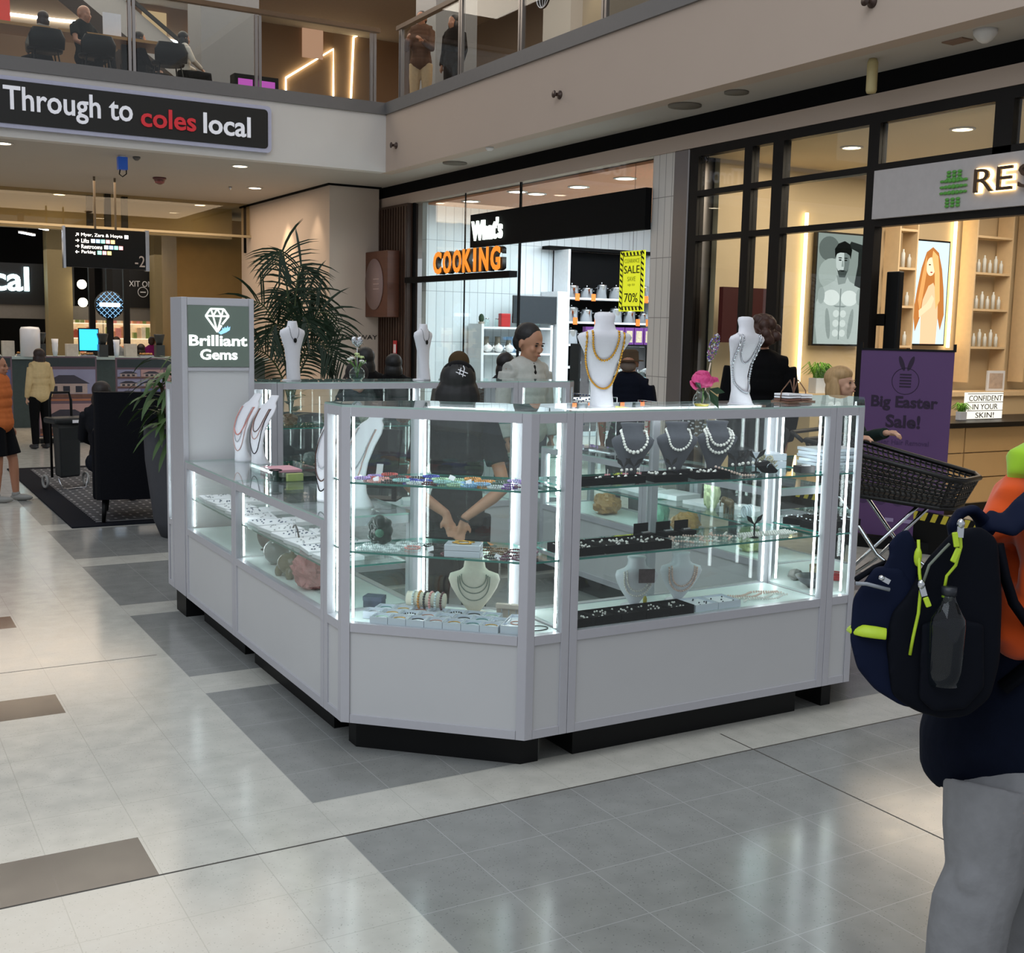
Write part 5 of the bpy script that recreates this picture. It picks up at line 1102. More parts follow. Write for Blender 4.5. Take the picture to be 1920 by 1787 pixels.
for z, xs_ in ((2.222, (9.98, 10.28, 10.9, 11.3)), (1.852, (9.95, 10.35, 11.15, 11.35, 11.75, 11.95)), (1.502, (11.7, 12.1, 12.5))):
    for x in xs_:
        k += 1; o = MB().b(-.04, .04, -.004, 0, -.05, .06).build('price_ticket', OT); o.location = (x, 15.285, z); tag(o, 'orange price ticket clipped to the kitchenware shelf edge', 'price ticket', 'orange price tickets')
for i in range(5):
    o = thing('frying_pan', f'dark frying pan lying on the right shelf, {["first","second","third","fourth","fifth"][i]} from the left', 'pan', (11.8+i*.28, 15.5, [1.502, 1.902][i % 2]), 0, 'pans on the right shelf'); m = MB(); m.lathe([(.09, 0), (.12, .04), (.115, .04), (.088, .006), (0, .005)]); m.build('pan', BLK, o); MB().b(.11, .26, -.01, .01, .03, .045).build('handle', POT, o)
TEA = pm('patterned_china', 'e6e3df', .25, var=.2, scale=60); JAR = pm('stone_jar', '8d8577', .5, var=.2)
for i in range(4):
    o = thing('teapot', f'white patterned teapot, {["first","second","third","fourth"][i]} from the left on the tiled wall shelf', 'teapot', (8.48+i*.19, 15.42, 1.352), 0, 'white teapots'); m = MB(); m.ball((0, 0, .065), (.07, .07, .062), 14); m.ball((0, 0, .13), .016, 8); m.tube([(.06, 0, .05), (.10, 0, .09), (.105, 0, .11)], [.014, .01, .008], 6); m.tube([(-.06, 0, .09), (-.10, 0, .08), (-.10, 0, .05), (-.06, 0, .035)], .006, 6); m.build('teapot', TEA, o)
    o = thing('stoneware_jug', f'brown stoneware jug behind the teapots, {["first","second","third","fourth"][i]} from the left', 'jug', (8.55+i*.2, 15.6, 1.352), 0, 'brown stoneware jugs'); m = MB(); m.lathe([(.045, 0), (.055, .1), (.04, .19), (.045, .24)]); m.build('jug', JAR, o)
for i in range(6):
    o = thing('glass_jar', f'clear glass jar with a lid on the upper tiled wall shelf, {["first","second","third","fourth","fifth","sixth"][i]} from the left', 'jar', (8.5+i*.18, 15.5, 1.742), 0, 'clear glass jars'); m = MB(); m.lathe([(.04, 0), (.045, .09), (.03, .11)]); m.build('jar', GLS, o); m = MB(); m.lathe([(.034, .11), (.034, .125)]); m.build('lid', SILV, o)
o = thing('red_canister', 'small red canister on the upper tiled wall shelf', 'canister', (8.72, 15.35, 1.742)); m = MB(); m.b(-.08, .08, -.05, .05, 0, .2); m.build('canister', pm('red_tin', 'b02020', .4), o, bev=.01)
o = thing('potted_cactus', 'tiny dark green plant in a grey pot at the left end of the glass jars', 'potted plant', (8.38, 15.45, 1.742)); m = MB(); m.lathe([(.04, 0), (.05, .07), (0, .07)]); m.build('pot', JAR, o); m = MB(); m.ball((0, 0, .12), (.045, .045, .07), 8); m.build('cactus', pm('cactus_green', '1f3a22', .7), o)
# grey screen and white cabinet
o = thing('wall_screen', 'dark grey screen on the side wall of the kitchenware shop', 'screen', (9.25, 15.3, 1.80)); MB().b(-.42, .42, -.02, .02, 0, .42).build('screen', pm('screen_dark', '2d3236', .2), o, bev=.01); MB().b(-.05, .05, .02, .42, .15, .25).build('bracket', BLK, o)
o = thing('white_cabinet', 'tall white cabinet end beside the dark screen', 'cabinet', (9.70, 15.5, .3)); MB().b(-.10, .08, -.24, .24, 0, 2.0).build('carcass', WS, o); MB().b(-.095, .075, -.25, -.241, .02, 1.98).build('door', WS, o)
# purple boxes
for i in range(7):
    o = thing('gadget_box', f'purple printed gadget box, {["first","second","third","fourth","fifth","sixth","seventh"][i]} from the left on the glass shelf', 'box', (8.95+i*.165, 13.4, 1.53), 0, 'purple gadget boxes'); MB().b(-.075, .075, -.04, .04, 0, .235).build('carton', pm('purple_carton', '5d2a72', .5), o); MB().b(-.05, .05, -.043, -.0401, .03, .19).build('printed_window', pm('carton_photo', 'b5a78a', .5, var=.5, scale=30), o)
t = thing('display_rack', 'dark display rack carrying the purple boxes and hanging utensils', 'display rack', (9.45, 13.5, 0)); m = MB(); m.b(-.65, .65, -.12, .12, 1.50, 1.529); m.b(-.65, -.62, -.1, .12, 0, 1.5); m.b(.62, .65, -.1, .12, 0, 1.5); m.build('rack_frame', BLK, t); MB().b(-.61, .61, .08, .1, .3, 1.49).build('back_board', pm('grey_pegboard', '5b585a', .7, var=.2), t)
for i in range(14):
    o = thing('hanging_utensil', 'steel utensil hanging on the grey pegboard', 'utensil', (8.93+(i % 7)*.165, 13.56, 1.05+.24*(i//7)), 0, 'utensils on the grey pegboard'); m = MB(); m.tube([(0, 0, 0), (0, 0, .14)], .005, 6); m.ball((0, 0, -.02), (.02, .006, .03), 8); m.build('utensil', POT, o)
# glass cloches on a counter
t = thing('display_table', 'low white display table in the kitchenware shop', 'table', (9.0, 12.3, 0)); MB().b(-.9, .9, -.45, .45, .80, .84).build('table_top', WS, t); 
for sx in (-1, 1):
    for sy in (-1, 1): MB().b(sx*.85-.02, sx*.85+.02, sy*.4-.02, sy*.4+.02, 0, .8).build('leg', WS, t)
for i in range(5):
    o = thing('glass_cloche', f'glass cloche over green bottles, {["first","second","third","fourth","fifth"][i]} from the left', 'cloche', (8.3+i*.36, 12.15, .841), 0, 'glass cloches'); m = MB(); m.lathe([(.13, 0), (.13, .28), (.10, .36), (.03, .40), (.0, .405)]); m.build('dome', GLS, o); m = MB(); m.lathe([(.06, .0), (.065, .18), (.025, .24), (.025, .29)]); m.build('bottle', pm('green_bottle', '3f6b3a' if i % 2 else '2f5a6a', .2, var=.3), o)
# shop ceiling lamps
def downlight(label, loc, r=.09, grp=None, st=9, col='ffeccc', ring=True):
    t = thing('downlight', label, 'ceiling light', loc, 0, grp); m = MB(); m.lathe([(r*1.25, 0), (r*1.25, -.008), (r, -.012), (r, -.004)], n=20); m.build('trim_ring', PWW, t); m = MB(); m.lathe([(r*.95, -.004), (r*.95, -.007)], n=20); m.build('lamp', emat('lamp_'+col+str(st), col, st), t); return t
for i, (px, py) in enumerate(((883, 377), (970, 359), (1006, 363), (1085, 350), (1172, 334))):
    q = Pz(px, py, 3.5); downlight(f'square warm downlight in the orange shop ceiling, {["first","second","third","fourth","fifth","farthest left"][i]} from the left', (q.x, q.y, 3.499), .11, 'kitchenware shop downlights', 12, 'fff2dc')
q = Pz(1130, 457, 3.45)
t = thing('ceiling_panel_light', 'bright square light panel deep in the kitchenware shop', 'ceiling light', (11.4, 13.4, 3.49)); MB().b(-.3, .3, -.3, .3, -.02, 0).build('panel', emat('cool_panel', 'eef6ff', 12), t)
# round brown sign box on the timber wall
t = thing('round_sign_box', 'brown wooden box with a pale oval sign on the timber wall', 'sign', (7.30, 16.75, 1.85)); MB().b(-.10, .10, -.48, .50, 0, 1.0).build('wooden_box', pm('red_timber', '5a3220', .5, var=.25, scale=3, stretch=(1, 1, 8)), t, bev=.01)
m = MB(Matrix.Translation((-.104, 0, .5)) @ Matrix.Rotation(R(-90), 4, 'Y')); m.tube([(0, 0, 0), (0, 0, .008)], [.36, .36], 40); m.v = [(x, y*.95, (z-.5)*1.08+.5) for x, y, z in m.v]; m.build('round_face', pm('mauve_face', '8d7470', .6), t)
for k in range(3): text(['TASTE', 'OF THE', 'COURT'][k] if 0 else 'ooo', .01, TAGW, 'x', FXM(0, 0, 0)) if 0 else None
m = MB()
for k in range(3): m.b(-.116, -.113, -.20, .02, .42+k*.075, .435+k*.075)
m.build('sign_lines', pm('mauve_light', 'b39a94', .6), t)
for (y, z, w_, h_, nm, lab) in ((17.25, 1.28, .22, .42, 'fire_sign', 'red fire equipment sign on the grey pier corner'), (16.35, 1.12, .13, .38, 'fire_sign', 'narrow red extinguisher sign on the timber wall')):
    t = thing(nm, lab, 'sign', (7.38 if y < 17 else 7.39, y, z)); MB().b(-.01, .0, -w_/2, w_/2, 0, h_).build('plate', pm('sign_red', 'b3242a', .5), t); m = MB(); m.b(-.013, -.0101, -w_*.3, -w_*.05, h_*.5, h_*.85); m.b(-.013, -.0101, w_*.08, w_*.3, h_*.5, h_*.85); m.build('pictogram', TAGW, t)
t = thing('notice', 'beige notice sheet below the narrow red sign', 'notice', (7.38, 16.3, .62)); MB().b(-.008, 0, -.22, .22, 0, .36).build('sheet', pm('beige_paper', 'a99f8a', .7), t)
text('THIS WAY', .1, BLK, 'pier_lettering', FYM(6.78, 17.095, 1.50), None, ext=.002, fitw=.62, fith=.07)
tag(bpy.data.objects['pier_lettering'], 'black THIS WAY lettering low on the grey pier face', 'lettering')
# ================================================================ SKIN CLINIC FRONT
BF = pm('black_frame', '120e0b', .45, var=.2, spec=.25)
m = MB(); Y0, Y1 = 9.47, 3.0
def fb(ya, yb, za, zb, d=.08): m.b(SX-.01, SX+d, min(ya, yb), max(ya, yb), za, zb)
fb(Y0, Y1, 3.45, 3.54); fb(Y0, Y0-.13, 0, 3.45); fb(8.66, 8.55, .0, 3.45) ; fb(8.27, 8.13, 0, 3.45); fb(7.12, 7.0, 0, 3.45); fb(5.9, 5.74, 3.06, 3.45)
struct(m.build('wall_clinic_frame', BF))
m = MB()
for (ya, yb) in ((Y0-.13, 8.66), (8.55, 8.27), (8.13, 7.12)):
    for z in (3.06, 2.62): m.b(SX-.01, SX+.08, yb, ya, z, z+.055)
m.b(SX-.01, SX+.08, Y1, 7.0, 3.06, 3.12); m.b(SX-.01, SX+.08, Y1, 7.0, 2.61, 2.67)
struct(m.build('trim_8', BF))
n_ = 5
for (ya, yb, za, zb) in ((9.34, 8.66, 3.115, 3.45), (8.55, 8.27, 3.115, 3.45), (8.13, 7.12, 3.115, 3.45), (7.0, 5.9, 3.12, 3.45), (5.74, 3.0, 3.12, 3.45), (9.34, 8.66, 2.675, 3.06), (8.55, 8.27, 2.675, 3.06), (8.13, 7.12, 2.675, 3.06), (9.34, 8.66, 0, 2.62), (8.55, 8.27, 0, 2.62), (8.13, 7.12, 0, 2.62)):
    struct(MB().b(SX+.02, SX+.03, yb, ya, za, zb).build('window_%d' % n_, GLW)); n_ += 1
t = thing('clinic_sign', 'white clinic sign board with a green leaf cross and lit gold letters RE', 'shop sign', (SX-.03, 5.0, 2.67)); MB().b(-.02, .04, -2.0, 2.0, 0, .39).build('board', pm('sign_board_white', 'b9b2b0', .5), t)
GRN = pm('leaf_green', '4f8f3a', .4, emit='4f8f3a', es=.1)
m = MB()
for k in range(3):
    for j in (-1, 0, 1): m.ball((-.03, -(-.03+j*.05)+1.16, .30-k*.025-0), (.008, .022, .012), 8); m.ball((-.03, 1.19-j*.05, .095-k*.025), (.008, .022, .012), 8)
for k in range(3):
    z = .235-k*.045
    for j in range(-3, 4): m.ball((-.03, 1.19-j*.036, z), (.008, .022, .017*(1-.12*abs(j))), 8)
m.build('leaf_cross', GRN, t)
text('RE', .25, pm('bronze_letter', '4a3420', .4), 'lettering', FXM(SX-.075, 5.98, 2.79), t, ext=.01, fitw=.33, fith=.17)
text('S', .25, pm('bronze_letter', '4a3420', .4), 'lettering', FXM(SX-.075, 5.60, 2.79), t, ext=.01, fitw=.13, fith=.17)
text('RE', .25, emat('letter_halo', 'ffd48a', 5), 'letter_light', FXM(SX-.055, 5.985, 2.785), t, ext=.004, off=.012, fitw=.345, fith=.185)
text('259', .09, BLK, 'shop_number', FXM(SX-.02, 9.30, 3.37), None, ext=.002, fitw=.13, fith=.07); tag(bpy.data.objects['shop_number'], 'black shop number 259 in the top left pane', 'lettering')
yw = 9.36
def lightbox(label, x0, x1, z0, z1, bg, es):
    t = thing('light_box', label, 'light box', ((x0+x1)/2, yw-.04, z0)); w_ = (x1-x0)/2; MB().b(-w_-.02, w_+.02, -.02, .03, -.02, z1-z0+.02).build('case', BF, t); MB().b(-w_, w_, -.026, -.021, 0, z1-z0).build('backdrop', emat('lb_'+bg, bg, es), t); return t, w_, z1-z0
def flat(t, pts, col, es, nm, dy=0):
    m = MB(Matrix.Translation((0, -.030-dy, 0))); m.slab(pts, .003); return m.build(nm, emat('fl_'+col+str(es), col, es), t)
def ell(cx, cz, rx, rz, n=20, rot=0): return [(cx+rx*math.cos(a)*math.cos(rot)-rz*math.sin(a)*math.sin(rot), cz+rx*math.cos(a)*math.sin(rot)+rz*math.sin(a)*math.cos(rot)) for a in [2*PI*k/n for k in range(n)]]
t, w_, h_ = lightbox('black and white light box photo of a bare-chested man, arm over his head', 9.12, 9.84, 1.62, 2.80, '8f9a95', .8)
flat(t, ell(-.20, 1.02, .15, .13), '6c7672', .7, 'backdrop_cloud', 0); flat(t, ell(-.15, .75, .19, .17), 'a9b4af', .8, 'backdrop_cloud', .0005)
flat(t, [(-.31, 0), (.29, 0), (.34, .2), (.35, .50), (.30, .62), (.13, .68), (.08, .74), (-.06, .74), (-.10, .68), (-.28, .60), (-.35, .44), (-.35, .2)], 'b7c1bd', .8, 'torso', .001)
flat(t, [(.20, .64), (.34, .60), (.355, 1.0), (.30, 1.08), (.12, 1.11), (.08, 1.05), (.24, 1.00), (.24, .86)], '2b3130', .6, 'raised_arm', .002)
flat(t, [(-.075, .74), (.09, .74), (.06, .66), (-.04, .64)], '8f9a96', .75, 'neck', .002)
flat(t, [(-.085, 1.0), (.095, 1.0), (.105, .90), (.09, .80), (.045, .725), (-.03, .725), (-.08, .80), (-.095, .90)], 'c5cecb', .85, 'face', .003)
flat(t, [(.02, .99), (.10, .98), (.105, .88), (.09, .79), (.05, .73), (.01, .73), (.03, .84)], '7c8784', .7, 'shaded_cheek', .004)
flat(t, [(-.11, .93), (-.085, .97), (-.04, .985), (.05, .985), (.105, .96), (.12, .92), (.135, 1.02), (.10, 1.08), (.02, 1.11), (-.07, 1.08), (-.12, 1.02)], '171c1b', .5, 'dark_hair', .005)
flat(t, [(-.085, .82), (-.06, .79), (-.03, .80), (.03, .80), (.07, .79), (.092, .82), (.05, .722), (-.035, .722)], '4e5856', .6, 'beard', .005)
flat(t, ell(.005, .79, .030, .008, 10), '2b3130', .5, 'mouth', .006); flat(t, [(-.004, .90), (.010, .90), (.022, .835), (-.012, .835)], '98a39f', .8, 'nose', .006)
for sx in (-1, 1): flat(t, ell(.005+sx*.042, .905, .022, .008, 8), '1d2322', .5, 'eye', .007); flat(t, ell(.005+sx*.043, .928, .028, .006, 8), '1d2322', .5, 'eyebrow', .007)
for sx in (-1, 1):
    flat(t, ell(sx*.135, .50, .125, .085), 'd7deda', .88, 'chest_muscle', .002)
    flat(t, ell(sx*.285, .52, .05, .09), 'a0aba7', .8, 'shoulder_muscle', .003)
    for k in range(3): flat(t, ell(sx*.052, .33-k*.105, .046, .040, 12), 'cfd7d3', .88, 'stomach_muscle', .003)
    flat(t, ell(sx*.17, .22, .035, .17, 14, -sx*.15), '97a29e', .75, 'waist_muscle', .002)
flat(t, [(-.006, .60), (.004, .60), (.004, .05), (-.004, .05)], '7d8885', .7, 'centre_line', .005)
flat(t, [(-.10, .415), (.10, .415), (.06, .40), (-.06, .40)], '8c9794', .7, 'rib_shadow', .004)
t, w_, h_ = lightbox('light box photo of a woman with very long wavy blonde hair', 10.62, 11.18, 1.64, 2.80, 'b9d3df', 1.3)
flat(t, [(-.12, 0), (.14, 0), (.15, .3), (.18, .52), (.10, .72), (-.06, .72), (-.15, .5), (-.13, .25)], 'e8b48c', 1.2, 'body')
hair_ = [(0, 1.10), (.10, 1.04), (.17, .86), (.22, .62), (.25, .34), (.20, .16), (.15, .30), (.13, .55), (.04, .70), (-.04, .66), (-.12, .5), (-.15, .3), (-.22, .14), (-.26, .36), (-.22, .62), (-.17, .86), (-.10, 1.04)]
flat(t, hair_, 'b9743a', 1.0, 'long_hair', .002); flat(t, ell(-.02, .88, .075, .105), 'f0c8a6', 1.3, 'face', .004); flat(t, [(.0, 1.06), (.09, 1.0), (.13, .8), (.16, .5), (.10, .4), (.07, .6), (.05, .8), (-.01, .98)], 'e0a868', 1.2, 'bright_lock', .006); flat(t, [(-.10, 1.0), (-.15, .8), (-.20, .5), (-.16, .36), (-.12, .6), (-.09, .8)], 'd99a5a', 1.1, 'bright_lock', .006)
flat(t, ell(-.045, .90, .018, .007, 8), '3a2a20', .6, 'eye', .008); flat(t, ell(-.01, .815, .02, .008, 8), 'b5524a', .9, 'mouth', .008)
flat(t, [(-.17, .30), (.02, .42), (.06, .52), (.02, .56), (-.06, .46), (-.18, .38)], 'f0c09a', 1.25, 'crossed_arm', .009)
# glowing strips and shelf niches
NL = emat('warm_strip', 'ffdca0', 5)
for i, (x, z0, z1, lab) in enumerate(((8.98, 1.2, 3.0, 'left of the black and white photo'), (11.32, 1.60, 3.2, 'right of the long-haired woman photo'))):
    o = MB().b(x-.015, x+.015, yw-.03, yw-.005, z0, z1).build('light_strip', NL); tag(o, 'vertical warm light strip '+lab, 'wall light')
SH = pm('niche_cream', 'd9c19c', .6)
BOT = pm('product_white', 'd5dcdd', .4)
for i, (x0, x1, lab) in enumerate(((10.18, 10.48, 'left of the long-haired woman photo'), (11.45, 12.1, 'right of the long-haired woman photo'), (12.45, 13.2, 'at the far right of the clinic wall'))):
    t = thing('wall_shelf_niche', 'cream product shelf niche '+lab, 'shelving', ((x0+x1)/2, yw-.12, 0)); w_ = (x1-x0)/2
    m = MB(); m.b(-w_, -w_+.02, -.1, .11, 1.2, 3.2); m.b(w_-.02, w_, -.1, .11, 1.2, 3.2); m.build('side_panel', SH, t)
    for z in (1.62, 2.06, 2.48, 2.9): MB().b(-w_+.021, w_-.021, -.1, .11, z-.025, z).build('shelf', SH, t)
    for z in (1.62, 2.06, 2.48):
        n2 = int((x1-x0)/.10)
        for k in range(n2):
            o = MB().lathe([(.022, 0), (.022, .11+.05*((k+i) % 2)), (.01, .13+.05*((k+i) % 2)), (.01, .155+.05*((k+i) % 2))], n=10).build('product_bottle', BOT); o.location = (x0+.06+k*.10, yw-.14, z+.0005); tag(o, f'pale skincare bottle in the niche {lab}', 'bottle', 'skincare bottles '+lab)
# ledge, plants, counter
t = thing('wall_ledge', 'cream ledge running under the light boxes', 'ledge', (10.7, 9.15, 0)); MB().b(-1.9, 2.6, -.18, .2, 1.05, 1.10).build('ledge_top', SH, t); MB().b(-1.85, 2.55, -.14, .2, 0, 1.049).build('ledge_front', SK, t)
def grass(label, loc, s=1, seed=1):
    t = thing('potted_grass', label, 'potted plant', loc); MB().b(-.08*s, .08*s, -.05*s, .05*s, 0, .14*s).build('white_pot', TRAYM, t, bev=.004); rr5 = random.Random(seed); m = MB()
    for k in range(60):
        a = rr5.random()*2*PI; l = rr5.uniform(.08, .2)*s; x = rr5.uniform(-.06, .06)*s; y = rr5.uniform(-.03, .03)*s
        m.tube([(x, y, .13*s), (x+l*.4*math.cos(a), y+l*.4*math.sin(a), .13*s+l*.8), (x+l*math.cos(a), y+l*math.sin(a), .13*s+l*.3)], [.004*s, .006*s, .001], 3)
    m.build('grass_leaves', pm('fresh_green', '6aa52e', .6, var=.3), t, label=None); return t
grass('bright green grass plant in a white pot on the clinic ledge, behind the blonde woman', (9.02, 9.08, 1.1006), 1.15, 1)
t = thing('reception_counter', 'long beige reception counter with dark top and three rows of drawers', 'counter', (10.0, 7.85, 0))
MB().b(-1.6, 2.6, -.42, .35, .86, .905).build('counter_top', BF, t); MB().b(-1.58, 2.58, -.33, .33, .0, .10).build('kick', BF, t); MB().b(-1.58, 2.58, -.33, .33, .101, .859).build('carcass', SK, t)
for r_ in range(3):
    for c_ in range(4): MB().b(-1.57+c_*1.0, -.59+c_*1.0, -.352, -.331, .115+r_*.248, .352+r_*.248).build('drawer', pm('drawer_beige', 'c9a878', .55, var=.02), t)
grass('small green plant in a white pot on the dark counter top', (9.62, 7.72, .906), .6, 5)
t = thing('letter_board', 'small light box board reading CONFIDENT IN YOUR SKIN! on the counter', 'letter board', (9.98, 7.75, .906)); MB().b(-.27, .27, -.02, .02, 0, .27).build('board', emat('board_glow', 'efe9da', 1.0), t)
for k, s_ in enumerate(('CONFIDENT', 'IN YOUR', 'SKIN!')): text(s_, .07, BLK, 'lettering', FYM(9.98, 7.728, .906+.185-k*.085), t, ext=.001, align='CENTER', fitw=[.50, .38, .28][k], fith=.055)
m = MB()
for k in range(4): m.b(-.27, .27, -.023, -.0201, .0+k*.085, .006+k*.085)
m.build('rails', BF, t)
for i, (x, lab) in enumerate(((11.9, 'left'), (12.8, 'right'))):
    t = thing('picture_frame', f'small white framed picture on the clinic ledge, {lab} one', 'picture', (x, 9.1, 1.1006), R(-10)); MB().b(-.13, .13, -.01, .01, 0, .24).build('frame', TRAYM, t); MB().b(-.10, .10, -.013, -.0101, .03, .21).build('print', pm('print_grey', 'b5a59a', .6, var=.4), t)
t = thing('side_counter', 'grey counter end with black top at the right edge', 'counter', (9.4, 6.1, 0)); MB().b(-.25, 1.4, -.3, .5, .0, .84).build('carcass', pm('warm_grey_panel', '7d7468', .5), t); MB().b(-.27, 1.4, -.32, .5, .841, .89).build('counter_top', BF, t)
t = thing('wall_screen', 'black screen on the dark post inside the clinic window', 'screen', (7.66, 6.93, 1.5)); MB().b(-.03, .03, -.10, .04, 0, .75).build('screen', BLK, t, bev=.01); MB().b(-.03, .03, .02, .12, .3, .4).build('bracket', BLK, t)
t = thing('menu_screen', 'dark red screen behind the clinic glass left of the silver bust', 'screen', (7.95, 9.1, 1.62)); MB().b(-.3, .45, -.03, .03, 0, .55).build('screen', pm('red_screen', '2a0e0c', .3, emit='7a150c', es=.08), t); MB().b(-.02, .02, .03, .25, .2, .3).build('bracket', BLK, t)
for i, (px, py) in enumerate(((1575, 275), (1782, 240), (1743, 298), (1340, 462))):
    q = Pz(px, py, 3.45) if i < 3 else V(10.5, 8.6, 3.45); downlight(f'warm round downlight in the clinic ceiling, {["left","right","middle","rear"][i]} one', (q.x+.15, q.y, 3.459), .085, 'clinic downlights', 10, 'ffe6b8')
# ================================================================ HALL UNDER THE BULKHEAD
t = thing('bulkhead_sign', 'long black bulkhead sign with pale frame reading Through to coleslocal', 'sign', (1.5, FY-.02, 3.98))
def rrect(x0, x1, z0, z1, r, n=5):
    P = []
    for cx, cz, a0 in ((x1-r, z0+r, -90), (x1-r, z1-r, 0), (x0+r, z1-r, 90), (x0+r, z0+r, 180)):
        for k in range(n+1): a = R(a0+90*k/n); P.append((cx+r*math.cos(a), cz+r*math.sin(a)))
    return P
m = MB(); m.slab(rrect(-2.6, 3.60, -.02, .58, .06), .05); o = m.build('frame', pm('sign_frame', 'b9b9cf', .4), t); o.location = (0, -.05, 0)
m = MB(); m.slab(rrect(-2.55, 3.55, .03, .53, .05), .02); o = m.build('face', pm('sign_black', '14120f', .5, var=.1), t); o.location = (0, -.062, 0)
WL = pm('letter_white', 'd9d9e0', .4, emit='d9d9e0', es=.25)
text('Through to', .42, WL, 'lettering', FYM(Py(6, 200, FY-.08).x, FY-.085, Py(165, 234, FY-.08).z), t, ext=.008, off=.006, fitw=1.49, fith=.36)
text('coles', .42, pm('letter_red', 'b3242c', .4, emit='b3242c', es=.3), 'lettering', FYM(Py(264, 240, FY-.08).x, FY-.085, Py(320, 243, FY-.08).z), t, ext=.008, off=.008, fitw=.69, fith=.24)
text('local', .42, WL, 'lettering', FYM(Py(381, 240, FY-.08).x, FY-.085, Py(430, 255, FY-.08).z), t, ext=.008, off=.008, fitw=.62, fith=.26)
t = thing('direction_sign', 'hanging black direction sign with glowing white lines and a pale number 2', 'sign', (3.60, 18.7, 2.50)); MB().b(-.58, .58, -.05, .05, 0, .58).build('sign_box', BLK, t); m = MB(); m.b(-.62, -.585, -.06, .06, -.02, .60); m.b(.585, .64, -.06, .06, -.02, .60); m.build('side_frame', SILV, t)
m = MB(); m.b(-.16, -.13, -.01, .01, .58, 1.36); m.build('hanger_rod', pm('bronze_rod', '6f6250', .4, .6), t); m = MB(); m.b(.14, .17, -.01, .01, .58, 1.36); m.build('hanger_rod', pm('bronze_rod', '6f6250', .4, .6), t)
LE = emat('led_text', 'fff4e6', 3); F2 = FYM(3.60, 18.64, 2.50)
for k, (s_, wd) in enumerate((('Myer, Zara & Hoyts', .60), ('Lifts', .11), ('Restrooms', .30), ('Parking', .20))): text(s_, .09, LE, 'lettering', F2 @ Matrix.Translation((-.36, 0, .45-k*.085)), t, ext=.001, fitw=wd, fith=.06)
for k in range(4):
    m = MB(F2); x, z = -.42, .48-k*.085; 
    if k == 0: m.bar((x-.02, -.002, z-.02), (x+.02, -.002, z+.02), .008, .004, 0, (0, 1, 0)); m.bar((x-.01, -.002, z+.02), (x+.024, -.002, z+.02), .008, .004, 0, (0, 1, 0)); m.bar((x+.02, -.002, z+.02), (x+.02, -.002, z-.012), .008, .004, 0, (0, 1, 0))
    else:
        s_ = 1 if k < 3 else -1; m.bar((x-.025, -.002, z), (x+.025, -.002, z), .008, .004, 0, (0, 1, 0)); m.bar((x+s_*.025, -.002, z), (x+s_*.005, -.002, z+.02), .008, .004, 0, (0, 1, 0)); m.bar((x+s_*.025, -.002, z), (x+s_*.005, -.002, z-.02), .008, .004, 0, (0, 1, 0))
    o = m.build('arrow', LE, t); o.matrix_parent_inverse = Matrix.Translation(-Vector(t.location))
ic = [emat('ic%d' % i, c, 2) for i, c in enumerate(('e8ecef', '9fc0f0', '8fe0c0', 'f0a0a0', 'f0d080'))]
for k, (x0, n2) in enumerate(((.27, 1), (-.22, 5), (-.03, 4), (-.13, 3))):
    for i in range(n2):
        m = MB(F2); m.b(x0+i*.072, x0+.058+i*.072, -.003, .0, .455-k*.085, .51-k*.085); o = m.build('pictogram', ic[(i+(k == 3)*2) % 5], t); o.matrix_parent_inverse = Matrix.Translation(-Vector(t.location))
text('-2', .2, pm('dim_number', '8a8078', .5, emit='8a8078', es=.3), 'level_number', F2 @ Matrix.Translation((.42, 0, .04)), t, ext=.001, fitw=.15, fith=.17)
# ceiling fittings
for i, (px, py, lab) in enumerate(((450, 311, 'nearest the bulkhead corner'), (478, 352, 'in front of the pier wall'), (111, 364, 'at the far left beyond the glass baffle'), (375, 384, 'behind the hanging sign'), (5, 268, 'at the left edge'))):
    q = Pz(px, py, SZ)
    if i in (2, 3): q = Vector((q.x, 20.6-.3*i*0, SZ)) if 0 else q
    downlight('round warm downlight in the hall ceiling, '+lab, (q.x, q.y, SZ-.001), .10, 'hall downlights', 9)
for i, (px, py, r, lab) in enumerate(((1284, 197, .16, 'large round grey speaker grille in the soffit above the tiled column'), (1381, 172, .11, 'small round grey speaker grille in the soffit'), (853, 305, .16, 'round grey speaker grille in the soffit above the kitchenware shop'))):
    q = Pz(px, py, SZ); o = MB().lathe([(r, -.015), (r, 0)], n=24).build('speaker_grille', pm('grille_grey', '7d766d', .8)); o.location = (q.x, q.y, SZ); tag(o, lab, 'speaker')
def fitting(nm, lab, px, py, prof, mt, cat, z=SZ):
    q = Pz(px, py, z); t = thing(nm, lab, cat, (q.x, q.y, z)); MB().lathe(prof, n=16).build('housing', mt, t); return t
fitting('dome_camera', 'dark red dome camera under the hall ceiling', 299, 333, [(.10, 0), (.10, -.02), (.085, -.03), (.07, -.08), (.02, -.10), (0, -.10)][::-1], pm('dome_red', '5d3034', .2), 'security camera')
t = fitting('ceiling_camera', 'blue box camera hanging under the hall ceiling', 229, 292, [(.05, -.02), (.05, 0)], PWW, 'security camera'); MB().b(-.06, .06, -.05, .05, -.18, -.02).build('blue_body', pm('blue_plastic', '1d4fa8', .4, emit='1d4fa8', es=.15), t); m = MB(); m.tube([(-.03, 0, -.18), (-.04, 0, -.24), (0, 0, -.27), (.05, 0, -.23), (.05, 0, -.16)], .008, 6); m.build('cable', BLK, t)
fitting('smoke_detector', 'small dark ceiling sensor beside the blue camera', 256, 294, [(.02, -.05), (.05, -.02), (.05, 0)], pm('sensor_grey', '5a5552', .5), 'smoke detector')
fitting('smoke_detector', 'white smoke detector near the upper right corner', 1848, 56, [(.02, -.09), (.05, -.07), (.08, -.03), (.085, 0)], PWW, 'smoke detector')
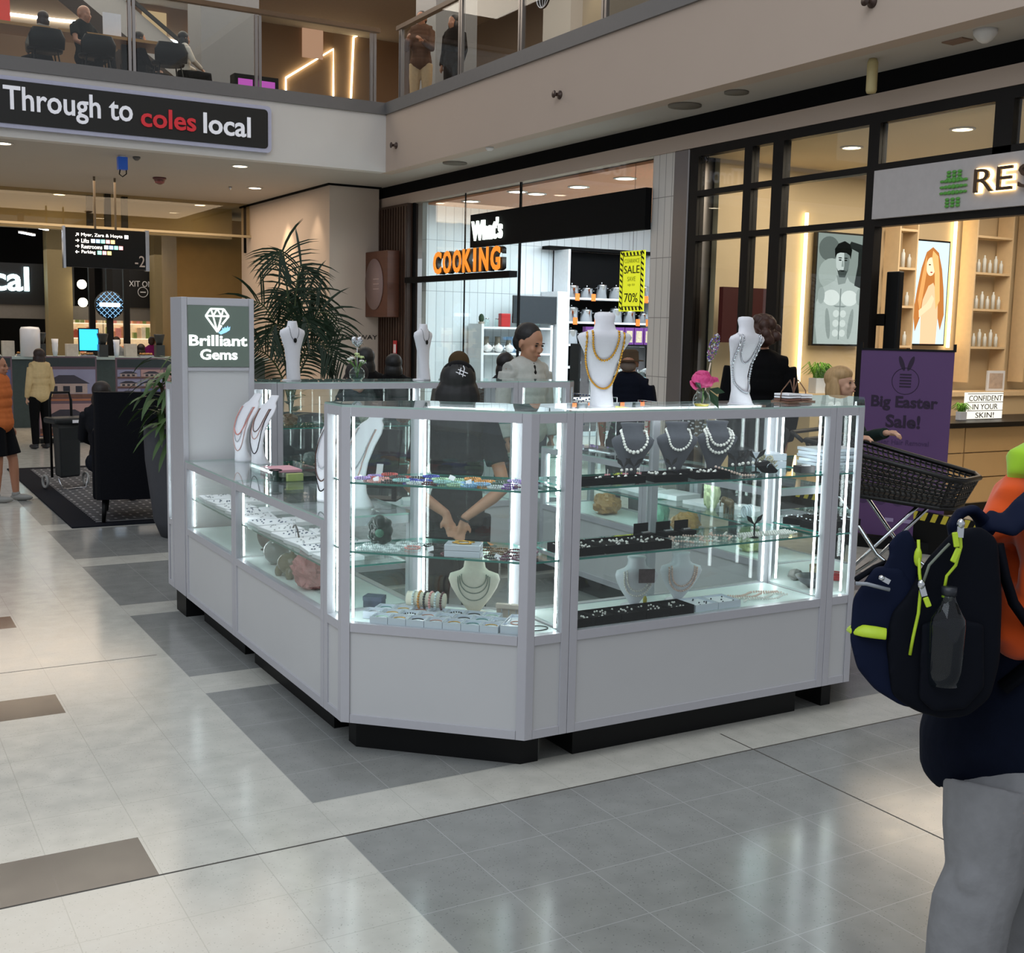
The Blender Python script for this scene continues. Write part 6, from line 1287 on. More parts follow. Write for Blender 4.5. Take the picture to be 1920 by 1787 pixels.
fitting('smoke_detector', 'small white smoke detector above the kitchenware shop', 918, 276, [(.03, -.04), (.05, -.02), (.05, 0)], PWW, 'smoke detector')
fitting('sprinkler', 'tiny sprinkler in the hall ceiling left of the pier', 432, 350, [(.01, -.05), (.03, 0)], SILV, 'sprinkler')
fitting('soffit_cylinder', 'pale yellow cylinder hanging below the soffit', 1637, 110, [(.035, -.26), (.042, -.24), (.042, -.03), (.03, 0)], pm('yellowed_plastic', 'b9a878', .6), 'ceiling fitting')
q = Pz(1795, 76, SZ); o = MB().b(-.06, .06, -.09, .09, -.01, 0).build('ceiling_vent', pm('vent_brown', '8a7262', .8)); o.location = (q.x, q.y, SZ); tag(o, 'small rectangular brown vent in the soffit', 'vent')
for i, (px, py, lab) in enumerate(((1050, 178, 'middle of the right bulkhead'), (743, 273, 'near the bulkhead corner'), (1636, 4, 'at the top edge'))):
    q = Px(px, py, FX-.001); t = thing('wall_sprinkler', 'dark sidewall sprinkler on the right bulkhead, '+lab, 'sprinkler', tuple(q), 0, 'sidewall sprinklers'); m = MB(Matrix.Rotation(R(-90), 4, 'Y')); m.lathe([(.045, 0), (.045, .01), (.02, .02), (.018, .07), (.04, .075), (.04, .08)], n=14); m.build('sprinkler_head', pm('dark_bronze', '4a3a34', .4, .5), t)
spot('pier_wall_light', (6.25, 19.0, 3.8), (6.6, 19.0, 1.2), 60, (1, .76, .50), 62, .6)
spot('pier_wall_light', (6.30, 17.6, 3.8), (6.6, 17.7, 1.2), 22, (1, .78, .55), 62, .7)
# ---- palm and planters
def planter(nm, lab, loc, rt, rb, h, mt):
    t = thing(nm, lab, 'planter', loc); m = MB(); m.lathe([(rb, 0), (rb*1.25, h*.15), (rt*.97, h*.7), (rt, h), (rt-.03, h), (rt-.04, h-.06), (0, h-.06)], n=32); m.build('pot', mt, t); m = MB(); m.lathe([(rt-.04, h-.055), (0, h-.05)], n=24); m.build('soil', pm('soil', '1c1511', .9, var=.4, scale=60), t); return t
POTM = pm('charcoal_pot', '3f4046', .7, var=.1)
planter('plant_pot', 'large charcoal tapered planter behind the sign tower', (2.38, 9.30, 0), .33, .21, .88, POTM)
def leafblade(m, p0, d, L, w_, droop, n=6, mi=0, ref=(0, 0, 1)):
    d = Vector(d).normalized(); side = d.cross(Vector(ref)).normalized()*w_; vs = []; p = Vector(p0); dd = d.copy()
    for i in range(n+1):
        k = math.sin(PI*min(1, (i+.6)/(n+.6)))**.6 if i < n else 0.05; vs += [p-side*k, p+side*k]; dd = (dd+Vector((0, 0, -droop/n))).normalized(); p = p+dd*L/n
    m.add(vs, [(2*i, 2*i+1, 2*i+3, 2*i+2) for i in range(n)], mi, True)
LEAF = pm('dracaena_green', '3f5a2c', .5, var=.35, scale=3)
t = thing('dracaena_plant', 'long-leaved green plant in the charcoal planter behind the sign tower', 'potted plant', (2.30, 9.22, .83)); rr6 = random.Random(6)
for (x, y, h_) in ((0, 0, .62), (-.12, .05, .40), (.12, -.05, .75), (-.05, -.12, .22)):
    m = MB(); m.tube([(x*.5, y*.5, 0), (x, y, h_)], .014, 6); m.build('stem', pm('stem_brown', '5a4a35', .7), t); m = MB()
    for k in range(26):
        a = rr6.random()*2*PI; e = rr6.uniform(-.1, 1.1); leafblade(m, (x, y, h_-.25*rr6.random()), (math.cos(a), math.sin(a), e), rr6.uniform(.30, .46), .022, rr6.uniform(1.0, 2.2))
    m.build('leaf_crown', LEAF, t)
planter('plant_pot', 'charcoal planter holding the tall palm', (3.95, 11.3, 0), .36, .22, .80, POTM)
PALM = pm('palm_green', '1f3320', .5, var=.4, scale=3)
t = thing('palm_tree', 'tall dark green kentia palm with arching fronds before the pier wall', 'palm', (3.95, 11.3, .76)); rr7 = random.Random(12)
fr_ = [(-.95, .1, 1.35, .9), (.9, -.1, 1.25, 1.0), (-.25, .0, 1.95, .45), (.35, .05, 1.80, .6), (1.05, .2, .85, 1.1), (-1.05, -.1, .80, 1.0), (.1, .5, 1.5, .6), (-.5, -.3, 1.10, .9), (.65, .2, 1.5, .9), (.6, -.4, .9, .9), (.2, -.4, 1.2, .6)]
for i, (dx, dy, top, bend) in enumerate(fr_):
    m = MB(); P = []; n_ = 16; L = math.hypot(dx, dy)
    for k in range(n_+1):
        u = k/n_; hz = top*(1-(1-min(1, u*1.45))**2) if u < .69 else top*(1-.9*(u-.69)**2*bend*3.0); P.append(Vector((dx*.62*u**1.4, dy*.62*u**1.4, hz*.86)))
    m.tube(P, [.012*(1-.75*k/n_) for k in range(n_+1)], 5); m.build('frond_stem', pm('frond_stem', '3c4a25', .6), t); m = MB()
    for k in range(4, n_):
        for q in (0, .5):
            a = P[k].lerp(P[k+1], q); d = (P[k+1]-P[k]).normalized(); sd = d.cross(Vector((.3, 1, .2))).normalized()
            for s_ in (-1, 1): leafblade(m, a, (d*.7+sd*s_*.9), .34*math.sin(PI*(k-3)/(n_-1.5))**.6+.06, .0085, .9, 4, 0, (.45, 1, .25))
    m.build('frond_leaflets', PALM, t)
t = thing('rubber_plant', 'low broad-leaved plant beside the palm', 'potted plant', (3.75, 11.0, .74)); m = MB()
for k in range(16): a = k*2.4; leafblade(m, (.25*math.cos(a)*.4+.1*(k % 2), .1*math.sin(a), .05+.02*k), (math.cos(a), math.sin(a), .6), .24, .045, .7)
m.build('leaves', pm('rubber_green', '39451f', .35, var=.4), t); MB().tube([(0, 0, -.05), (0.02, 0, .35)], .012, 6).build('stem', pm('stem_brown', '5a4a35', .7), t)
# ---- rug, armchair, trolley bag
t = thing('patterned_rug', 'black and white geometric rug with a plain dark border', 'rug', (3.1, 12.0, .001)); MB().b(-1.50, 1.9, -2.05, 2.2, 0, .012).build('border', pm('rug_border', '1b1d24', .95, var=.2, scale=80), t)
RP = bpy.data.materials.new('rug_pattern'); RP.use_nodes = True; nt = RP.node_tree; b = nt.nodes['Principled BSDF']; b.inputs['Roughness'].default_value = .95
tc = nt.nodes.new('ShaderNodeTexCoord'); br = nt.nodes.new('ShaderNodeTexBrick'); br.inputs['Scale'].default_value = 3.2; br.inputs['Mortar Size'].default_value = .035; br.inputs['Color1'].default_value = (.012, .012, .016, 1); br.inputs['Color2'].default_value = (.02, .02, .025, 1); br.inputs['Mortar'].default_value = (.28, .27, .27, 1); br.offset = .5
nt.links.new(tc.outputs['Object'], br.inputs['Vector']); nt.links.new(br.outputs[0], b.inputs['Base Color'])
MB().b(-1.28, 1.7, -1.88, 2.0, .012, .016).build('patterned_field', RP, t)
t = thing('armchair', 'black high-backed armchair seen from behind on the rug', 'armchair', (2.24, 10.35, .016), R(-13)); NAV = pm('black_upholstery', '101116', .85, var=.25, scale=60, bump=.1)
m = MB(); m.prism([(-.34, -.42), (.34, -.42), (.36, -.30), (-.36, -.30)], .20, 1.10); m.build('backrest', NAV, t, bev=.03)
for s_ in (-1, 1): MB().b(min(s_*.30, s_*.38), max(s_*.30, s_*.38), -.30, .32, .18, .78).build('side_wing', NAV, t, bev=.03)
MB().b(-.295, .295, -.295, .34, .20, .42).build('seat', NAV, t, bev=.03)
for x in (-.28, .28):
    for y in (-.34, .26): m = MB(); m.tube([(x, y, .2), (x*1.05, y*1.05, 0)], [.025, .015], 8); m.build('leg', BLK, t)
t = thing('shopping_trolley_bag', 'black wheeled shopping bag with loop handle standing on the rug', 'shopping bag', (1.96, 12.35, .013), R(15)); m = MB(); m.loft([(.12, 0, 0, .19, .13), (.5, 0, 0, .20, .14), (.62, 0, 0, .21, .15), (.70, 0, 0, .19, .13)], 4, sm=False); m.v = [tuple(Matrix.Rotation(R(45), 3, 'Z') @ Vector(v)) for v in m.v]; m.build('bag', pm('black_nylon', '14181a', .6, var=.2), t, bev=.02)
MB().b(-.19, .19, -.16, .12, .66, .72).build('flap', pm('black_nylon', '14181a', .6, var=.2), t, bev=.02); MB().b(-.01, .07, -.165, -.1605, .67, .70).build('label', TAGW, t)
m = MB(); m.tube([(-.11, .12, .1), (-.11, .13, .88), (-.09, .13, .96), (.09, .13, .96), (.11, .13, .88), (.11, .12, .1)], .014, 8); m.build('handle', BLK, t)
for s_ in (-1, 1):
    m = MB(Matrix.Translation((s_*.21, .05, .075)) @ Matrix.Rotation(R(90), 4, 'Y')); m.tube([(.06*math.cos(a), .06*math.sin(a), 0) for a in [2*PI*k/18 for k in range(18)]], .014, 6, closed=True); m.build('wheel', pm('wheel_grey', '9a9a98', .5), t)
m = MB(); m.tube([(-.15, -.12, .12), (-.12, -.14, 0.01), (.12, -.14, .01), (.15, -.12, .12)], .006, 6); m.build('front_stand', SILV, t)
# ---- estate agent photo boards
def board(lab, x0, x1, y, ztop, seed):
    t = thing('photo_board', lab, 'display board', ((x0+x1)/2, y, 0), 0, 'property photo boards'); w_ = (x1-x0)/2; MB().b(-w_, w_, -.02, .02, .08, ztop).build('board', pm('board_mauve', '6b5560', .6, var=.1), t); MB().b(-w_, w_, -.15, .15, 0, .05).build('foot', BLK, t); MB().b(-.03, .03, .02, .06, .03, ztop*.9).build('post', BLK, t)
    rr8 = random.Random(seed); SKY = [pm('photo_sky_a', '8d8aa3', .6, var=.2, scale=4), pm('photo_sky_b', '5c628c', .6, var=.2, scale=4), pm('photo_sky_c', 'b08a86', .6, var=.2, scale=4)]; HS = pm('photo_house', 'b09a92', .6, var=.2); RF = pm('photo_roof', '3a3540', .6); WN = pm('photo_window', '2a2a36', .5, var=.4); GRS = pm('photo_lawn', '6d4a3c', .7, var=.4)
    def pic(x0, x1, z0, z1):
        d = -.0205; m = MB(); m.b(x0, x1, d-.003, d, z0, z1); m.build('photo', SKY[rr8.randrange(3)], t); w = x1-x0; h = z1-z0; m = MB(Matrix.Translation((0, d-.004, 0)))
        m.slab([(x0+w*.12, z0+h*.15), (x0+w*.85, z0+h*.15), (x0+w*.85, z0+h*.5), (x0+w*.12, z0+h*.5)], .001, 0); m.slab([(x0+w*.05, z0+h*.5), (x0+w*.9, z0+h*.5), (x0+w*.62, z0+h*.8), (x0+w*.35, z0+h*.8)], .001, 1)
        m.M = Matrix.Translation((0, d-.006, 0))
        for k in range(3): m.slab([(x0+w*(.2+.22*k), z0+h*.2), (x0+w*(.32+.22*k), z0+h*.2), (x0+w*(.32+.22*k), z0+h*.42), (x0+w*(.2+.22*k), z0+h*.42)], .001, 2)
        m.slab([(x0, z0), (x1, z0), (x1, z0+h*.14), (x0, z0+h*.14)], .001, 3); m.build('house_photo', [HS, RF, WN, GRS], t)
    z = ztop-.16
    MB().b(-w_+.02, w_-.02, -.024, -.0205, z+.02, ztop-.02).build('header', pm('header_dark', '2b3538', .5), t)
    k = 0
    while z > .25:
        h = .42; big = k % 2
        if w_ < .4: pic(-w_+.02, w_-.02, z-h, z-.02)
        elif big: pic(-w_+.02, .05, z-h, z-.02); [pic(.07+a*(w_-.09)/2, .06+(a+1)*(w_-.09)/2, z-h+b*h/3+.01, z-h+(b+1)*h/3-.01) for a in range(2) for b in range(3)]
        else: [pic(-w_+.02+a*(w_-.06)/2, -w_+.01+(a+1)*(w_-.06)/2, z-h+b*h/3+.01, z-h+(b+1)*h/3-.01) for a in range(2) for b in range(3)]; pic(-.03, w_-.02, z-h, z-.02)
        MB().b(-w_+.02, w_-.02, -.024, -.0205, z-h-.04, z-h-.01).build('caption_bar', pm('caption_orange', 'a86a4a', .6), t); z -= h+.06; k += 1
board('tall board of house photographs behind the wheeled shopping bag', 2.36, 3.15, 17.2, 1.20, 1)
board('wide board of house photographs seen behind the armchair', 3.45, 4.9, 17.4, 1.18, 2)
board('board of house photographs at the left edge behind the child', 1.2, 2.02, 17.0, 1.20, 3)
# ---- cafe counter, stools of clutter, people
t = thing('cafe_counter', 'long glass-fronted cafe counter in the hall behind the photo boards', 'counter', (4.0, 20.0, 0)); MB().b(-4.5, 2.4, -.35, .35, 0, 1.08).build('counter_base', pm('cafe_front', '37474a', .4, var=.2), t); MB().b(-4.55, 2.45, -.4, .4, 1.081, 1.12).build('counter_top', pm('cafe_top', '9ab0b4', .3), t)
rr9 = random.Random(10)
for i in range(26):
    x = .2+i*.235; k = i % 4; z = 1.1206; lab = ['stack of white cups', 'small white carton', 'tray of pastries', 'dark coffee grinder'][k]
    t = thing(['cup_stack', 'carton', 'pastry_tray', 'coffee_grinder'][k], f'{lab} among the clutter along the cafe counter', ['cups', 'carton', 'pastries', 'coffee grinder'][k], (x, 19.85+rr9.uniform(-.1, .1), z), 0, ['white cups', 'white cartons', 'pastry trays', 'coffee grinders'][k]+' on the cafe counter')
    if k == 0:
        m = MB(); m.lathe([(.03, 0), (.045, .09), (.043, .1), (.05, .19), (.047, .2), (.055, .28)], n=12); m.build('cups', TRAYM, t)
    elif k == 1: MB().b(-.09, .09, -.08, .08, 0, .16+.08*rr9.random()).build('carton', pm('carton_white', 'b9b4ac', .6, var=.2), t)
    elif k == 2:
        MB().b(-.11, .11, -.08, .08, 0, .03).build('tray', SILV, t); m = MB()
        for q in range(6): m.ball((-.08+.032*q, rr9.uniform(-.04, .04), .05), (.024, .03, .02), 8)
        m.build('pastries', pm('pastry', 'b98a55', .7, var=.3), t)
    else: m = MB(); m.b(-.07, .07, -.08, .08, 0, .2); m.lathe([(.05, .2), (.09, .36), (.09, .38)], n=12); m.build('grinder', pm('grinder_black', '2f3436', .4), t)
t = thing('water_urn', 'white water urn at the left of the cafe counter', 'urn', (2.62, 19.7, 1.121)); m = MB(); m.lathe([(.15, 0), (.15, .42), (.13, .46), (0, .47)], n=20); m.build('urn', TRAYM, t)
t = thing('blue_screen', 'bright blue till screen on the cafe counter', 'screen', (3.55, 20.0, 1.121)); MB().b(-.16, .16, -.02, .02, .08, .46).build('case', BLK, t); MB().b(-.145, .145, -.024, -.0201, .10, .44).build('screen', emat('blue_glow', '2f9ae0', 2.2), t); MB().b(-.03, .03, -.05, .05, 0, .079).build('stand', BLK, t)
person('barista in black bending behind the cafe counter', HD(182, 640, 20.9)[0], R(60), HD(182, 640, 20.9)[1], 'mid', ('bob', '15100f'), ('shirt', '15191a'), eyes=False, vox=.014)
person('cafe worker in a white shirt facing away near the round sign', HD(218, 632, 21.6)[0], R(170), HD(218, 632, 21.6)[1], 'mid', ('short', '3a2a20'), ('shirt', 'a9b6c0'), eyes=False, vox=.014)
person('cafe customer in a grey top with tied dark hair', HD(264, 646, 20.9)[0], R(180), HD(264, 646, 20.9)[1], 'mid', ('bob', '171210'), ('shirt', '4d5754'), eyes=False, fem=True, vox=.014)
person('shopper in a magenta top by the lit grocery shelves', HD(285, 632, 23.9)[0], R(150), HD(285, 632, 23.9)[1], 'tan', ('short', '2a1a16'), ('shirt', '7a1f66'), eyes=False, vox=.014)
t = thing('round_light_sign', 'round dark sign with a glowing blue lattice on the thin black post', 'sign', (Py(205, 600, 21.05).x, 21.05, 1.98)); m = MB(Matrix.Rotation(R(90), 4, 'X')); m.tube([(0, 0, 0), (0, 0, .06)], .24, 28); m.build('disc', pm('disc_dark', '141c24', .4), t)
m = MB()
for k in range(-3, 4):
    c = k*.066; hh = math.sqrt(.225**2-c*c)
    for s_ in (-1, 1): ux, uz = .7071, .7071*s_; m.bar((-uz*c*1-ux*hh, -.066, ux*c-uz*hh), (-uz*c+ux*hh, -.066, ux*c+uz*hh), .007, .005, 0, (0, 1, 0))
m.build('lattice', emat('lattice_blue', '7fb0d8', 1.4), t); MB().b(-.17, .17, -.08, -.068, -.035, .035).build('name_band', emat('band_white', 'cfe8ff', 2.2), t)
for i, (px, lab) in enumerate(((205, 'carrying the round sign'), (240, 'right of the round sign'), (178, 'left of the round sign'))):
    q = Py(px, 560, 21.1+i*.1); o = MB().b(-.05, .05, -.05, .05, 0, SZ-.6*0-.001).build('post', BLK); o.location = (q.x, 21.1+.25*i, 0); tag(o, 'thin black square post in the hall '+lab, 'post', 'thin black posts')
# ---- supermarket
def shopsign(lab, x0, x1, z0, z1, y, nm='supermarket_sign'):
    t = thing(nm, lab, 'shop sign', ((x0+x1)/2, y, z0)); MB().b(-(x1-x0)/2, (x1-x0)/2, -.05, .05, 0, z1-z0).build('sign_board', pm('sign_deep_black', '0b0c0f', .5), t); return t
ys = 27.4
t = shopsign('wide black supermarket fascia with glowing white letters cal', -3, Py(138, 520, ys).x, Py(0, 570, ys).z, Py(0, 492, ys).z, ys)
q = Py(0, 545, ys); q2 = Py(54, 545, ys)
text('cal', 1, emat('super_white', 'd6fbff', 4), 'lettering', FYM(q.x-.18, ys-.06, q.z), t, ext=.02, off=.02, fitw=q2.x-q.x+.18, fith=.52)
t = shopsign('black fascia reading EXIT ONLY with a round no-entry mark', Py(192, 520, ys).x, Py(325, 520, ys).x, Py(0, 570, ys).z, Py(250, 505, ys).z+.1, ys)
q = Py(235, 537, ys); q2 = Py(300, 537, ys); text('EXIT ONLY', .3, TAGW, 'lettering', FYM(q.x, ys-.06, q.z), t, ext=.01, fitw=q2.x-q.x, fith=.13)
q = Py(267, 548, ys); m = MB(); m.tube([(q.x+.11*math.cos(a), ys-.06, q.z+.11*math.sin(a)) for a in [2*PI*k/24 for k in range(24)]], .008, 6, closed=True); m.b(q.x-.06, q.x+.06, ys-.065, ys-.055, q.z-.012, q.z+.012); o = m.build('no_entry_mark', TAGW, t); o.matrix_parent_inverse = Matrix.Translation(-Vector(t.location))
MB2 = MB().b(-3, 7.3, ys, ys+.3, Py(0, 592, ys).z-.05, Py(0, 570, ys).z); struct(MB2.build('trim_9', pm('fascia_grey', '7d7770', .6)))
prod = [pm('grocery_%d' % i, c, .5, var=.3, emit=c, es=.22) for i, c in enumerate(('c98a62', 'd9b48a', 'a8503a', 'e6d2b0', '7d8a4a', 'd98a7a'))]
for r_, (x0, n2, lab) in enumerate(((-.5, 9, 'left'), (4.9, 6, 'right'))):
    for i in range(n2):
        x = x0+i*.62+.3
        if 3.0 < x < 4.6: continue
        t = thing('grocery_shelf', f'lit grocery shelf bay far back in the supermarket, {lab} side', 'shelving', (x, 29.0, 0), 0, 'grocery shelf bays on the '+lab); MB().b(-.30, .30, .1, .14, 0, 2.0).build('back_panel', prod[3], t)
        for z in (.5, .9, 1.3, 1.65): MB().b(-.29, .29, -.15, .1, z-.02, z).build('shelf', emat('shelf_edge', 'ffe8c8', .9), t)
        m = MB()
        for z in (.5, .9, 1.3, 1.65):
            xx = -.27
            while xx < .2:
                w_ = rr9.uniform(.05, .13); m.b(xx, xx+w_-.01, -.12, .05, z+.001, z+rr9.uniform(.12, .28), rr9.randrange(6)); xx += w_
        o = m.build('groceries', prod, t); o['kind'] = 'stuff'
for i in range(9):
    t = thing('tube_light', f'slim white tube light under the supermarket ceiling, {["first","second","third","fourth","fifth","sixth","seventh","eighth","ninth"][i]} from the left', 'ceiling light', (.8+(i % 5)*1.35, 24.5+(i//5)*1.8, 3.45), R(60), 'supermarket tube lights'); MB().b(-.35, .35, -.03, .03, 0, .03).build('tube', emat('tube_white', 'eef4ff', 7), t); MB().b(-.35, .35, -.04, .04, .031, .05).build('fitting', PWW, t); MB().b(-.01, .01, -.01, .01, .05, .409).build('hanger', BLK, t)
for i, (px, py) in enumerate(((155, 533), (157, 567))):
    q = Py(px, py, 26.6); o = MB().ball((0, 0, 0), .10, 14).build('wall_lamp', emat('globe_lamp', 'fff3d2', 7)); o.location = q; o.location.y = 26.70; tag(o, f'round glowing wall lamp on the tan column, {["upper","lower"][i]} one', 'wall light', 'wall lamps on the tan column')
# ---- purple easter banner and black low barrier
t = thing('banner_stand', 'purple pull-up banner reading Big Easter Sale! with bunny ears', 'banner', (7.36, 6.46, 0), R(-62))
q0 = Px(1640, 660, 7.2)
W2 = .36
PUR = pm('banner_purple', '5d3f6e', .6, var=.05, scale=4)
m = MB(); m.b(-W2, W2, -.003, .003, .10, 1.60); m.build('banner_cloth', PUR, t); MB().b(-W2-.02, W2+.02, -.08, .08, 0, .09).build('base', BLK, t); MB().b(-.012, .012, .02, .04, .09, 1.62).build('pole', BLK, t); m = MB(); m.b(-W2-.01, W2+.01, -.01, .01, 1.60, 1.615); m.build('top_rail', BLK, t); 
for s_ in (-1, 1): MB().b(s_*W2-.01, s_*W2+.01, -.012, .012, 1.60, 1.66).build('clip', BLK, t)
DP = pm('banner_ink', '2a1733', .6); TM = Matrix.Translation((7.36, 6.46, 0)) @ Matrix.Rotation(R(-62), 4, 'Z')
def btext(s_, z, wd, hh, mt=DP, off=.0): 
    o = text(s_, .1, mt, 'lettering', TM @ Matrix.Translation((0, -.004, z)), None, ext=.001, off=off, align='CENTER', fitw=wd, fith=hh); o.parent = t; o.matrix_parent_inverse = TM.inverted()
btext('Big Easter', 1.12, .52, .12, off=.003); btext('Sale!', .985, .27, .105, off=.003); btext('Laser Hair Removal', .85, .42, .04, pm('banner_mid', '48305a', .6))
m = MB(Matrix.Translation((0, -.004, 0)))
for s_ in (-1, 1): m.slab(ell(s_*.035, 1.50, .018, .062, 16, -s_*.35), .001)
m.tube([(.105*math.cos(a), 0, 1.36+.105*math.sin(a)) for a in [2*PI*k/24 for k in range(24)]], .0025, 5, closed=True); m.build('bunny_emblem', DP, t)
m = MB(Matrix.Translation((0, -.004, 0)))
for k in range(5): m.b(-.045, .045, -.001, 0, 1.31+k*.024, 1.322+k*.024)
m.build('emblem_lines', DP, t)
for k, x in enumerate((-.28, -.14, 0, .14, .28)): m = MB(Matrix.Translation((0, -.0045, 0))); m.slab(ell(x, .44, .065, .09, 20), .001); [m.b(x-.05, x+.05, -.002, 0, .39+j*.03, .398+j*.03) for j in range(4)] if k % 2 else None; m.build('egg_print', pm('banner_mid', '48305a', .6), t)
for (x, w_) in ((-.06, .07), (.10, .12)): MB().b(x-w_/2, x+w_/2, -.006, -.0035, .22, .25).build('logo_print', pm('banner_logo', 'a08fb5', .6), t)
t = thing('floor_barrier', 'low black floor barrier boards with yellow and black striped top and WET lettering', 'barrier', (7.44, 6.9, 0), R(0))
m = MB(); m.b(-.02, .02, -1.3, 2.3, .0, .26); m.build('black_board', BLK, t)
m = MB(); 
for k in range(35): y = 2.28-k*.10; m.add([(-.0215, y, .262), (-.0215, y-.05, .262), (-.0215, y-.08, .33), (-.0215, y-.03, .33)], [(0,1,2,3)]); 
m.b(-.02, .02, -1.3, 2.3, .2605, .3315, 1); m.build('striped_tape', [pm('hazard_yellow', 'c9b83a', .6), BLK], t)
for y in (7.25, 5.9): text('WET', .1, TAGW, 'lettering', FXM(7.415, y, .06), t, ext=.001, fitw=.22, fith=.07)
m = MB()
for y in (.12, -1.12): m.add([(-.0225, y+.10, .10), (-.0225, y-.10, .10), (-.0225, y, .22)], [(0,1,2)])
m.build('warning_triangle', pm('hazard_yellow', 'c9b83a', .6), t)
# ---- shopping trolley with black plastic basket
t = thing('shopping_cart', 'supermarket trolley with a black plastic basket and chrome frame', 'shopping trolley', (0, 0, 0))
BX = pm('black_basket', '0d0b0b', .45, var=.2)
# corners of the basket from its outline, at its own depth beside the kiosk
ctr = ray(1692, 873)*6.9+Vector((0, 0, H)); ax = Vector((.34, -.94, 0)).normalized(); sd = Vector((.94, .34, 0)).normalized()
def BK(u, v, z): return ctr+ax*u+sd*v+Vector((0, 0, z))
rim = [BK(-.50, -.27, .13), BK(.36, -.20, -.03), BK(.41, -.12, -.04), BK(.42, .10, -.04), BK(.36, .20, -.03), BK(-.50, .27, .13)]
bot_ = [BK(-.42, -.19, -.17), BK(.29, -.15, -.21), BK(.34, -.08, -.21), BK(.34, .08, -.21), BK(.29, .15, -.21), BK(-.42, .19, -.17)]
m = MB(); m.tube(rim, .016, 8, closed=True); m.build('basket_rim', BX, t)
m = MB(); n_ = 6
for i in range(n_):
    a, b, c, d = rim[i], rim[(i+1) % n_], bot_[(i+1) % n_], bot_[i]; L = (b-a).length; nu = max(2, int(L/.036)); nv = 9
    # net of slanted ribs leaving small openings
    for k in range(nu+1):
        for j in range(nv):
            u0 = k/nu; v0 = j/nv; v1 = (j+1)/nv
            u1 = min(1, max(0, u0+(.5 if j % 2 == 0 else -.0)/nu)); u0_ = min(1, max(0, u0+(.5 if j % 2 else 0)/nu))
            p = a.lerp(b, u0_).lerp(d.lerp(c, u0_), v0); q = a.lerp(b, u1).lerp(d.lerp(c, u1), v1); m.bar(p, q, .014, .006, 0, (ax.x, ax.y, .3))
    for j in range(1, nv+1):
        p = a.lerp(d, j/nv); q = b.lerp(c, j/nv); m.bar(p, q, .007, .011)
m.build('basket_mesh', BX, t)
m = MB(); m.tube([bot_[i] for i in range(6)], .016, 6, closed=True); m.add([bot_[0], bot_[1], bot_[4], bot_[5]], [(0,1,2,3),(3,2,1,0)]); m.build('basket_floor', BX, t)
m = MB(); m.tube([BK(-.52, -.26, .12), BK(-.60, -.25, .17), BK(-.60, .25, .17), BK(-.52, .26, .12)], .013, 8); m.build('push_handle', BX, t)
for s_ in (-1, 1):
    m = MB(); m.tube([BK(-.42, s_*.16, -.17), BK(-.30, s_*.17, -.21), BK(-.05, s_*.18, -.52), BK(.30, s_*.20, -.74), BK(.36, s_*.20, -.80)], .013, 8); m.build('frame_tube', CHROME, t)
    m = MB(); m.tube([BK(.16, s_*.13, -.21), BK(-.20, s_*.17, -.62), BK(-.42, s_*.20, -.80)], .011, 8); m.build('frame_tube', CHROME, t)
    for u in (-.42, .36):
        m = MB(Matrix.Translation(BK(u, s_*.20, -.872)) @ Matrix.Rotation(math.atan2(ax.y, ax.x), 4, 'Z') @ Matrix.Rotation(R(90), 4, 'X')); m.tube([(0, 0, -.015), (0, 0, .015)], .058, 18); m.build('caster_wheel', BLK, t)
m = MB(); m.tube([BK(.36, -.2, -.80), BK(.36, .2, -.80)], .011, 8); m.tube([BK(-.42, -.2, -.80), BK(-.42, .2, -.80)], .011, 8); m.build('cross_bar', CHROME, t)
# ================================================================ UPPER LEVEL
def baluster(x, y, rz, i, side):
    t = thing('balustrade_post', f'{side} balustrade post, {i}', 'balustrade post', (x, y, 4.801), rz, 'balustrade posts'); m = MB(); m.b(-.045, -.008, -.02, .02, 0, .93); m.build('post_blade', STEEL, t); m = MB(); m.b(.008, .045, -.02, .02, 0, .93); m.build('post_blade', STEEL, t); return t
ordw = ['first', 'second', 'third', 'fourth', 'fifth', 'sixth', 'seventh']
for i, x in enumerate((1.72, 3.35, 4.97, 6.61)): baluster(x, FY+.08, 0, ordw[i]+' from the left', 'left steel')
for i, y in enumerate((15.08, 13.3, 11.82, 10.14, 8.5, 6.9)): baluster(FX+.08, y, R(90), ordw[i]+' from the corner', 'right steel')
k = 11
HRM = pm('timber_handrail', '6b5138', .4, var=.3, scale=3, stretch=(1, 1, 1))
for (x0, x1) in ((-1, 1.66), (1.78, 3.29), (3.41, 4.91), (5.03, 6.55)):
    t = thing('glass_balustrade', f'clear balustrade panel along the left upper edge, {["far left","second","third","last before the corner"][k-11]}', 'balustrade', ((x0+x1)/2, FY+.08, 4.801), 0, 'left balustrade panels'); MB().b(-(x1-x0)/2, (x1-x0)/2, -.006, .006, 0, .95).build('glass_panel', GLW, t); k += 1
k = 0
for (y0, y1) in ((13.36, 15.02), (11.88, 13.24), (10.20, 11.76), (8.56, 10.08), (6.96, 8.44)):
    t = thing('glass_balustrade', f'clear balustrade panel along the right upper edge, {ordw[k]} from the corner', 'balustrade', (FX+.08, (y0+y1)/2, 4.801), 0, 'right balustrade panels'); MB().b(-.006, .006, -(y1-y0)/2, (y1-y0)/2, 0, .95).build('glass_panel', GLW, t); k += 1
o = MB().b(-1.2, 6.70, FY+.02, FY+.10, 5.745, 5.80).build('handrail', HRM); tag(o, 'timber handrail along the left upper balustrade', 'handrail')
o = MB().b(FX+.05, FX+.13, 6, 15.2, 5.745, 5.80).build('handrail', HRM); tag(o, 'timber handrail along the right upper balustrade', 'handrail')
UZ = 4.76
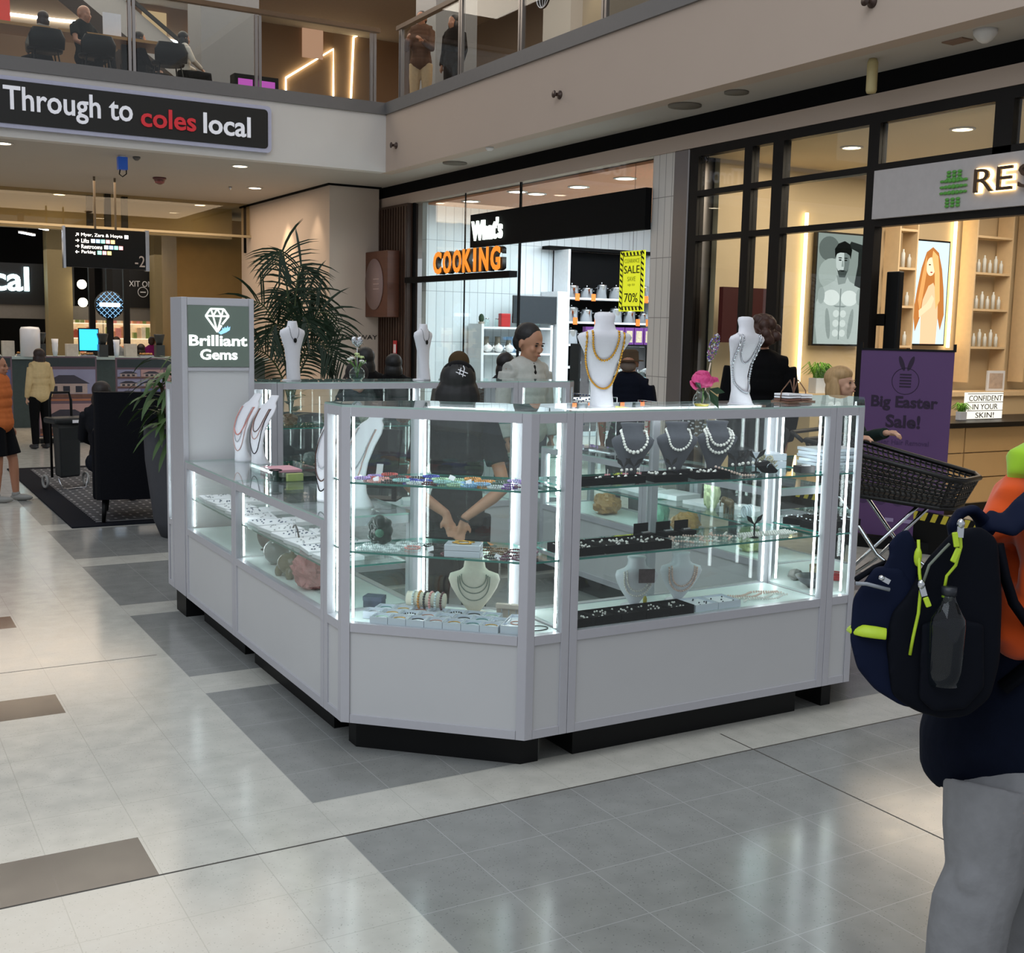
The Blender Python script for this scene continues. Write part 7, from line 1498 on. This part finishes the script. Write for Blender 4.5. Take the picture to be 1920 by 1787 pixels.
def upper(lab, px, top, y, face, hair, topc, sit=False, **kw):
    q = Py(px, top, y); return person(lab, (q.x, y, UZ), face, (q.z-UZ)+(.45 if sit else 0), hair=hair, top=topc, sit=sit, vox=.014, eyes=False, **kw)
upper('seated person with dark hair and a speckled blouse on the upper level', 80, 38, 16.9, R(200), ('bob', '2a1a14'), ('shirt', '8a8378'), True, skin='tan', fem=True)
upper('bald man in a dark t-shirt seated with folded arms on the upper level', 157, 20, 16.9, R(30), None, ('tee', '1f201d'), True, skin='tan', hs=1.2)
upper('seated person with black hair beside the tall post on the upper level', 262, 74, 17.3, R(90), ('bob', '15100f'), ('shirt', '1a1a1c'), True)
upper('seated woman with long black hair and white blouse on the upper level', 345, 78, 16.7, R(100), ('long', '14100f'), ('shirt', 'd9d0c2'), True, fem=True)
q = Px(790, 6, 7.7); person('standing woman in a brown patterned top and tan trousers at the upper rail', (7.75, Px(790, 60, 7.75).y, UZ), R(-40), 1.62, 'tan', ('short', '14100f'), ('shirt', '5a4032', 'loose'), ('trousers', 'b8a07e'), dict(elR=(-.2, -.16, 1.1), wrR=(-.12, -.36, 1.2), elL=(.2, -.14, 1.1), wrL=(.10, -.34, 1.18)), vox=.012, eyes=False, fem=True)
q = Px(838, 80, 7.9); person('person in a black coat beside the standing woman, head hidden behind the rail', (7.95, Px(850, 80, 7.95).y, UZ), R(-70), 1.45, 'tan', ('bob', '14100f'), ('jacket', '0b0b0d'), ('trousers', '0d0d10'), vox=.014, eyes=False)
for i, (px, y) in enumerate(((85, 16.45), (180, 16.45), (315, 16.3), (250, 17.6))):
    q = Py(px, 120, y); t = thing('cafe_chair', f'black tub chair at the upper rail, {ordw[i]} from the left', 'chair', (q.x, y, UZ), R(180), 'black tub chairs upstairs'); t.scale = (.85, .85, .85); m = MB(); m.loft([(.42, 0, .0, .25, .24), (.46, 0, 0, .26, .25)], 20); m.build('seat', BLK, t); m = MB(); m.loft([(.44, 0, .20, .25, .06), (.60, 0, .23, .26, .05), (.72, 0, .24, .20, .04)], 16); m.build('backrest', BLK, t)
    for sx in (-1, 1):
        for sy in (-1, 1): m = MB(); m.tube([(sx*.16, sy*.14, .42), (sx*.22, sy*.2, 0)], .012, 6); m.build('leg', BLK, t)
for i, x in enumerate((1.9, 3.6)):
    t = thing('cafe_table', f'timber cafe table on the upper level, {["left","right"][i]} one', 'table', (x, 17.1, UZ), 0, 'upper level tables'); MB().b(-.9, .7, -.3, .3, .72, .76).build('table_top', pm('honey_timber', 'a5793f', .4, var=.15), t); MB().b(-.04, .04, -.04, .04, .03, .719).build('leg', BLK, t); MB().b(-.25, .25, -.25, .25, 0, .03).build('foot', BLK, t)
t = thing('menu_card', 'red standing menu card at the top left', 'menu', (Py(8, 60, 16.9).x, 17.0, UZ+.7615)); MB().b(-.09, .09, -.005, .005, 0, .34).build('card', pm('menu_red', 'c0372a', .5, emit='c0372a', es=.3), t)
t = thing('menu_card', 'white upright menu board beside the bald man', 'menu', (Py(212, 80, 16.9).x, 16.95, UZ+.7615)); MB().b(-.12, .12, -.005, .005, 0, .32).build('card', TAGW, t)
for i, px in enumerate((458, 500)):
    q = Py(px, 150, 15.9); t = thing('info_screen', f'small black box with a pink screen behind the glass, {["left","right"][i]} one', 'screen', (q.x, 15.95, UZ), 0, 'pink screens behind the upper glass'); MB().b(-.15, .15, -.1, .1, 0, .28).build('case', BLK, t); MB().b(-.10, .10, -.104, -.1005, .08, .22).build('screen', emat('pink_glow', 'a04a9a', 1.0), t)
NE = emat('neon_white', 'e8f6ff', 7); NW = emat('neon_warm', 'ffe9c0', 6)
def neon(lab, pts, mt, r=.012, nm='light_line'):
    o = MB().tube(pts, r, 6).build(nm, mt); tag(o, lab, 'light'); return o
neon('long white light line running behind the seated group', [Py(5, 25, 26.96), Py(110, 38, 26.96), Py(235, 50, 26.96)], NE, .03)
neon('short white light line right of the tall post', [Py(248, 60, 26.96), Py(345, 82, 26.96)], NE, .03)
neon('warm light outline of the lift lobby, left loop', [Py(536, 170, 26.96), Py(536, 146, 26.96), Py(625, 92, 26.96), Py(625, 180, 26.96)], NW, .022)
neon('warm light outline of the lift lobby, right loop', [Py(658, 184, 26.96), Py(663, 70, 26.96), Py(697, 55, 26.96), Py(701, 60, 26.96)], NW, .022)
# escalator truss and back shops
t = thing('escalator', 'grey escalator flank sloping behind the upper seats', 'escalator', (0, 0, 0)); p0 = Py(250, 90, 23); p1 = Py(100, -70, 23); m = MB(); m.bar((p0.x+1.6, 23, p0.z-.9), (p1.x-1, 23, p1.z+.6), 1.0, .5); m.build('escalator_side', GC, t); m = MB(); m.bar((p0.x+1.6, 22.45, p0.z-.5), (p1.x-1, 22.45, p1.z+1.0), .06, .06); m.build('escalator_handrail', BLK, t)
for i, (px0, px1, pz0, pz1, c, es, lab) in enumerate(((268, 312, 25, 70, 'd9b98a', .9, 'cream lit panel high in the shop behind the seated group'), (358, 378, 40, 105, 'e8b58a', 1.2, 'narrow warm lit doorway right of the grey shop front'), (568, 606, 46, 106, 'd9a888', .9, 'warm lit opening beside the lift lobby'))):
    a = Py(px0, pz1, 26.94); b = Py(px1, pz0, 26.94); o = MB().b(0, b.x-a.x, 0, .06, 0, b.z-a.z).build('lit_panel', emat('lit%d' % i, c, es*.55)); o.location = (a.x, 26.94, a.z); tag(o, lab, 'lit panel')
t = thing('upper_shop', 'dark shop front with a glowing cream header behind the seated group', 'shop', (Py(330, 100, 24.9).x, 24.9, UZ)); MB().b(-.9, 1.0, 0, 1.5, 0, 2.6).build('shop_front', pm('upper_dark_front', '4a4038', .7), t)
# right side upper: wall, clock sign, lamp bar
o = struct(MB().b(8.55, 8.75, 9.0, 12.6, UZ, 8.6).build('wall_upper_near', pm('upper_greige', '8f8272', .8, var=.06, scale=2)))
q = Px(1020, -8, 8.54); t = thing('round_emblem', 'round dark emblem with white globe lines on the upper wall', 'sign', (8.545, q.y, q.z)); m = MB(Matrix.Rotation(R(-90), 4, 'Y')); m.tube([(0, 0, 0), (0, 0, .02)], .17, 28); m.build('disc', BLK, t)
m = MB(); 
for rr_ in (.16, .08): m.tube([(-.026, rr_*math.cos(a), .16*math.sin(a)) for a in [2*PI*k/24 for k in range(24)]], .007, 5, closed=True)
m.tube([(-.026, 0, -.16), (-.026, 0, .16)], .006, 5); m.tube([(-.026, -.16, 0), (-.026, .16, 0)], .006, 5); m.build('globe_lines', TAGW, t)
t = thing('lamp_bar', 'thin white light bar above the lit tan column', 'light', (9.2, 13.6, 6.78)); MB().b(-.02, .02, -.6, .6, 0, .02).build('bar', NE, t); MB().b(-.01, .01, -.01, .01, .02, 1.82).build('hanger', BLK, t)
spot('column_lamp', (9.3, 13.9, 7.4), (9.6, 14.3, 5.2), 60, (1, .85, .55), 50, .5)
o = struct(MB().b(11.0, 12.0, 17.3, 18.2, UZ, 8.6).build('wall_white_upper', pm('upper_white', 'b9b4ae', .7, var=.03)))
# ================================================================ FOREGROUND SHOPPER WITH BACKPACK
def Q(px, py, d): return Vector((0, 0, H))+ray(px, py)*d
BDIR = ray(1750, 1180).normalized()
def outline(pts, d, th, m, mi=0):
    n = len(pts); a = [Q(x, y, d) for x, y in pts]; b = [p+BDIR*th for p in a]; k = a+b
    m.add(k, [tuple(range(n))[::-1], tuple(range(n, 2*n))], mi); m.add(k, [(i, (i+1) % n, n+(i+1) % n, n+i) for i in range(n)], mi)
org = Q(1925, 1700, 2.62); org.z = 0
t = thing('person', 'shopper at the right edge in an orange hoodie, navy jumper and grey trousers', 'person', tuple(org))
def par(o, t=t): o.parent = t; o.matrix_parent_inverse = Matrix.Translation(-Vector(t.location)); return o
SKN = pm('skin_mid', 'b58468', .5)
hipA, hipB = Q(1872, 1500, 2.52), Q(1962, 1490, 2.66)
knA, knB = Q(1838, 1668, 2.50), Q(1945, 1690, 2.66); anA = Q(1806, 1787, 2.50)
ftA = Vector((anA.x-.01, anA.y-.01, .09)); kk = Q(1930, 1787, 2.66); ftB = Vector((kk.x, kk.y, .09))
m = MB(); nk = Q(1985, 905, 2.62); hd = nk+Vector((.10, -.06, .15))
m.ball(Q(1950, 1400, 2.62), (.15, .15, .16), 14); m.ball(Q(1955, 1230, 2.62), (.13, .13, .17), 14); m.ball(Q(1960, 1060, 2.62), (.14, .14, .17), 14); m.tube([Q(1960, 980, 2.62), nk, hd], [.07, .055, .055], 12)
m.ball(hd+Vector((0, 0, .08)), (.078, .095, .105), 16); m.ball(hd+Vector((.075, -.045, .05)), .018, 8)
for a, b, c in ((hipA, knA, ftA), (hipB, knB, ftB)): m.tube([a, b, c], [.085, .06, .04], 12); m.ball(c+Vector((.05, -.03, -.05)), (.11, .05, .04), 10)
for s_, w_ in ((-1, 2.45), (1, 2.82)):
    a, b, c = Q(1975, 985, w_), Q(2010, 1160, w_), Q(2080, 1260, w_); m.tube([a, b, c], [.05, .04, .028], 12); hand(m, c, Vector((.8, -.5, -.3)), s_, Vector((0, 0, -1)))
par(blob(m, 'body', SKN, None, .010, 2))
m = MB(); m.ball(hd+Vector((-.01, .01, .10)), (.088, .10, .10), 14); par(blob(m, 'hair', pm('hair_1a1512', '1a1512', .6), None, .010, 1))
GT = pm('grey_marl', '828284', .95, var=.16, scale=26, bump=.35)
m = MB(); m.ball(Q(1925, 1470, 2.60), (.165, .17, .13), 18)
m.tube([Q(1862, 1480, 2.54), Q(1850, 1560, 2.52), Q(1846, 1640, 2.51), Q(1822, 1700, 2.50), Q(1812, 1760, 2.50), Q(1806, 1830, 2.50), ftA+Vector((0, 0, .12)), ftA+Vector((0, 0, -.02))], [.105, .092, .082, .084, .082, .080, .074, .070], 16)
m.tube([Q(1955, 1480, 2.64), Q(1952, 1580, 2.65), Q(1948, 1700, 2.66), Q(1938, 1800, 2.66), ftB+Vector((0, 0, .12)), ftB+Vector((0, 0, -.02))], [.115, .105, .088, .086, .078, .074], 16)
m.ball(Q(1832, 1652, 2.47), (.055, .04, .045), 10); m.ball(Q(1846, 1625, 2.49), (.06, .04, .02), 8)
par(blob(m, 'trousers', GT, None, .008, 3))
NV = pm('navy_jumper', '0a1020', .9, var=.25, scale=30, bump=.25)
m = MB(); m.loft([(-.265, .015, 0, .185, .19), (-.24, .01, 0, .20, .205), (-.17, .005, 0, .205, .205), (-.08, .01, 0, .19, .19), (.06, .03, 0, .165, .175), (.16, .05, 0, .14, .15)], 32)
oc = Q(1908, 1250, 2.64); m.v = [tuple(Vector(v)+oc+(Vector((0, 0, -.02*math.sin(3*math.atan2(v[1], v[0])))) if v[2] < -.22 else Vector())) for v in m.v]
par(blob(m, 'jumper', NV, None, .009, 3))
OG = pm('orange_fleece', 'd9541f', .95, var=.14, scale=7, bump=.3, sheen=.3)
m = MB(); m.tube([Q(1948, 1180, 2.60), Q(1944, 1130, 2.60), Q(1950, 1060, 2.60), Q(1962, 990, 2.60), Q(1972, 940, 2.60)], [.105, .118, .125, .115, .07], 20)
m.ball(Q(1915, 1165, 2.52), (.07, .07, .09), 14); m.tube([Q(1890, 1015, 2.50), Q(1880, 985, 2.52), Q(1905, 935, 2.56), Q(1945, 905, 2.60)], [.035, .05, .055, .05], 14); m.tube([Q(1908, 985, 2.50), Q(1900, 930, 2.52), Q(1908, 900, 2.55)], [.030, .04, .030], 12)
for s_, w_ in ((-1, 2.46), (1, 2.80)): m.tube([Q(1965, 980, w_), Q(2000, 1150, w_), Q(2070, 1250, w_)], [.075, .062, .045], 14)
m.ball(Q(1890, 1185, 2.50), (.035, .035, .03), 10); m.ball(Q(1925, 1090, 2.47), (.02, .02, .08), 8)
par(blob(m, 'hoodie', OG, None, .008, 3))
m = MB(); m.tube([Q(1905, 890, 2.52), Q(1912, 868, 2.52), Q(1940, 860, 2.54), Q(1990, 870, 2.58)], [.020, .036, .045, .05], 16); m.ball(Q(1905, 892, 2.53), (.02, .02, .025), 10)
par(blob(m, 'green_lining', pm('lime_fleece', 'a3cf35', .9, var=.08, sheen=.3), None, .007, 3))
for c, nm_ in ((ftA, 'shoe'), (ftB, 'shoe')):
    m = MB(); m.ball(c+Vector((.045, -.027, -.045)), (.135, .07, .045), 14, rot=Matrix.Rotation(R(-30), 3, 'Z')); par(m.build(nm_, pm('shoe_white', 'b9b9b9', .5), t))
# backpack
BKD = pm('backpack_navy', '0d152c', .75, var=.35, scale=5, bump=.15); BK2 = pm('backpack_black', '080b14', .8, var=.3, scale=8, bump=.15); LIME = pm('lime_trim', 'b3cf2a', .5, var=.12, scale=60)
b0 = Q(1730, 1360, 2.48); t2 = thing('backpack', 'large navy and black backpack with lime zips worn by the shopper at the right edge', 'backpack', tuple(b0))
def par2(o): o.parent = t2; o.matrix_parent_inverse = Matrix.Translation(-b0); return o
m = MB(); outline([(1700, 1115), (1735, 1050), (1790, 990), (1842, 985), (1872, 1010), (1880, 1120), (1876, 1240), (1858, 1310), (1815, 1345), (1765, 1350), (1715, 1335), (1670, 1305), (1660, 1210), (1668, 1150)], 2.32, .30, m); par2(blob(m, 'main_body', BK2, None, .008, 22))
m = MB(); outline([(1640, 1060), (1690, 1060), (1716, 1100), (1722, 1200), (1720, 1330), (1690, 1325), (1640, 1295), (1606, 1255), (1592, 1200), (1598, 1120)], 2.335, .25, m); par2(blob(m, 'front_compartment', BKD, None, .007, 16))
m = MB(); outline([(1702, 990), (1716, 1015), (1722, 1100), (1722, 1150), (1662, 1120), (1648, 1075), (1668, 1040), (1664, 1020), (1682, 1000)], 2.34, .20, m); par2(blob(m, 'pocket_flap', BKD, None, .006, 8))
m = MB(); outline([(1722, 1150), (1730, 1090), (1790, 1045), (1852, 1010), (1866, 1060), (1850, 1150), (1842, 1260), (1800, 1300), (1740, 1300)], 2.325, .05, m); par2(blob(m, 'side_panel', BKD, None, .006, 8))
m = MB(); outline([(1728, 1168), (1790, 1158), (1845, 1170), (1846, 1290), (1810, 1330), (1750, 1335), (1722, 1310)], 2.305, .06, m); par2(blob(m, 'mesh_pocket', BK2, None, .006, 8))
m = MB(); m.tube([Q(1790, 1010, 2.42), Q(1785, 985, 2.42), Q(1800, 962, 2.42), Q(1822, 955, 2.42), Q(1840, 972, 2.43), Q(1850, 1000, 2.44)], .024, 10, sq=.5); par2(blob(m, 'top_handle', BKD, None, .006, 2))
m = MB(); m.tube([Q(1838, 1000, 2.45), Q(1858, 975, 2.42), Q(1890, 985, 2.41), Q(1925, 955, 2.41), Q(1960, 925, 2.44), Q(2000, 940, 2.52)], [.03, .03, .034, .036, .036, .034], 12, sq=.45); par2(blob(m, 'shoulder_strap', BKD, None, .006, 2))
m = MB(); m.tube([Q(1872, 1020, 2.42), Q(1884, 1080, 2.42), Q(1900, 1130, 2.42), Q(1935, 1180, 2.43), Q(1980, 1210, 2.46), Q(1880, 1290, 2.50)], [.022]*6, 8, sq=.5); par2(m.build('side_strap', BK2))
m = MB(); m.tube([Q(1722, 1012, 2.315), Q(1724, 1075, 2.312), Q(1727, 1098, 2.30), Q(1722, 1150, 2.305), Q(1712, 1195, 2.312), Q(1706, 1228, 2.318)], .0032, 8); par2(m.build('zip', LIME, label='lime edged zip'))
m = MB(); m.tube([Q(1800, 992, 2.30), Q(1802, 1025, 2.295), Q(1792, 1060, 2.30), Q(1775, 1080, 2.305), Q(1768, 1120, 2.31)], .003, 8); par2(m.build('zip', LIME, label='lime edged zip'))
m = MB(); m.tube([Q(1729, 1098, 2.30), Q(1742, 1060, 2.30), Q(1768, 1032, 2.305), Q(1780, 1020, 2.31)], .003, 6); par2(m.build('zip', pm('zip_grey', '6d7468', .6)))
for a, b, c in (((1802, 982), (1800, 1008), None), ((1727, 1096), (1733, 1118), None)):
    m = MB(); m.ball(Q(*a, 2.285), (.008, .008, .010), 10); m.bar(Q(*a, 2.285), Q(*b, 2.283), .012, .004, up=tuple(CF)); par2(m.build('zip_slider', CHROME))
for a, b in (((1790, 998), (1794, 1026)), ((1798, 1028), (1786, 1054)), ((1735, 1120), (1742, 1138))):
    m = MB(); m.bar(Q(*a, 2.282), Q(*b, 2.280), .011, .006, up=tuple(CF)); par2(m.build('zip_pull', LIME, bev=.002))
m = MB()
P_ = [(1588, 1172), (1600, 1178), (1630, 1185), (1664, 1188)]
m.tube([Q(1594, 1178, 2.40), Q(1602, 1180, 2.345), Q(1620, 1183, 2.328), Q(1642, 1186, 2.322), Q(1662, 1189, 2.318)], [.010, .013, .014, .014, .013], 10, sq=.5)
par2(m.build('lime_band', LIME, bev=.002))
m = MB(); m.tube([Q(1604, 1094, 2.315), Q(1625, 1095, 2.31), Q(1668, 1106, 2.31)], .004, 6); par2(m.build('reflective_piping', pm('reflective_grey', '8d929a', .4)))
m = MB(); m.tube([Q(1606, 1086, 2.33), Q(1640, 1064, 2.36), Q(1660, 1055, 2.38)], .006, 6); par2(m.build('pocket_edge', BK2))
m = MB(); m.ball(Q(1653, 1084, 2.31), (.007, .007, .006), 8); m.bar(Q(1653, 1084, 2.31), Q(1668, 1092, 2.308), .010, .004, up=tuple(CF)); par2(m.build('zip_slider', CHROME))
m = MB(); m.ball(Q(1721, 1044, 2.318), (.008, .008, .020), 10); par2(m.build('lime_tab', LIME))
bt = Q(1776, 1162, 2.300); t3 = thing('water_bottle', 'clear plastic water bottle in the side pocket of the backpack', 'bottle', tuple(bt)); m = MB(); m.lathe([(.034, -.13), (.036, -.10), (.038, -.01), (.036, .005), (.020, .032), (.014, .045), (.013, .055)], n=24); m.build('bottle', GLS, t3); m = MB(); m.lathe([(.015, .05), (.015, .066)], n=16); m.build('cap', pm('cap_dark', '20242c', .4), t3)
bpy.context.view_layer.update()
